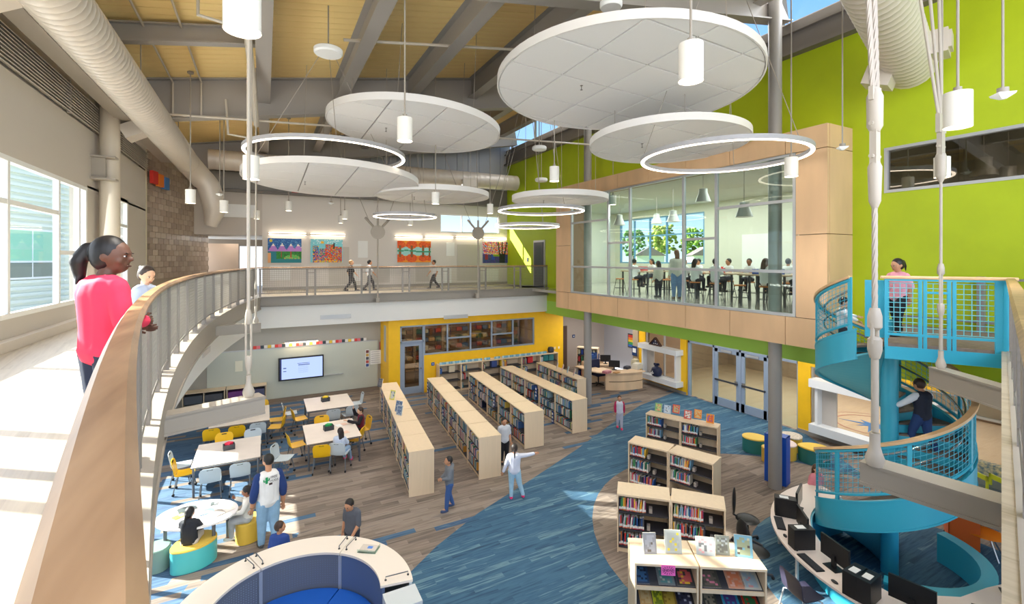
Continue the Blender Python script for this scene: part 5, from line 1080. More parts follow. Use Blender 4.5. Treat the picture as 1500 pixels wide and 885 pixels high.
TEALB = mat('stool_teal', (80, 186, 186), .45); TEALD = mat('stool_deep_teal', (44, 128, 128), .5); YTOP = mat('stool_yellow', (226, 190, 80), .5); YST = mat('stool_all_yellow', (228, 186, 70), .5)
petal('turquoise petal stool with yellow top at lower left, the girl in black sits on it', -1.2, 10.36, R(35), TEALB, YTOP, .42, .3, .42); petal('yellow stool the girl in the white hoodie sits on', -.3, 10.78, R(60), YST, YTOP, .3, .24, .4)
tag(petal('grey green stool at the left edge of the oval table', -1.78, 10.55, 0, mat('stool_grey', (120, 146, 136), .5), mat('stool_grey'), .25, .22, .4))
for i, (x, y, w_, d_, c, lb, r_) in enumerate(((-1.35, 11.1, .3, .2, (70, 80, 80), 'open picture book at the back of the oval table', .3), (-1.45, 10.85, .2, .14, (200, 200, 70), 'small yellow book at the left of the oval table', .6), (-1.0, 10.8, .24, .18, (150, 190, 230), 'pale blue book in the middle of the oval table', .2), (-.72, 10.7, .34, .24, (190, 180, 170), 'open book in front of the girl in the white hoodie', .5), (-.9, 11.1, .12, .12, (80, 90, 90), 'small dark object at the far edge of the oval table', 0))):
    t = thing('booklet', lb, 'book', (x, y, .712), r_); bx('page', mat('bk_%d' % i, c, .6), -w_/2, -.003, -d_/2, d_/2, 0, .012, t); bx('page', mat('bk2_%d' % i, tuple(min(255, q+50) for q in c), .6), .003, w_/2, -d_/2, d_/2, 0, .012, t)
# --- curved booth
bt = thing('reading_booth', 'curved booth with white ledge, grey perforated inner panels and blue seat', 'bench', (0, 0, 0))
C0 = (.36, 6.9); ro, ri = 1.55, 1.12
def arcp(r, a0, a1, n=24): return [(C0[0] + r*cos(R(a0 + (a1-a0)*i/n)), C0[1] + r*sin(R(a0 + (a1-a0)*i/n))) for i in range(n+1)]
BTOP = mat('booth_top', (240, 228, 214), .3); BSH = mat('booth_shell', (206, 212, 214), .4); BPAN = mat('booth_panel', (108, 114, 128), .6); BPAN2 = mat('booth_panel_blue', (88, 108, 146), .6); BSEAT = mat('booth_seat', (20, 92, 190), .5)
segs = [(-10, 52), (52, 112), (112, 196)]
for i, (a0, a1) in enumerate(segs):
    MB().strip(arcp(ri - .02, a0 + .3, a1 - .3), arcp(ro, a0 + .3, a1 - .3), .965, 1.0).build('ledge', BTOP, bt)
    MB().strip(arcp(ro - .05, a0, a1), arcp(ro - .01, a0, a1), .02, .965).build('outer_panel', BSH, bt)
    pnl = MB().strip(arcp(ri, a0, a1), arcp(ri + .04, a0, a1), .4, .965).build('inner_panel', BPAN2 if i == 0 else BPAN, bt)
    b = MB()
    for z_ in [.52 + .035*k for k in range(11)]:
        for k in range(int((a1-a0-6)/1.9)):
            a = R(a0 + 3 + k*1.9); b.add([(C0[0] + (ri-.002)*cos(a+s*.0045), C0[1] + (ri-.002)*sin(a+s*.0045), z_ + t_*.006) for s, t_ in ((-1,-1), (1,-1), (1,1), (-1,1))], [(0,1,2,3)])
    if i: b.build('perforation', mat('hole_pale', (150, 160, 176), .6) if i == 2 else mat('hole_dark', (116, 128, 148), .6), pnl)
    MB().prism([C0] + arcp(ri - .03, a0 + .6, a1 - .6), .3, .45).build('seat_cushion', BSEAT, bt)
    MB().prism([C0] + arcp(ri - .08, a0, a1), .02, .3).build('seat_base', BSH, bt)
for a in (52, 112): p = Vector((cos(R(a)), sin(R(a)), 0)); MB().beam(Vector((C0[0], C0[1], .69)) + p*(ri - .015), Vector((C0[0], C0[1], .69)) + p*(ri + .02), .05, .52).build('joint_post', ALU, bt)
p0 = C0[0] + ro*cos(R(-10)), C0[1] + ro*sin(R(-10)); b = MB(); b.box(C0[0] + ri - .03, C0[0] + ro, p0[1] - .4, p0[1] - .02, .02, .95); b.build('end_cabinet', BSH, bt)
def hoop(a, r0, r1, lb, da=0):
    t = thing('wire_hook', lb, 'hook', (C0[0], C0[1], 1.0)); q0 = Vector((cos(R(a))*r0, sin(R(a))*r0, 0)); q1 = Vector((cos(R(a+da))*r1, sin(R(a+da))*r1, 0)); up = Vector((0, 0, .05))
    MB().tube([q0, q0+up, q1+up, q1], .007, 6).build('wire', mat('hook_grey', (90, 96, 104), .4), t)
    for q in (q0, q1): MB().lathe([(.016, 0), (.016, .01)], 10, q).build('foot', BLACK, t)
hoop(115, 1.2, 1.47, 'left wire hook of the left pair on the booth ledge'); hoop(109, 1.2, 1.47, 'right wire hook of the left pair on the booth ledge'); hoop(55, 1.2, 1.47, 'left wire hook of the right pair on the booth ledge'); hoop(49, 1.2, 1.47, 'right wire hook of the right pair on the booth ledge'); hoop(-5, 1.18, 1.5, 'wire hook at the right end of the booth ledge')
t = thing('clear_tray', 'clear plastic holder with papers on the booth ledge', 'tray', (C0[0] + 1.33*cos(R(34)), C0[1] + 1.33*sin(R(34)), 1.0), R(-35)); MB().box(-.15, .15, -.1, .1, .0, .004).box(-.15, .15, -.1, -.094, 0, .05).box(.144, .15, -.1, .1, 0, .05).build('tray', glass('clear_glass'), t); MB().box(-.13, .13, -.085, .085, .006, .03).build('papers', mat('paper_warm', (214, 202, 190), .7), t)
MB().box(-.02, .06, -.02, .04, .031, .034).build('paper_tab', mat('tab_blue', (90, 140, 220), .5), t)
# --- computer desk around the stair
cd = thing('computer_desk', 'curved pale computer desk wrapping around the stair foot', 'desk', (10.0, 3.5, 0))
A = [75 + i*5.0 for i in range(33)]
MB().strip([(1.9*cos(R(a)), 1.9*sin(R(a))) for a in A], [(2.55*cos(R(a)), 2.55*sin(R(a))) for a in A], .70, .735).build('desktop', mat('desk_top', (238, 222, 212), .35), cd)
MB().strip([(1.87*cos(R(a)), 1.87*sin(R(a))) for a in A], [(1.93*cos(R(a)), 1.93*sin(R(a))) for a in A], .0, .70).build('modesty_panel', TURQ, cd)
MB().prism([(x - 10.0, y - 3.5) for x, y in ((8.2, 2.9), (8.6, 2.0), (9.5, 2.15), (9.95, 2.35), (9.9, 2.75), (9.5, 2.85), (8.9, 2.95), (8.35, 3.3))], .699, .734).build('desktop_return', mat('desk_top'), cd); MB().lathe([(.03, 0), (.025, .7)], 10, (-.25, -1.0, 0)).build('leg', ALU, cd)
for a in (85, 115, 150, 185, 215): MB().lathe([(.03, 0), (.025, .7)], 10, (2.42*cos(R(a)), 2.42*sin(R(a)), 0)).build('leg', ALU, cd)
SCR = mat('dark_screen', (34, 34, 38), .15)
def on_desk(a, r): return Vector((10.0 + r*cos(R(a)), 3.5 + r*sin(R(a)), .737))
def monitor(a, r, rz, lb, w_=.5):
    p = on_desk(a, r); t = thing('monitor', lb, 'monitor', p, rz); MB().box(-w_/2, w_/2, -.015, .02, .1, .42).build('casing', BLACK, t); MB().box(-w_/2+.015, w_/2-.015, -.019, -.015, .12, .405).build('screen', SCR, t)
    MB().box(-.03, .03, .0, .05, .01, .2).build('stand', BLACK, t); MB().box(-.12, .12, -.06, .12, 0, .012).build('foot', BLACK, t)
def keyboard(p, rz, lb):
    t = thing('keyboard', lb, 'keyboard', p, rz); MB().box(-.22, .22, -.07, .07, 0, .018).build('base', BLACK, t); b = MB()
    for i in range(14):
        for j in range(4): b.box(-.21 + i*.03, -.185 + i*.03, -.06 + j*.03, -.036 + j*.03, .018, .026)
    b.build('keys', DGREY, t)
def mouse(p, rz, lb): t = thing('mouse', lb, 'mouse', p, rz); MB().ell((0, 0, .014), (.03, .055, .018)).build('shell', BLACK, t)
def tower(p, rz, lb):
    t = thing('computer_tower', lb, 'computer', p, rz); MB().box(-.09, .09, -.18, .18, 0, .34).build('case', BLACK, t); MB().box(-.08, .08, -.186, -.18, .02, .32).build('front', DGREY, t); MB().box(-.03, .03, -.19, -.186, .28, .3).build('drive_slot', ALU, t); MB().box(-.05, .05, -.05, .1, .341, .346).build('label', WHITE, t)
for i, (a, ra, lb) in enumerate(((112, 2.1, 'furthest monitor on the curved desk, next to the column'), (138, 2.12, 'second monitor from the far end of the curved desk'), (162, 2.12, 'third monitor on the curved desk, behind the long keyboard'), (190, 2.12, 'fourth monitor on the curved desk, beside the two towers'), (213, 2.1, 'nearest monitor, at the bottom edge of the picture'))):
    monitor(a, ra, R(a) + PI/2 + PI, lb, .52)
for a, r_, lb in ((122, 2.3, 'far computer tower at the end of the curved desk'), (148, 2.3, 'computer tower beside the second monitor'), (175, 2.36, 'left computer tower in the middle of the curved desk'), (179, 2.34, 'right computer tower in the middle of the curved desk'), (203, 2.36, 'computer tower at the bottom edge of the picture')):
    tower(on_desk(a, r_), R(a) + PI/2 + PI + .1, lb)
for a, lb in ((158, 'keyboard in front of the third monitor'), (187, 'nearest keyboard on the curved desk'), (131, 'keyboard in front of the far monitors')): keyboard(on_desk(a, 2.42), R(a) + PI/2 + PI, lb)
for a, lb in ((150, 'mouse at the far side of the long keyboard'), (169, 'mouse between the keyboard and the towers'), (141, 'mouse near the second monitor')): mouse(on_desk(a, 2.44), R(a), lb)
p = Vector((9.62, 2.56, .735)); t = thing('laptop', 'open laptop with a pale lit screen at the lower right edge', 'laptop', p, R(120)); MB().box(-.17, .17, -.12, .12, 0, .018).build('base', DGREY, t); MB().obox((0, .15, .12), (.34, .012, .23), 0, R(-20)).build('lid', BLACK, t); MB().obox((0, .143, .12), (.31, .004, .2), 0, R(-20)).build('screen', glow('laptop_glow', (206, 220, 200), .8), t)
NAVY = mat('chair_navy', (48, 46, 66), .4)
def deskchair(label, p, rz, m, leg):
    t = mkchair(label, m, p, rz)
    for ch in list(t.children):
        if ch.name.startswith('leg'):
            for c_ in list(ch.children): bpy.data.objects.remove(c_)
            bpy.data.objects.remove(ch)
        elif ch.name.startswith('hand_slot'): bpy.data.objects.remove(ch)
    for sx_ in (-1, 1):
        for sy_ in (-1, 1): MB().tube([(sx_*.12, sy_*.08, .43), (sx_*.2, sy_*.16, .40), (sx_*.24, sy_*.24, .0)], .013, 8).build('leg', leg, t)
    return t
LEGW = mat('leg_pale', (206, 210, 214), .35, .2)
q = lambda a, r: (10.0 + r*cos(R(a)), 3.5 + r*sin(R(a)), 0.012)
deskchair('navy shell chair with pale legs in the middle of the curved desk', q(163, 2.75), R(163) + PI/2, NAVY, LEGW); deskchair('navy shell chair at the bottom edge of the picture', q(192, 2.85), R(192) + PI/2, NAVY, LEGW)
def taskchair(label, p, rz):
    t = thing('task_chair', label, 'chair', p, rz); MB().ell((0, 0, .47), (.23, .22, .04), 16, 6).build('seat', BLACK, t); MB().ell((0, -.24, .78), (.2, .035, .26), 16, 8).build('backrest', BLACK, t); MB().tube([(0, -.1, .45), (0, -.25, .5), (0, -.26, .7)], .02, 8).tube([(0, 0, .45), (0, 0, .1)], .025, 8).build('stem', BLACK, t)
    for k in range(5):
        a = 2*PI*k/5; lg = MB().beam((0, 0, .1), (.28*cos(a), .28*sin(a), .07), .04, .03).build('foot', DGREY, t); MB().ell((.28*cos(a), .28*sin(a), .03), .03, 8, 6).build('caster', RUB, lg)
taskchair('black task chair with tall rounded back before the far monitors', q(122, 2.95), R(122) + PI/2); taskchair('black task chair seen edge on, left of the curved desk', q(143, 2.95), R(160) + PI/2)
# --- petal ottomans by the column, blue sorter
petal('deep teal petal ottoman with yellow top, left of the round column', 12.75, 8.75, R(120), TEALD, YTOP, .4, .3, .42); petal('deep teal petal ottoman with yellow top, right of the pale one', 13.45, 7.6, R(-60), TEALD, YTOP, .42, .32, .42); petal('yellow sided petal ottoman with pale pink top', 13.1, 8.15, R(200), YST, mat('pink_pale', (214, 196, 190), .6), .36, .3, .42); petal('petal ottoman with a patterned grey top behind the others', 13.75, 8.35, R(60), YST, mat('pattern_grey', (170, 156, 140), .6, c2=(216, 206, 190), scale=30), .36, .3, .42); petal('small yellow petal ottoman beside the round column', 12.5, 8.1, R(180), YST, YTOP, .3, .25, .4)
t = thing('blue_sorter', 'tall blue plastic sorter standing behind the near round column', 'organizer', (11.3, 7.27, 0.008), R(15)); BLUEP = mat('sorter_blue', (20, 84, 190), .4); b = MB(); b.box(-.02, 0, -.25, .25, 0, 1.2); b.box(0, .28, -.25, -.23, 0, 1.2); b.box(0, .28, .23, .25, 0, 1.2); b.box(0, .28, -.25, .25, 1.18, 1.2); b.box(0, .28, -.25, .25, 0, .03); b.build('case', BLUEP, t)
sm = MB().box(0, .27, -.23, .23, 0, .012).mesh('slot_shelf', mat('slot_dark', (30, 40, 60), .5))
for i in range(12): link('slot_shelf', sm, t, (0, 0, .12 + i*.088))
# --- display boxes on the right wall
def dispbox(label, y0, y1, z0, z1, zz, hh):
    t = thing('display_shelf', label, 'shelf', (15.4, (y0+y1)/2, 0)); c = (y1-y0)/2; WB = mat('display_white', (228, 230, 232), .4)
    bx('bottom_shelf', WB, -.42, 0, -c-.12, c+.12, z0, z0+hh, t); bx('top_shelf', WB, -.42, 0, -c-.12, c+.12, z1, z1+hh, t)
    bx('jamb', WB, -.3, 0, -c, -c+.08, z0+hh, z1, t); bx('jamb', WB, -.3, 0, c-.08, c, z0+hh, z1, t); bx('liner', WALLG, -.05, 0, c-.5, c-.08, z0+hh, z1, t)
dispbox('white box shaped display frame at the left of the glass doors', 14.0, 16.0, .3, 1.62, .2, .22); dispbox('white box shaped display frame right of the glass doors, behind the stair', 5.6, 8.45, .25, 1.65, .3, .25)
t = thing('flag_case', 'triangular wooden flag case on top of the left display frame', 'case', (15.15, 15.2, 1.84), -PI/2); b = MB(); b.beam((-.34, 0, .02), (.34, 0, .02), .1, .04); b.beam((-.34, 0, .02), (0, 0, .34), .1, .04); b.beam((.34, 0, .02), (0, 0, .34), .1, .04); b.build('frame', mat('dark_wood', (74, 44, 32), .4), t); b = MB(); b.add([(-.3, .0, .03), (.3, .0, .03), (0, .0, .31), (-.3, .03, .03), (.3, .03, .03), (0, .03, .31)], [(0,1,2), (5,4,3), (0,3,4,1), (1,4,5,2), (2,5,3,0)]); b.build('flag', mat('flag_navy', (40, 46, 80), .6), t)
b = MB()
for x, z in ((-.1, .08), (.1, .08), (0, .2), (0, .09)): b.box(x-.02, x+.02, -.006, -.001, z-.02, z+.02)
b.build('star', WHITE, t)
t = thing('mascot_vase', 'round navy bag with white lettering-like mark inside the left display frame', 'bag', (15.12, 15.1, .52)); MB().lathe([(.02, 0), (.2, .04), (.25, .2), (.2, .36), (.08, .42), (.06, .46)], 16).build('body', mat('bag_navy', (26, 34, 66), .5), t); MB().obox((0, 0, .5), (.3, .05, .1), .3).obox((0, 0, .52), (.05, .26, .08), .3).build('bow', mat('bag_navy'), t); MB().box(-.262, -.245, -.08, .08, .16, .19).box(-.262, -.245, -.02, .02, .12, .26).build('mark', WHITE, t)
t.name = 'gift_bag'; t['label'] = 'round navy bag with a white mark inside the left display frame'
# --- reception desk and office
rd_ = thing('reception_desk', 'curved wooden reception desk in the office alcove', 'desk', (14.4, 16.6, 0)); A = [175 + i*6 for i in range(18)]
MB().strip([(.75*cos(R(a))*1.3, .75*sin(R(a))*1.0 + .0) for a in A], [(1.75*cos(R(a))*1.1, 1.35*sin(R(a))) for a in A], .73, .77).build('worktop', MAPLE, rd_)
A2 = [215 + i*6 for i in range(11)]; MB().strip([(1.55*cos(R(a))*1.1, 1.18*sin(R(a))) for a in A2], [(1.62*cos(R(a))*1.1, 1.24*sin(R(a))) for a in A2], 0, .73).build('front_panel', MAPLE, rd_)
MB().strip([(1.63*cos(R(a))*1.1, 1.25*sin(R(a))) for a in A2[1:]], [(1.64*cos(R(a))*1.1, 1.26*sin(R(a))) for a in A2[1:]], .36, .38).build('front_reveal', mat('dark_wood'), rd_)
bx('return_desk', MAPLE, -1.9, -1.2, -.1, .9, .72, .76, rd_)
for x in (-1.85, -1.3): bx('leg', ALU, x, x+.05, .8, .85, 0, .72, rd_)
for x, y, lb, rz in ((13.6, 16.1, 'desk monitor on the reception desk, seen from behind', 2.4), (14.0, 17.2, 'second desk monitor further back in the office', 2.6)):
    t = thing('monitor', lb, 'monitor', (x, y, .772), rz); MB().box(-.24, .24, -.015, .02, .1, .4).build('casing', BLACK, t); MB().box(-.22, .22, -.02, -.015, .12, .38).build('screen', SCR, t); MB().box(-.03, .03, 0, .04, 0, .2).build('stand', BLACK, t); MB().box(-.1, .1, -.06, .1, 0, .012).build('foot', BLACK, t)
    if y > 17: bx('stand_table', MAPLE, -.5, .5, -.3, .3, -.04, -.001, t); bx('pedestal', MAPLE, -.4, .4, -.25, .25, -.772, -.04, t)
for i, (x, y, z, sx_, sy_, h_, c, lb) in enumerate(((12.9, 15.75, .772, .35, .25, .1, (190, 120, 130), 'pink pile of papers at the left of the reception desk'), (13.3, 15.6, .772, .3, .2, .04, (190, 140, 80), 'brown tray on the front edge of the reception desk'), (14.6, 15.75, .772, .45, .3, .24, (226, 220, 204), 'pale printer at the right end of the reception desk'), (14.9, 16.2, .772, .3, .25, .3, (210, 200, 170), 'beige box behind the printer'), (14.2, 15.95, .772, .3, .2, .12, (60, 66, 80), 'dark telephone in the middle of the reception desk'), (13.2, 17.3, .95, .35, .3, .3, (30, 80, 150), 'blue crate on the office shelf, left'), (13.7, 17.6, .95, .3, .3, .3, (36, 70, 130), 'blue crate on the office shelf, right'))):
    if z > .9: bx_o = thing('side_cabinet', 'small cabinet carrying the %s' % lb.split(' on')[0] + (' left' if i == 5 else ' right'), 'cabinet', (x, y, 0)); bx('body', MAPLE, -.3, .3, -.25, .25, 0, .94, bx_o); bx('door', SHELFW, -.28, .28, -.262, -.25, .05, .9, bx_o)
    t = thing('office_item', lb, lb.split(' ')[1] if lb.split(' ')[1] in ('crate', 'tray', 'box') else 'office item', (x, y, z), .3); bx('body', mat('office%d' % i, c, .5), -sx_/2, sx_/2, -sy_/2, sy_/2, 0, h_*.8, t); bx('upper', mat('office%d' % i), -sx_*.42, sx_*.42, -sy_*.42, sy_*.42, h_*.8, h_, t)
    t.name = lb.split(' ')[-1] if False else ['paper_pile', 'letter_tray', 'printer', 'cardboard_box', 'telephone', 'plastic_crate', 'plastic_crate'][i]
t = bookcase('pale office bookcase left of the far round column', (13.1, 18.2, 0), R(-50), 1.0, .35, 1.45, 4, False)
for k in range(4):
    for i in range(6): bx('binder', mat('binder%d' % ((k+i*2) % 5), [(40, 70, 150), (230, 226, 216), (190, 60, 60), (200, 190, 160), (60, 120, 90)][(k+i*2) % 5], .5), .06 + i*.14, .15 + i*.14, .04, .28, .12 + k*.333, .34 + k*.333, t)
t = thing('office_chair', 'navy office chair behind the reception desk', 'chair', (13.2, 16.7, 0)); MB().box(-.25, .25, -.25, .25, .44, .52).build('seat', mat('navy_fabric', (24, 32, 70), .7), t); MB().box(-.24, .24, .2, .28, .55, 1.1).build('backrest', mat('navy_fabric'), t); MB().tube([(0, 0, .05), (0, 0, .45)], .03, 8).tube([(0, .2, .48), (0, .26, .7)], .025, 6).build('stem', BLACK, t)
for k in range(5): MB().beam((0, 0, .08), (.3*cos(k*1.2566), .3*sin(k*1.2566), .05), .05, .04).build('foot', BLACK, t)
t = thing('notice_board', 'notice board with a rainbow sheet and papers on the grey office wall', 'board', (16.18, 17.6, 1.2)); bx('panel', mat('dark_board', (70, 66, 66), .6), -.02, 0, -.9, .5, 0, .7, t)
for i, c in enumerate(((60, 110, 190), (70, 160, 90), (236, 200, 60), (236, 130, 50), (206, 60, 60))): bx('sheet', mat('rain%d' % i, c, .6), -.03, -.02, .1, .45, .05 + i*.12, .16 + i*.12, t)
bx('sheet', WHITE, -.03, -.02, -.5, 0, .2, .6, t); bx('sheet', WHITE, -.03, -.02, -.85, -.55, .1, .6, t)
for lb, p, c in (('blue framed notice on the olive pier', (15.33, 16.55, 1.1), (26, 60, 110)), ('small blue sign on the taupe office wall', (14.1, 19.98, 1.55), (30, 60, 130))):
    t = thing('framed_notice', lb, 'sign', p); 
    if 'pier' in lb: bx('frame', mat('frame_blue', c, .5), -.01, .01, 0, .32, 0, .45, t); bx('sheet', WHITE, -.015, -.01, .05, .27, .15, .35, t)
    else: bx('frame', mat('frame_blue'), 0, .16, -.01, .01, 0, .16, t); bx('sheet', WHITE, .05, .11, -.015, -.01, .05, .1, t)
# --- orange chair, book cart, toddler chairs at the right
ORG = mat('orange_shell', (238, 128, 20), .4)
p = at(1442, 780, .42); t = thing('lounge_chair', 'orange shell lounge chair below the large steel beam', 'chair', (p.x, p.y, 0), R(100)); MB().ell((0, .02, .42), (.32, .3, .03), 20, 6).build('seat', ORG, t); b = MB(); b.tube([(0, -.27, .44), (0, -.34, .55), (0, -.38, .75), (0, -.39, .86)], [.18, .26, .27, .16], 16, True, 1.0); 
MB().ell((0, -.34, .68), (.3, .05, .26), 18, 8).build('backrest', ORG, t)
for k in range(4): a = PI/4 + k*PI/2; MB().tube([(.1*cos(a), .1*sin(a), .4), (.3*cos(a), .3*sin(a), .02)], .015, 8).build('leg', CHROME, t)
p = at(1408, 798, 0.012); t = thing('book_cart', 'orange book cart with books behind the stair', 'cart', p, R(25)); b = MB(); b.box(-.35, -.32, -.22, .22, .1, .85); b.box(.32, .35, -.22, .22, .1, .85); b.box(-.35, .35, .2, .22, .1, .85); b.build('frame', mat('cart_orange', (226, 96, 20), .4), t)
for z in (.12, .45): MB().box(-.32, .32, -.22, .2, z, z+.02).build('shelf', mat('cart_orange'), t)
bb = MB(); x = -.3
while x < .25: w_ = rb.uniform(.02, .04); bookbox(bb, Matrix.Identity(4), x, w_, .18, rb.uniform(.18, .26), .145, -.15, rb.choice(BOOKC)); bookbox(bb, Matrix.Identity(4), x, w_, .18, rb.uniform(.18, .26), .475, -.15, rb.choice(BOOKC)); x += w_ + .004
bb.build('book_row', BKM, t, kind='stuff')
for sx_ in (-1, 1):
    for sy_ in (-1, 1): MB().ell((sx_*.3, sy_*.18, .05), .05, 10, 6).build('caster', RUB, t)
for i, (u, v) in enumerate(((1448, 716), (1475, 722))):
    p = at(u, v, .3); t = thing('toddler_chair', ['lime green small chair beyond the large beam, left one', 'lime green small chair beyond the large beam, right one'][i], 'chair', (p.x, p.y, 0), R(60)); LG = mat('lime_plastic', (196, 200, 40), .4)
    bx('seat', LG, -.2, .2, -.2, .2, .3, .33, t); b = MB(); b.box(-.2, .2, .18, .21, .55, .66); b.box(-.2, -.15, .18, .21, .33, .66); b.box(.15, .2, .18, .21, .33, .66); b.build('backrest', LG, t)
    for sx_ in (-1, 1):
        for sy_ in (-1, 1): MB().tube([(sx_*.17, sy_*.17, .3), (sx_*.2, sy_*.2, 0)], .015, 6).build('leg', ALU, t)
t = thing('reading_couch', 'low couch with a blue yellow and white patterned cover at the right', 'couch', (15.05, 4.7, 0), R(90)); b = MB(); b.box(-.9, .9, -.3, .35, .02, .4); b.build('base', mat('couch_grey', (110, 120, 120), .7), t); MB().box(-.9, .9, -.35, -.15, .4, .75).build('backrest', mat('couch_pattern', (70, 110, 130), .7, c2=(226, 206, 150), scale=16), t)
# --- classroom furniture
STW = mat('stool_wood', (196, 120, 60), .5)
CT = []
for i, (x, y) in enumerate(((13.3, 8.7), (13.6, 10.6), (14.2, 12.4), (13.3, 14.0), (15.8, 9.6), (16.0, 12.0), (16.2, 14.6))):
    t = thing('classroom_table', ['worktable nearest the right pane of the classroom glass', 'second worktable behind the classroom glass', 'third worktable behind the classroom glass', 'worktable at the left end behind the classroom glass', 'rear worktable at the right of the classroom', 'rear worktable in the middle of the classroom', 'rear worktable by the classroom window'][i], 'table', (x, y, 4.27)); bx('tabletop', mat('work_top', (196, 168, 136), .4), -.5, .5, -.75, .75, .86, .9, t)
    for sx_ in (-1, 1):
        for sy_ in (-1, 1): bx('leg', DGREY, sx_*.44-.025, sx_*.44+.025, sy_*.69-.025, sy_*.69+.025, 0, .86, t)
    CT.append((x, y))
for i, (x, y, c, lb) in enumerate(((13.3, 9.0, (40, 90, 200), 'blue crate on the nearest classroom table, left'), (13.35, 8.6, (30, 80, 190), 'blue crate on the nearest classroom table, right'), (13.6, 10.8, (220, 40, 50), 'red crate on the second classroom table'), (13.4, 14.2, (220, 44, 50), 'red crate on the left classroom table'), (15.9, 12.4, (214, 50, 50), 'red crate on the rear classroom table'))):
    t = thing('plastic_crate', lb, 'crate', (x, y, 5.17)); b = MB(); b.box(-.15, .15, -.2, -.185, 0, .16); b.box(-.15, .15, .185, .2, 0, .16); b.box(-.15, -.135, -.2, .2, 0, .16); b.box(.135, .15, -.2, .2, 0, .16); b.box(-.15, .15, -.2, .2, 0, .01); b.build('body', mat('crate%d' % i, c, .5), t)
sp_ = None; k = 0
STOOLS = []
for i, (x, y) in enumerate(CT[:5]):
    for (dx, dy) in ((-.85, -.4), (-.85, .4), (.85, -.4), (.85, .4)):
        lb = 'wooden topped stool at the %s, %s' % (['nearest classroom table', 'second classroom table', 'third classroom table', 'left classroom table', 'rear right classroom table'][i], ('window side' if dx > 0 else 'library side') + (', nearer to us' if dy < 0 else ', further from us'))
        if sp_ is None:
            sp_ = thing('classroom_stool', lb, 'stool', (x+dx, y+dy, 4.27)); MB().lathe([(.001, .56), (.16, .56), (.17, .58), (.16, .6), (.001, .6)], 16).build('seat', STW, sp_)
            for s1 in (-1, 1):
                for s2 in (-1, 1): MB().tube([(s1*.1, s2*.1, .56), (s1*.18, s2*.18, 0)], .011, 6).build('leg', DGREY, sp_)
            MB().ring((0, 0, .22), .2, .009, 20, 5).build('foot_ring', DGREY, sp_)
        else: dup(sp_, lb, (x+dx, y+dy, 4.27))
        STOOLS.append((x+dx, y+dy, dx))
for i, (u, v, w_) in enumerate(((907, 330, 16), (962, 328, 10), (986, 325, 16), (1030, 296, 20), (1090, 318, 22))):
    p = atD(u, v, [19, 20, 17.5, 15, 13.5][i]); t = thing('dome_pendant', 'bell shaped classroom pendant, %s from the left behind the glass' % ['first', 'second', 'third', 'fourth', 'fifth'][i], 'lamp', p); r = .24
    MB().lathe([(r, 0), (r*.8, .14), (r*.55, .3), (r*.55, .42), (r*.1, .44)], 18).build('shade', mat('dome_grey', (190, 190, 186), .35, .3), t); MB().lathe([(.001, .03), (r*.9, .02)], 18).build('diffuser', PGL, t); MB().tube([(0, 0, .42), (0, 0, 8.3 - p.z)], .01, 6).build('stem', STEELL, t)
for i, (u, v, d_, lb) in enumerate(((1441, 258, 10.2, 'bell shaped pendant behind the wide high inner window'), (1477, 268, 11.5, 'second pendant behind the wide high inner window, at the right edge'))):
    p = atD(u, v, d_); t = thing('dome_pendant', lb, 'lamp', p); MB().lathe([(.24, 0), (.2, .12), (.14, .2), (.14, .4), (.02, .42)], 18).build('shade', mat('dome_grey'), t); MB().lathe([(.001, .03), (.2, .02)], 18).build('diffuser', PGL, t); MB().tube([(0, 0, .42), (0, 0, 9.2 - p.z)], .01, 6).build('stem', STEELL, t)
t = thing('tall_cabinet', 'tall grey appliance cabinet at the right end of the classroom', 'cabinet', (12.6, 6.5, 4.27)); bx('body', mat('cab_grey', (120, 126, 130), .4), -.4, .4, -.4, .4, 0, 2.1, t); bx('door', mat('cab_dark', (70, 76, 82), .35), -.36, .36, .4, .415, .1, 1.0, t); bx('door', mat('cab_light', (150, 160, 166), .3), -.36, .36, .4, .415, 1.05, 2.0, t); bx('bin', DGREY, -.2, .2, -.2, .2, 2.1, 2.45, t)
# trees and houses outside the classroom window
TRK = mat('bark', (96, 76, 60), .9)
def tree(x, y, h, c, lb):
    t = thing('broadleaf_tree', lb, 'tree', (x, y, 4.0)); MB().tube([(0, 0, 0), (0, .1, h*.5)], [.25, .15], 8).build('trunk', TRK, t); b = MB(); r_ = random.Random(lb)
    for k in range(190):
        a = r_.uniform(0, 2*PI); q = r_.uniform(0, 1)**.5*h*.32; zz = h*(.3 + .7*r_.random()); sc = 1 - abs(zz/h - .6); s = r_.uniform(.2, .5)*h*.13
        b.ell((q*cos(a)*sc*1.2, q*sin(a)*sc*1.2, zz), (s, s, s*.8), 7, 5)
    b.build('crown', mat('leaf_' + lb[:12], c, .9, var=.3, scale=3), t)
for i, (x, y, h, c, lb) in enumerate(((92, 80, 9, (120, 150, 60), 'green tree outside the classroom window, right'), (88, 86, 10, (150, 160, 70), 'yellow green tree outside the classroom window, middle'), (98, 74, 9, (190, 130, 60), 'autumn orange tree outside the classroom window, far right'), (84, 92, 9, (100, 140, 80), 'dark green tree outside the classroom window, left'), (80, 98, 8.5, (196, 140, 70), 'autumn tree outside the classroom window, far left'))): tree(x, y, h, c, lb)
bx('ground', mat('lawn', (150, 170, 90), .9), 25, 120, -20, 140, 3.9, 4.0)
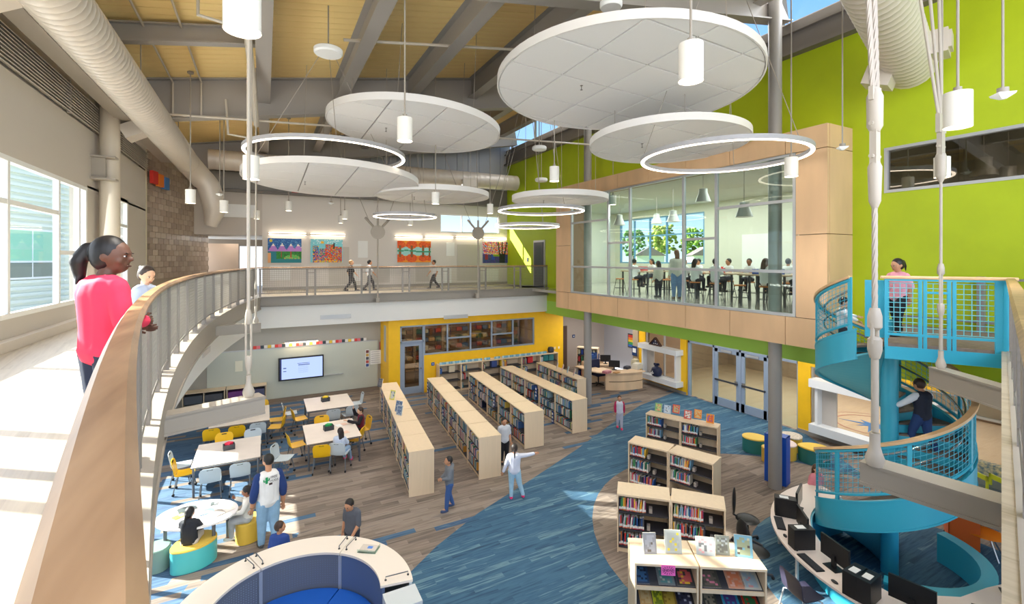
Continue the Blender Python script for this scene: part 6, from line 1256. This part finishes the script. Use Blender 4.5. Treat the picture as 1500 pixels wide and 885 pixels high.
for i, (x, y, lb) in enumerate(((72, 60, 'white house with a grey roof outside the classroom window, right'), (66, 68, 'white house outside the classroom window, left'))):
    t = thing('house', lb, 'building', (x, y, 4.0), R(50)); bx('wall', mat('house_white', (226, 220, 214), .7), -4, 4, -2.5, 2.5, 0, 2.4, t); b = MB(); b.add([(-4.3, -2.9, 2.3), (4.3, -2.9, 2.3), (4.3, 2.9, 2.3), (-4.3, 2.9, 2.3), (-4.3, 0, 4), (4.3, 0, 4)], [(0, 1, 5, 4), (2, 3, 4, 5), (0, 4, 3), (1, 2, 5), (3, 2, 1, 0)]); b.build('roof', mat('house_roof', (130, 110, 110), .8), t)
    for xx in (-2.5, 0, 2.2): bx('window', DGREY, xx, xx+.9, -2.54, -2.5, .9, 1.8, t)
# ================================================================== PEOPLE
def mat_skin(c): return mat('skin_%d_%d_%d' % c, c, .55)
def remesh(b, vox, smooth=2):
    me = bpy.data.meshes.new('t'); me.from_pydata(b.v, [], b.f); o = bpy.data.objects.new('t', me); COL.objects.link(o)
    m = o.modifiers.new('r', 'REMESH'); m.mode = 'VOXEL'; m.voxel_size = vox
    s_ = o.modifiers.new('s', 'SMOOTH'); s_.factor = .5; s_.iterations = smooth
    dg = bpy.context.evaluated_depsgraph_get(); r = bpy.data.meshes.new_from_object(o.evaluated_get(dg)); bpy.data.objects.remove(o); bpy.data.meshes.remove(me); return r
def caps(b, p, q, r0, r1, n=10):
    # tapered limb with round ends
    p = Vector(p); q = Vector(q); d = q - p; L2 = d.length
    if L2 < 1e-5: b.ell(p, r0, n, 6); return
    d.normalize(); pts = []; rr = []
    for a in (-.95, -.6, 0): pts.append(p + d*(a*r0)); rr.append(max(.15*r0, r0*math.sqrt(max(0, 1-a*a))))
    for a in (0, .6, .95): pts.append(q + d*(a*r1)); rr.append(max(.15*r1, r1*math.sqrt(max(0, 1-a*a))))
    b.tube(pts, rr, n)
def joints(pose, hs=.48, swing=1):
    J = dict(hd=(0, .015, 1-.083), nk=(0, 0, .84), ch=(0, -.005, .745), wa=(0, 0, .62), pe=(0, 0, .53), Lsh=(-.098, 0, .778), Rsh=(.098, 0, .778), Lel=(-.128, -.01, .635), Rel=(.128, -.01, .635), Lwr=(-.135, .03, .49), Rwr=(.135, .03, .49),
             Lhi=(-.052, 0, .5), Rhi=(.052, 0, .5), Lkn=(-.057, .012, .275), Rkn=(.057, .012, .275), Lan=(-.06, -.005, .045), Ran=(.06, -.005, .045))
    if pose == 'walk':
        s = swing
        J.update(Lkn=(-.055, .09*s, .285), Lan=(-.058, .13*s, .045), Rkn=(.055, -.02*s, .28), Ran=(.058, -.15*s, .075), Lel=(-.13, -.06*s, .64), Lwr=(-.13, -.03*s, .5), Rel=(.13, .05*s, .64), Rwr=(.125, .13*s, .52))
    if pose == 'sit':
        dz = hs - .5
        for k in ('hd', 'nk', 'ch', 'wa', 'pe', 'Lsh', 'Rsh', 'Lel', 'Rel', 'Lwr', 'Rwr', 'Lhi', 'Rhi'): x, y, z = J[k]; J[k] = (x, y, z+dz)
        J.update(Lkn=(-.065, .22, hs), Rkn=(.065, .22, hs), Lan=(-.065, .22, max(.045, hs-.235)), Ran=(.065, .22, max(.045, hs-.235)), Lel=(-.14, .06, .66+dz), Rel=(.14, .06, .66+dz), Lwr=(-.1, .2, .64+dz), Rwr=(.1, .2, .64+dz))
    return J
SKA, SKB, SKC, SKD = (226, 178, 144), (198, 142, 106), (150, 98, 70), (96, 62, 46)
def person(label, loc, face, h, pose='stand', skin=SKB, shirt=(200, 60, 60), pants=(60, 80, 120), hair=(26, 20, 18), style='short', sleeve='long', shoes=(60, 60, 66), ov={}, look=(0, 0), adult=False, vox=.013, hs=.36, swing=1, sl=None, group=None, short_pants=False, extra=None):
    t = thing('person', label, 'person', loc, R(face) - PI/2, group)
    J = joints(pose, hs, swing); J.update(ov); J = {k: Vector(v)*h for k, v in J.items()}
    hk = (.066 if adult else .079)*h; hx, hy, hz = hk*.74, hk*.92, hk
    if adult and 'hd' not in ov: J['hd'] = Vector((0, .015*h, h - hk)) if pose != 'sit' else J['hd']
    M3 = (Matrix.Rotation(R(look[0]), 3, 'Z') @ Matrix.Rotation(R(look[1]), 3, 'X')); hd = J['hd']
    def H(x, y, z): return hd + M3 @ Vector((x*hx, y*hy, z*hz))
    lm = 1.0 if not adult else 1.08
    def torso(b, g):
        for s in ('L', 'R'):
            sx_ = -1 if s == 'L' else 1
            a = J['ch'].lerp(J[s+'sh'], .45); c = J['wa'] + (J[s+'hi'] - J['pe'])*.75; e_ = J['pe'].lerp(J[s+'hi'], .7)
            caps(b, a, c, .066*h+g, .058*h+g); caps(b, c, e_, .058*h+g, .064*h+g)
        caps(b, J['pe'].lerp(J['Lhi'], .8), J['pe'].lerp(J['Rhi'], .8), .066*h+g, .066*h+g)
        caps(b, J['ch'], J['pe'], .075*h+g, .07*h+g); caps(b, J['Lsh'] + Vector((0, 0, -.006*h)), J['Rsh'] + Vector((0, 0, -.006*h)), .036*h+g, .036*h+g); caps(b, J['ch'], J['ch'].lerp(J['nk'], .45), .062*h+g, .04*h+g)
    def arm(b, s, g, a=0, c=2):
        P_ = [J[s+'sh'], J[s+'el'], J[s+'wr']]; r = [.036*h*lm, .03*h*lm, .022*h*lm]
        for i in range(a, c): caps(b, P_[i], P_[i+1], r[i]+g, r[i+1]+g)
    def leg(b, s, g, full=True):
        caps(b, J[s+'hi'], J[s+'kn'], .06*h*lm+g, .043*h*lm+g)
        if full: caps(b, J[s+'kn'], J[s+'an'], .041*h*lm+g, .027*h*lm+g)
    # body: one continuous surface
    b = MB(); torso(b, 0)
    for s in ('L', 'R'): arm(b, s, 0); leg(b, s, 0); b.ell(J[s+'an'] + Vector((0, .03*h, -.012*h)), (.03*h, .07*h, .028*h))
    caps(b, J['ch'].lerp(J['nk'], .6), hd - M3 @ Vector((0, .1*hy, .55*hz)), .034*h, .032*h)
    b.ell(hd + M3 @ Vector((0, -.06*hy, .1*hz)), (hx, hy, hz*.9), 16, 12, M3); b.ell(H(0, .3, -.45), (hx*.66, hy*.62, hz*.52), 14, 10, M3)
    b.ell(H(0, .98, -.12), (hx*.15, hy*.2, hz*.17), 8, 6, M3); b.ell(H(0, .82, .2), (hx*.5, hy*.16, hz*.12), 10, 6, M3)
    for sx_ in (-1, 1): b.ell(H(sx_*.98, -.08, -.05), (hx*.12, hy*.2, hz*.24), 8, 6, M3); b.ell(H(sx_*.5, .6, -.25), (hx*.3, hy*.22, hz*.22), 8, 6, M3)
    HD = []
    for s in ('L', 'R'):
        w_ = J[s+'wr']; d = (w_ - J[s+'el']).normalized(); sx_ = -1 if s == 'L' else 1
        side = d.cross(Vector((0, 1, 0))); side = side.normalized() if side.length > .2 else Vector((1, 0, 0)); nrm = d.cross(side).normalized()
        pl = w_ + d*.045*h; rot = Matrix((side, nrm, d)).transposed(); b.ell(pl, (.022*h, .012*h, .034*h), 10, 6, rot); HD.append((pl, d, side, nrm, sx_))
    me = remesh(b, vox); 
    fb = MB()
    for pl, d, side, nrm, sx_ in HD:
        for k, (o_, l_) in enumerate(((-.015, .036), (-.005, .043), (.005, .041), (.015, .032))):
            p0 = pl + side*o_*h + d*.02*h; p1 = p0 + d*l_*h*.5 + nrm*sx_*.004*h; p2 = p1 + d*l_*h*.42 + nrm*sx_*.014*h; fb.tube([p0, p1, p2], [.0062*h, .0056*h, .004*h], 6)
        p0 = pl - side*.016*h*1 - d*.012*h; p1 = p0 - side*.016*h + d*.016*h; fb.tube([p0, p1, p1 + d*.02*h], [.0075*h, .0065*h, .005*h], 6)
    fm = fb.mesh('f', mat_skin(skin)); bmm = __import__('bmesh').new(); bmm.from_mesh(me); bmm.from_mesh(fm); bmm.to_mesh(me); bmm.free(); bpy.data.meshes.remove(fm)
    def put(nm, me_, m, lb=None):
        me_.materials.clear(); me_.materials.append(m); me_.polygons.foreach_set('use_smooth', [True]*len(me_.polygons)); me_.polygons.foreach_set('material_index', [0]*len(me_.polygons)); return link(nm, me_, t, None, 0, lb)
    put('body', me, mat_skin(skin))
    g = .009*h + .004
    b = MB(); torso(b, g)
    for s in ('L', 'R'):
        arm(b, s, g*.8, 0, 1) if not sl else None
        if sleeve == 'long' and not sl: arm(b, s, g*.7, 1, 2)
        elif sleeve == 'short': pass
    b.ell(J['ch'].lerp(J['nk'], .55), (.05*h, .045*h, .03*h))
    if extra == 'hood': b.ell(J['nk'] + Vector((0, -.055*h, -.015*h)), (.06*h, .04*h, .045*h))
    put('shirt', remesh(b, vox*(.85 if sl else 1.1), 5), mat('cloth_%d_%d_%d' % shirt, shirt, .85, var=.05, scale=8))
    if sl:
        b = MB()
        for s in ('L', 'R'): 
            caps(b, J[s+'sh'], J[s+'el'], .036*h*lm+g*1.1, .03*h*lm+g*1.1); caps(b, J[s+'el'], J[s+'el'].lerp(J[s+'wr'], .45 if adult else .95), .031*h*lm+g*.9, .026*h*lm+g*.9)
        put('sleeve', remesh(b, vox*1.1), mat('cloth_%d_%d_%d' % sl, sl, .85))
    b = MB(); g2 = .006*h + .003
    for s in ('L', 'R'): leg(b, s, g2, not short_pants); caps(b, J['pe'], J[s+'hi'], .062*h+g2, .064*h+g2)
    put('trousers', remesh(b, vox*1.1), mat('cloth_%d_%d_%d' % pants, pants, .85, var=.08, scale=10))
    for s in ('L', 'R'):
        sh = MB(); a = J[s+'an']; z0 = a.z - .045*h; sh.ell(a + Vector((0, .035*h, -.018*h)), (.034*h, .078*h, .03*h), 12, 8); sh.ell(a + Vector((0, .035*h, -.036*h)), (.035*h, .08*h, .011*h), 12, 6)
        sh.build('shoe', mat('shoe_%d_%d_%d' % shoes, shoes, .5), t)
    # hair
    hm = mat('hair_%d_%d_%d' % hair, hair, .5, var=.2, scale=30, stretch=(1, 1, .2)); b = MB()
    b.ell(H(0, -.2, .2), (hx*1.08, hy*.98, hz*.96), 16, 12, M3)
    if style in ('pony', 'long', 'bun', 'braid'): b.ell(H(0, -.32, -.05), (hx*1.04, hy*.8, hz*.85), 16, 10, M3)
    if style == 'pony': b.ell(H(0, -1.15, .35), (hx*.3, hy*.3, hz*.3), 10, 8, M3); caps(b, H(0, -1.3, .3), H(.1, -1.5, -.5), hk*.24, hk*.2); caps(b, H(.1, -1.5, -.5), H(.15, -1.4, -1.3), hk*.2, hk*.08)
    if style == 'bigpony': b.ell(H(0, -.32, -.05), (hx*1.04, hy*.8, hz*.85), 16, 10, M3); b.ell(H(0, -1.1, .4), (hx*.34, hy*.3, hz*.3), 10, 8, M3); caps(b, H(0, -1.3, .35), H(.1, -1.65, -.4), hk*.32, hk*.42); caps(b, H(.1, -1.65, -.4), H(-.1, -1.6, -1.3), hk*.42, hk*.26); caps(b, H(-.1, -1.55, -1.2), H(-.3, -1.75, -1.6), hk*.16, hk*.07); caps(b, H(.1, -1.55, -1.1), H(.3, -1.6, -1.65), hk*.16, hk*.07)
    if style == 'braid': caps(b, H(0, -1.05, -.2), H(0, -1.15, -1.2), hk*.24, hk*.2); caps(b, H(0, -1.15, -1.2), H(0, -1.05, -2.3), hk*.2, hk*.08)
    if style == 'long': 
        for sx_ in (-.5, 0, .5): caps(b, H(sx_, -.7, -.2), H(sx_*1.2, -.85, -1.7), hk*.42, hk*.28)
    if style == 'bun': b.ell(H(0, -1.1, .5), hk*.36, 12, 8)
    put('hair', remesh(b, max(.009, vox*.8)), hm)
    b = MB(); w2 = MB()
    for sx_ in (-1, 1):
        w2.ell(H(sx_*.36, .80, .03), (hx*.14, hy*.07, hz*.055), 10, 6, M3); b.ell(H(sx_*.36, .872, .03), (hx*.085, hy*.04, hz*.07), 8, 6, M3); b.ell(H(sx_*.38, .90, .2), (hx*.22, hy*.05, hz*.035), 8, 4, M3)
    w2.build('eyes', mat('eye_white', (236, 232, 228), .3), t); b.build('brows_and_irises', mat('eye_dark', (34, 22, 18), .4), t)
    MB().ell(H(0, .93, -.52), (hx*.3, hy*.08, hz*.06), 10, 6, M3).build('mouth', mat('lips_%d' % skin[0], (int(skin[0]*.8), int(skin[1]*.6), int(skin[2]*.62)), .5), t)
    if style in ('pony', 'bigpony'): MB().ring((0, 0, 0), hk*.2, hk*.07, 12, 6).build('hair_tie', mat('tie_pale', (226, 206, 180), .6), t, H(0, -1.1, .33))
    t['_h'] = h; del t['_h']
    return t, J, H
# --- upstairs, left walkway
person('girl in a red sweatshirt and dark jeans at the walkway rail, nearest to us', (-.93, 3.95, 4.27), 38, 1.5, 'stand', SKD, (234, 54, 88), (36, 44, 66), (16, 13, 14), 'bigpony', 'long', (50, 50, 60), dict(hd=(.0, .03, .915), Lel=(-.12, .04, .64), Lwr=(-.06, .13, .60), Rel=(.15, .0, .63), Rwr=(.06, .12, .62)), (-52, -4), vox=.010)
person('small girl in a pale blue top looking down over the walkway rail', (-1.24, 6.85, 4.27), -25, 1.27, 'stand', SKA, (190, 206, 232), (90, 100, 130), (60, 46, 38), 'bun', 'long', (200, 200, 200), {}, (-20, -22), vox=.012)
# --- bridge
for i, (u, f, lb, sc, pc, sk, hc) in enumerate(((514, 0, 'child in a dark top striding along the bridge, first of the three', (34, 34, 40), (40, 42, 50), SKA, (170, 130, 90)), (541, 0, 'child in a pale grey top walking along the bridge, second of the three', (206, 206, 208), (56, 56, 62), SKB, (30, 26, 24)), (636, 180, 'child in a white top walking left along the bridge', (226, 224, 220), (40, 40, 46), SKB, (40, 30, 26)))):
    p = atY(u, 428, 20.6); person(lb, (p.x, 20.6, 4.27), f, 1.32, 'walk', sk, sc, pc, hc, 'short', 'short', (40, 40, 40), {}, vox=.02, swing=1.3)
# --- stair
p_ = lambda r, a: (SCX + r*cos(R(a)), SCY + r*sin(R(a)), sz(a))
person('girl in a pink top with a ponytail on the blue landing', (9.9, 4.12, 4.27), 165, 1.36, 'walk', SKB, (232, 160, 176), (28, 28, 34), (24, 18, 18), 'pony', 'short', (60, 50, 50), {}, (-10, -15), vox=.014, swing=.7)
q_ = p_(.68, 478); person('boy in a white top on the upper flight of the spiral stair', (q_[0], q_[1], q_[2] + .02), 300, 1.15, 'walk', SKA, (226, 228, 232), (50, 54, 66), (26, 22, 20), 'short', 'long', (190, 120, 80), dict(Lwr=(-.18, .18, .68), Lel=(-.15, .08, .7), Rwr=(.2, .16, .66), Rel=(.16, .07, .7)), (0, -18), vox=.014, swing=.8)
q_ = p_(.45, 300); person('boy in a navy vest climbing the lower flight of the spiral stair', (q_[0], q_[1], q_[2] - .05), 70, 1.28, 'walk', SKB, (40, 44, 60), (40, 66, 116), (56, 36, 26), 'short', 'long', (70, 70, 80), dict(Lwr=(-.24, .12, .62), Lel=(-.19, .04, .7), Rwr=(.22, .15, .7), Rel=(.18, .06, .72), hd=(0, .05, .91)), (0, -10), vox=.013, sl=(232, 234, 240))
# --- ground floor
t, J, H = person('bearded man in a white shirt with navy sleeves, seen from behind', (.06, 10.3, 0), 105, 1.80, 'walk', SKB, (232, 230, 228), (140, 176, 206), (24, 20, 18), 'short', 'long', (86, 84, 82), dict(Rel=(.145, -.02, .62), Rwr=(.15, .0, .46), Lel=(-.145, -.01, .62), Lwr=(-.15, .03, .47)), (28, -8), True, .014, swing=.35, sl=(30, 56, 112))
MB().ell(H(0, .45, -.62), (.052, .06, .05), 12, 8).build('beard', mat('beard', (34, 26, 22), .8), t)
MB().ring((0, 0, 0), .036, .008, 14, 6).build('wristwatch', BLACK, t, J['Lwr'])
prt = MB(); 
prt.tube([(0, 0, -.05), (0, 0, .07)], .022, 8).tube([(0, 0, -.01), (-.05, 0, 0), (-.05, 0, .035)], .012, 8).tube([(0, 0, .0), (.045, 0, .01), (.045, 0, .045)], .012, 8).build('cactus_print', mat('cactus_green', (30, 150, 90), .7), t, (-.07, -.152, 1.36)).scale = (1, .25, 1)
MB().box(-.03, .03, -.156, -.148, 1.27, 1.31).build('pot_print', mat('pot_dark', (60, 36, 34), .7), t)
for s_, z in (('FREE', 1.41), ('HUGS', 1.34)): text(s_, 'shirt_lettering', .06, BLACK, t, (.06, -.155, z), (PI/2, 0, 0))
person('girl in a black jacket with a long braid on the turquoise stool', (-1.22, 10.33, 0), 75, 1.22, 'sit', SKC, (34, 36, 44), (210, 200, 190), (20, 16, 16), 'braid', 'long', (230, 230, 230), dict(), (-15, -14), vox=.012, hs=.38, extra='hood')
person('girl in a white hoodie and grey leggings reading at the oval table', (-.3, 10.74, 0), 175, 1.25, 'sit', SKC, (226, 222, 214), (176, 178, 180), (22, 18, 18), 'pony', 'long', (226, 222, 214), dict(Ran=(.09, .1, .06), Rwr=(.03, .17, .69), Rel=(.13, .08, .6)), (0, -24), vox=.012, hs=.37, extra='hood')
p = at(422, 772, 1.2); person('small boy with curly dark hair peeking over the booth ledge', (.22, 8.85, 0), 60, 1.17, 'stand', SKB, (40, 70, 140), (60, 60, 70), (60, 40, 28), 'short', 'short', (60, 60, 60), {}, (-60, -8), vox=.012)
person('boy in a grey t-shirt leaning over the back of the booth', (1.42, 8.98, 0), 225, 1.27, 'stand', SKB, (92, 94, 102), (50, 52, 60), (30, 22, 18), 'short', 'short', (60, 60, 60), dict(hd=(0, .07, .9), nk=(0, .03, .83), Lwr=(-.09, .12, .5), Lel=(-.13, .03, .62)), (0, -22), vox=.012)
person('boy in a grey hoodie with red trim and blue jeans walking left', (3.66, 9.94, 0), 175, 1.2, 'walk', SKB, (116, 120, 126), (60, 92, 146), (28, 22, 20), 'short', 'long', (60, 76, 110), dict(Lwr=(-.06, .13, .62), Lel=(-.13, .03, .64), Rwr=(.06, .13, .6), Rel=(.13, .02, .64)), (0, 0), vox=.012, swing=.55, extra='hood')[0]
person('girl with a braid and pink shoes, one arm stretched to the right', (5.2, 9.72, 0), 66, 1.27, 'walk', SKB, (220, 222, 234), (164, 200, 220), (40, 30, 26), 'braid', 'long', (236, 50, 120), dict(Rel=(.23, .0, .785), Rwr=(.36, .02, .80), Lkn=(-.055, .03, .28), Lan=(-.06, -.02, .045), Rkn=(.09, .0, .28), Ran=(.16, -.03, .07), Lel=(-.15, -.01, .64), Lwr=(-.2, .0, .5)), (0, -5), vox=.012, swing=1.0)
person('boy in a white and black t-shirt between the bookcase rows', (5.83, 11.5, 0), 260, 1.27, 'stand', SKB, (206, 208, 212), (26, 26, 32), (26, 20, 18), 'short', 'short', (30, 30, 34), dict(Rwr=(.15, .02, .47), Lwr=(-.14, .03, .48)), (0, -14), vox=.013)
person('small girl with dark red sleeves standing on the blue carpet edge', (10.4, 12.05, 0), 235, 1.1, 'walk', SKB, (206, 206, 216), (176, 178, 196), (60, 44, 34), 'bun', 'long', (226, 50, 110), {}, (0, 0), vox=.014, swing=.35, sl=(180, 30, 80))
person('girl with pink shoes and long hair sitting on the grey chair at the table', (1.78, 13.24, 0.02), 62, 1.24, 'sit', SKB, (206, 216, 236), (150, 176, 206), (44, 30, 26), 'long', 'long', (240, 50, 120), dict(Lan=(-.03, .36, .1), Lkn=(-.03, .25, .36), Ran=(.1, .38, .06), Rkn=(.1, .24, .36)), (40, -10), vox=.013, hs=.37)
person('boy in a maroon track top sitting at the right end of the table', (2.58, 14.72, 0.02), 175, 1.27, 'sit', SKA, (110, 24, 46), (34, 34, 42), (56, 38, 28), 'short', 'long', (40, 40, 44), dict(Rwr=(.02, .16, .84), Rel=(.13, .12, .68), Lwr=(-.16, .3, .63)), (15, -14), vox=.013, hs=.37, sl=(30, 28, 34))
person('child in a pink top behind the lower stair guard', (10.6, 5.9, 0.012), 250, 1.15, 'stand', SKA, (230, 140, 150), (120, 60, 70), (80, 56, 40), 'long', 'short', (200, 200, 200), {}, vox=.018)
person('child sitting near the lime green chairs behind the spiral stair', (14.4, 5.2, 0), 200, 1.1, 'sit', SKB, (60, 80, 150), (70, 70, 80), (70, 50, 36), 'long', 'long', (60, 60, 60), {}, vox=.018, hs=.29)
# --- classroom
person('teacher with long hair in a grey cardigan and jeans standing in the classroom', (12.55, 11.6, 4.27), 60, 1.68, 'stand', SKA, (206, 202, 190), (110, 140, 180), (120, 84, 62), 'long', 'long', (90, 70, 60), {}, (0, -5), True, .022)
person('child in dark trousers standing beside the teacher', (12.4, 12.3, 4.27), 80, 1.3, 'stand', SKB, (200, 196, 180), (40, 40, 50), (40, 30, 26), 'long', 'long', (40, 40, 40), {}, vox=.022)
cl_ = random.Random(5); seen = 0
spots = [(12.45, 8.3, 'library side of the nearest classroom table, nearer'), (14.15, 8.3, 'window side of the nearest classroom table, nearer'), (14.15, 9.1, 'window side of the nearest classroom table, further'), (12.75, 10.2, 'library side of the second classroom table, nearer'), (12.75, 11.0, 'library side of the second classroom table, further'), (14.45, 10.2, 'window side of the second classroom table, nearer'), (14.45, 11.0, 'window side of the second classroom table, further'),
         (13.35, 12.0, 'library side of the third classroom table, nearer'), (15.05, 12.0, 'window side of the third classroom table, nearer'), (15.05, 12.8, 'window side of the third classroom table, further'), (12.45, 13.6, 'library side of the left classroom table, nearer'), (14.15, 14.4, 'window side of the left classroom table, further'), (14.95, 9.2, 'library side of the rear right classroom table, nearer'), (16.65, 10.0, 'window side of the rear right classroom table, further')]
for i, (x, y, w_) in enumerate(spots):
    inw = 'library' in w_; st2 = cl_.choice(['short', 'short', 'long']); sk = cl_.choice([SKA, SKB, SKC, SKB])
    person('pupil seated at the ' + w_, (x, y, 4.29), 0 if inw else 180, 1.4, 'sit', sk, (228, 228, 226), (40, 42, 54), cl_.choice([(26, 20, 18), (40, 28, 22), (90, 62, 44)]), st2, 'short', (50, 50, 54), {}, (cl_.uniform(-25, 25), -8), vox=.024, hs=.47)
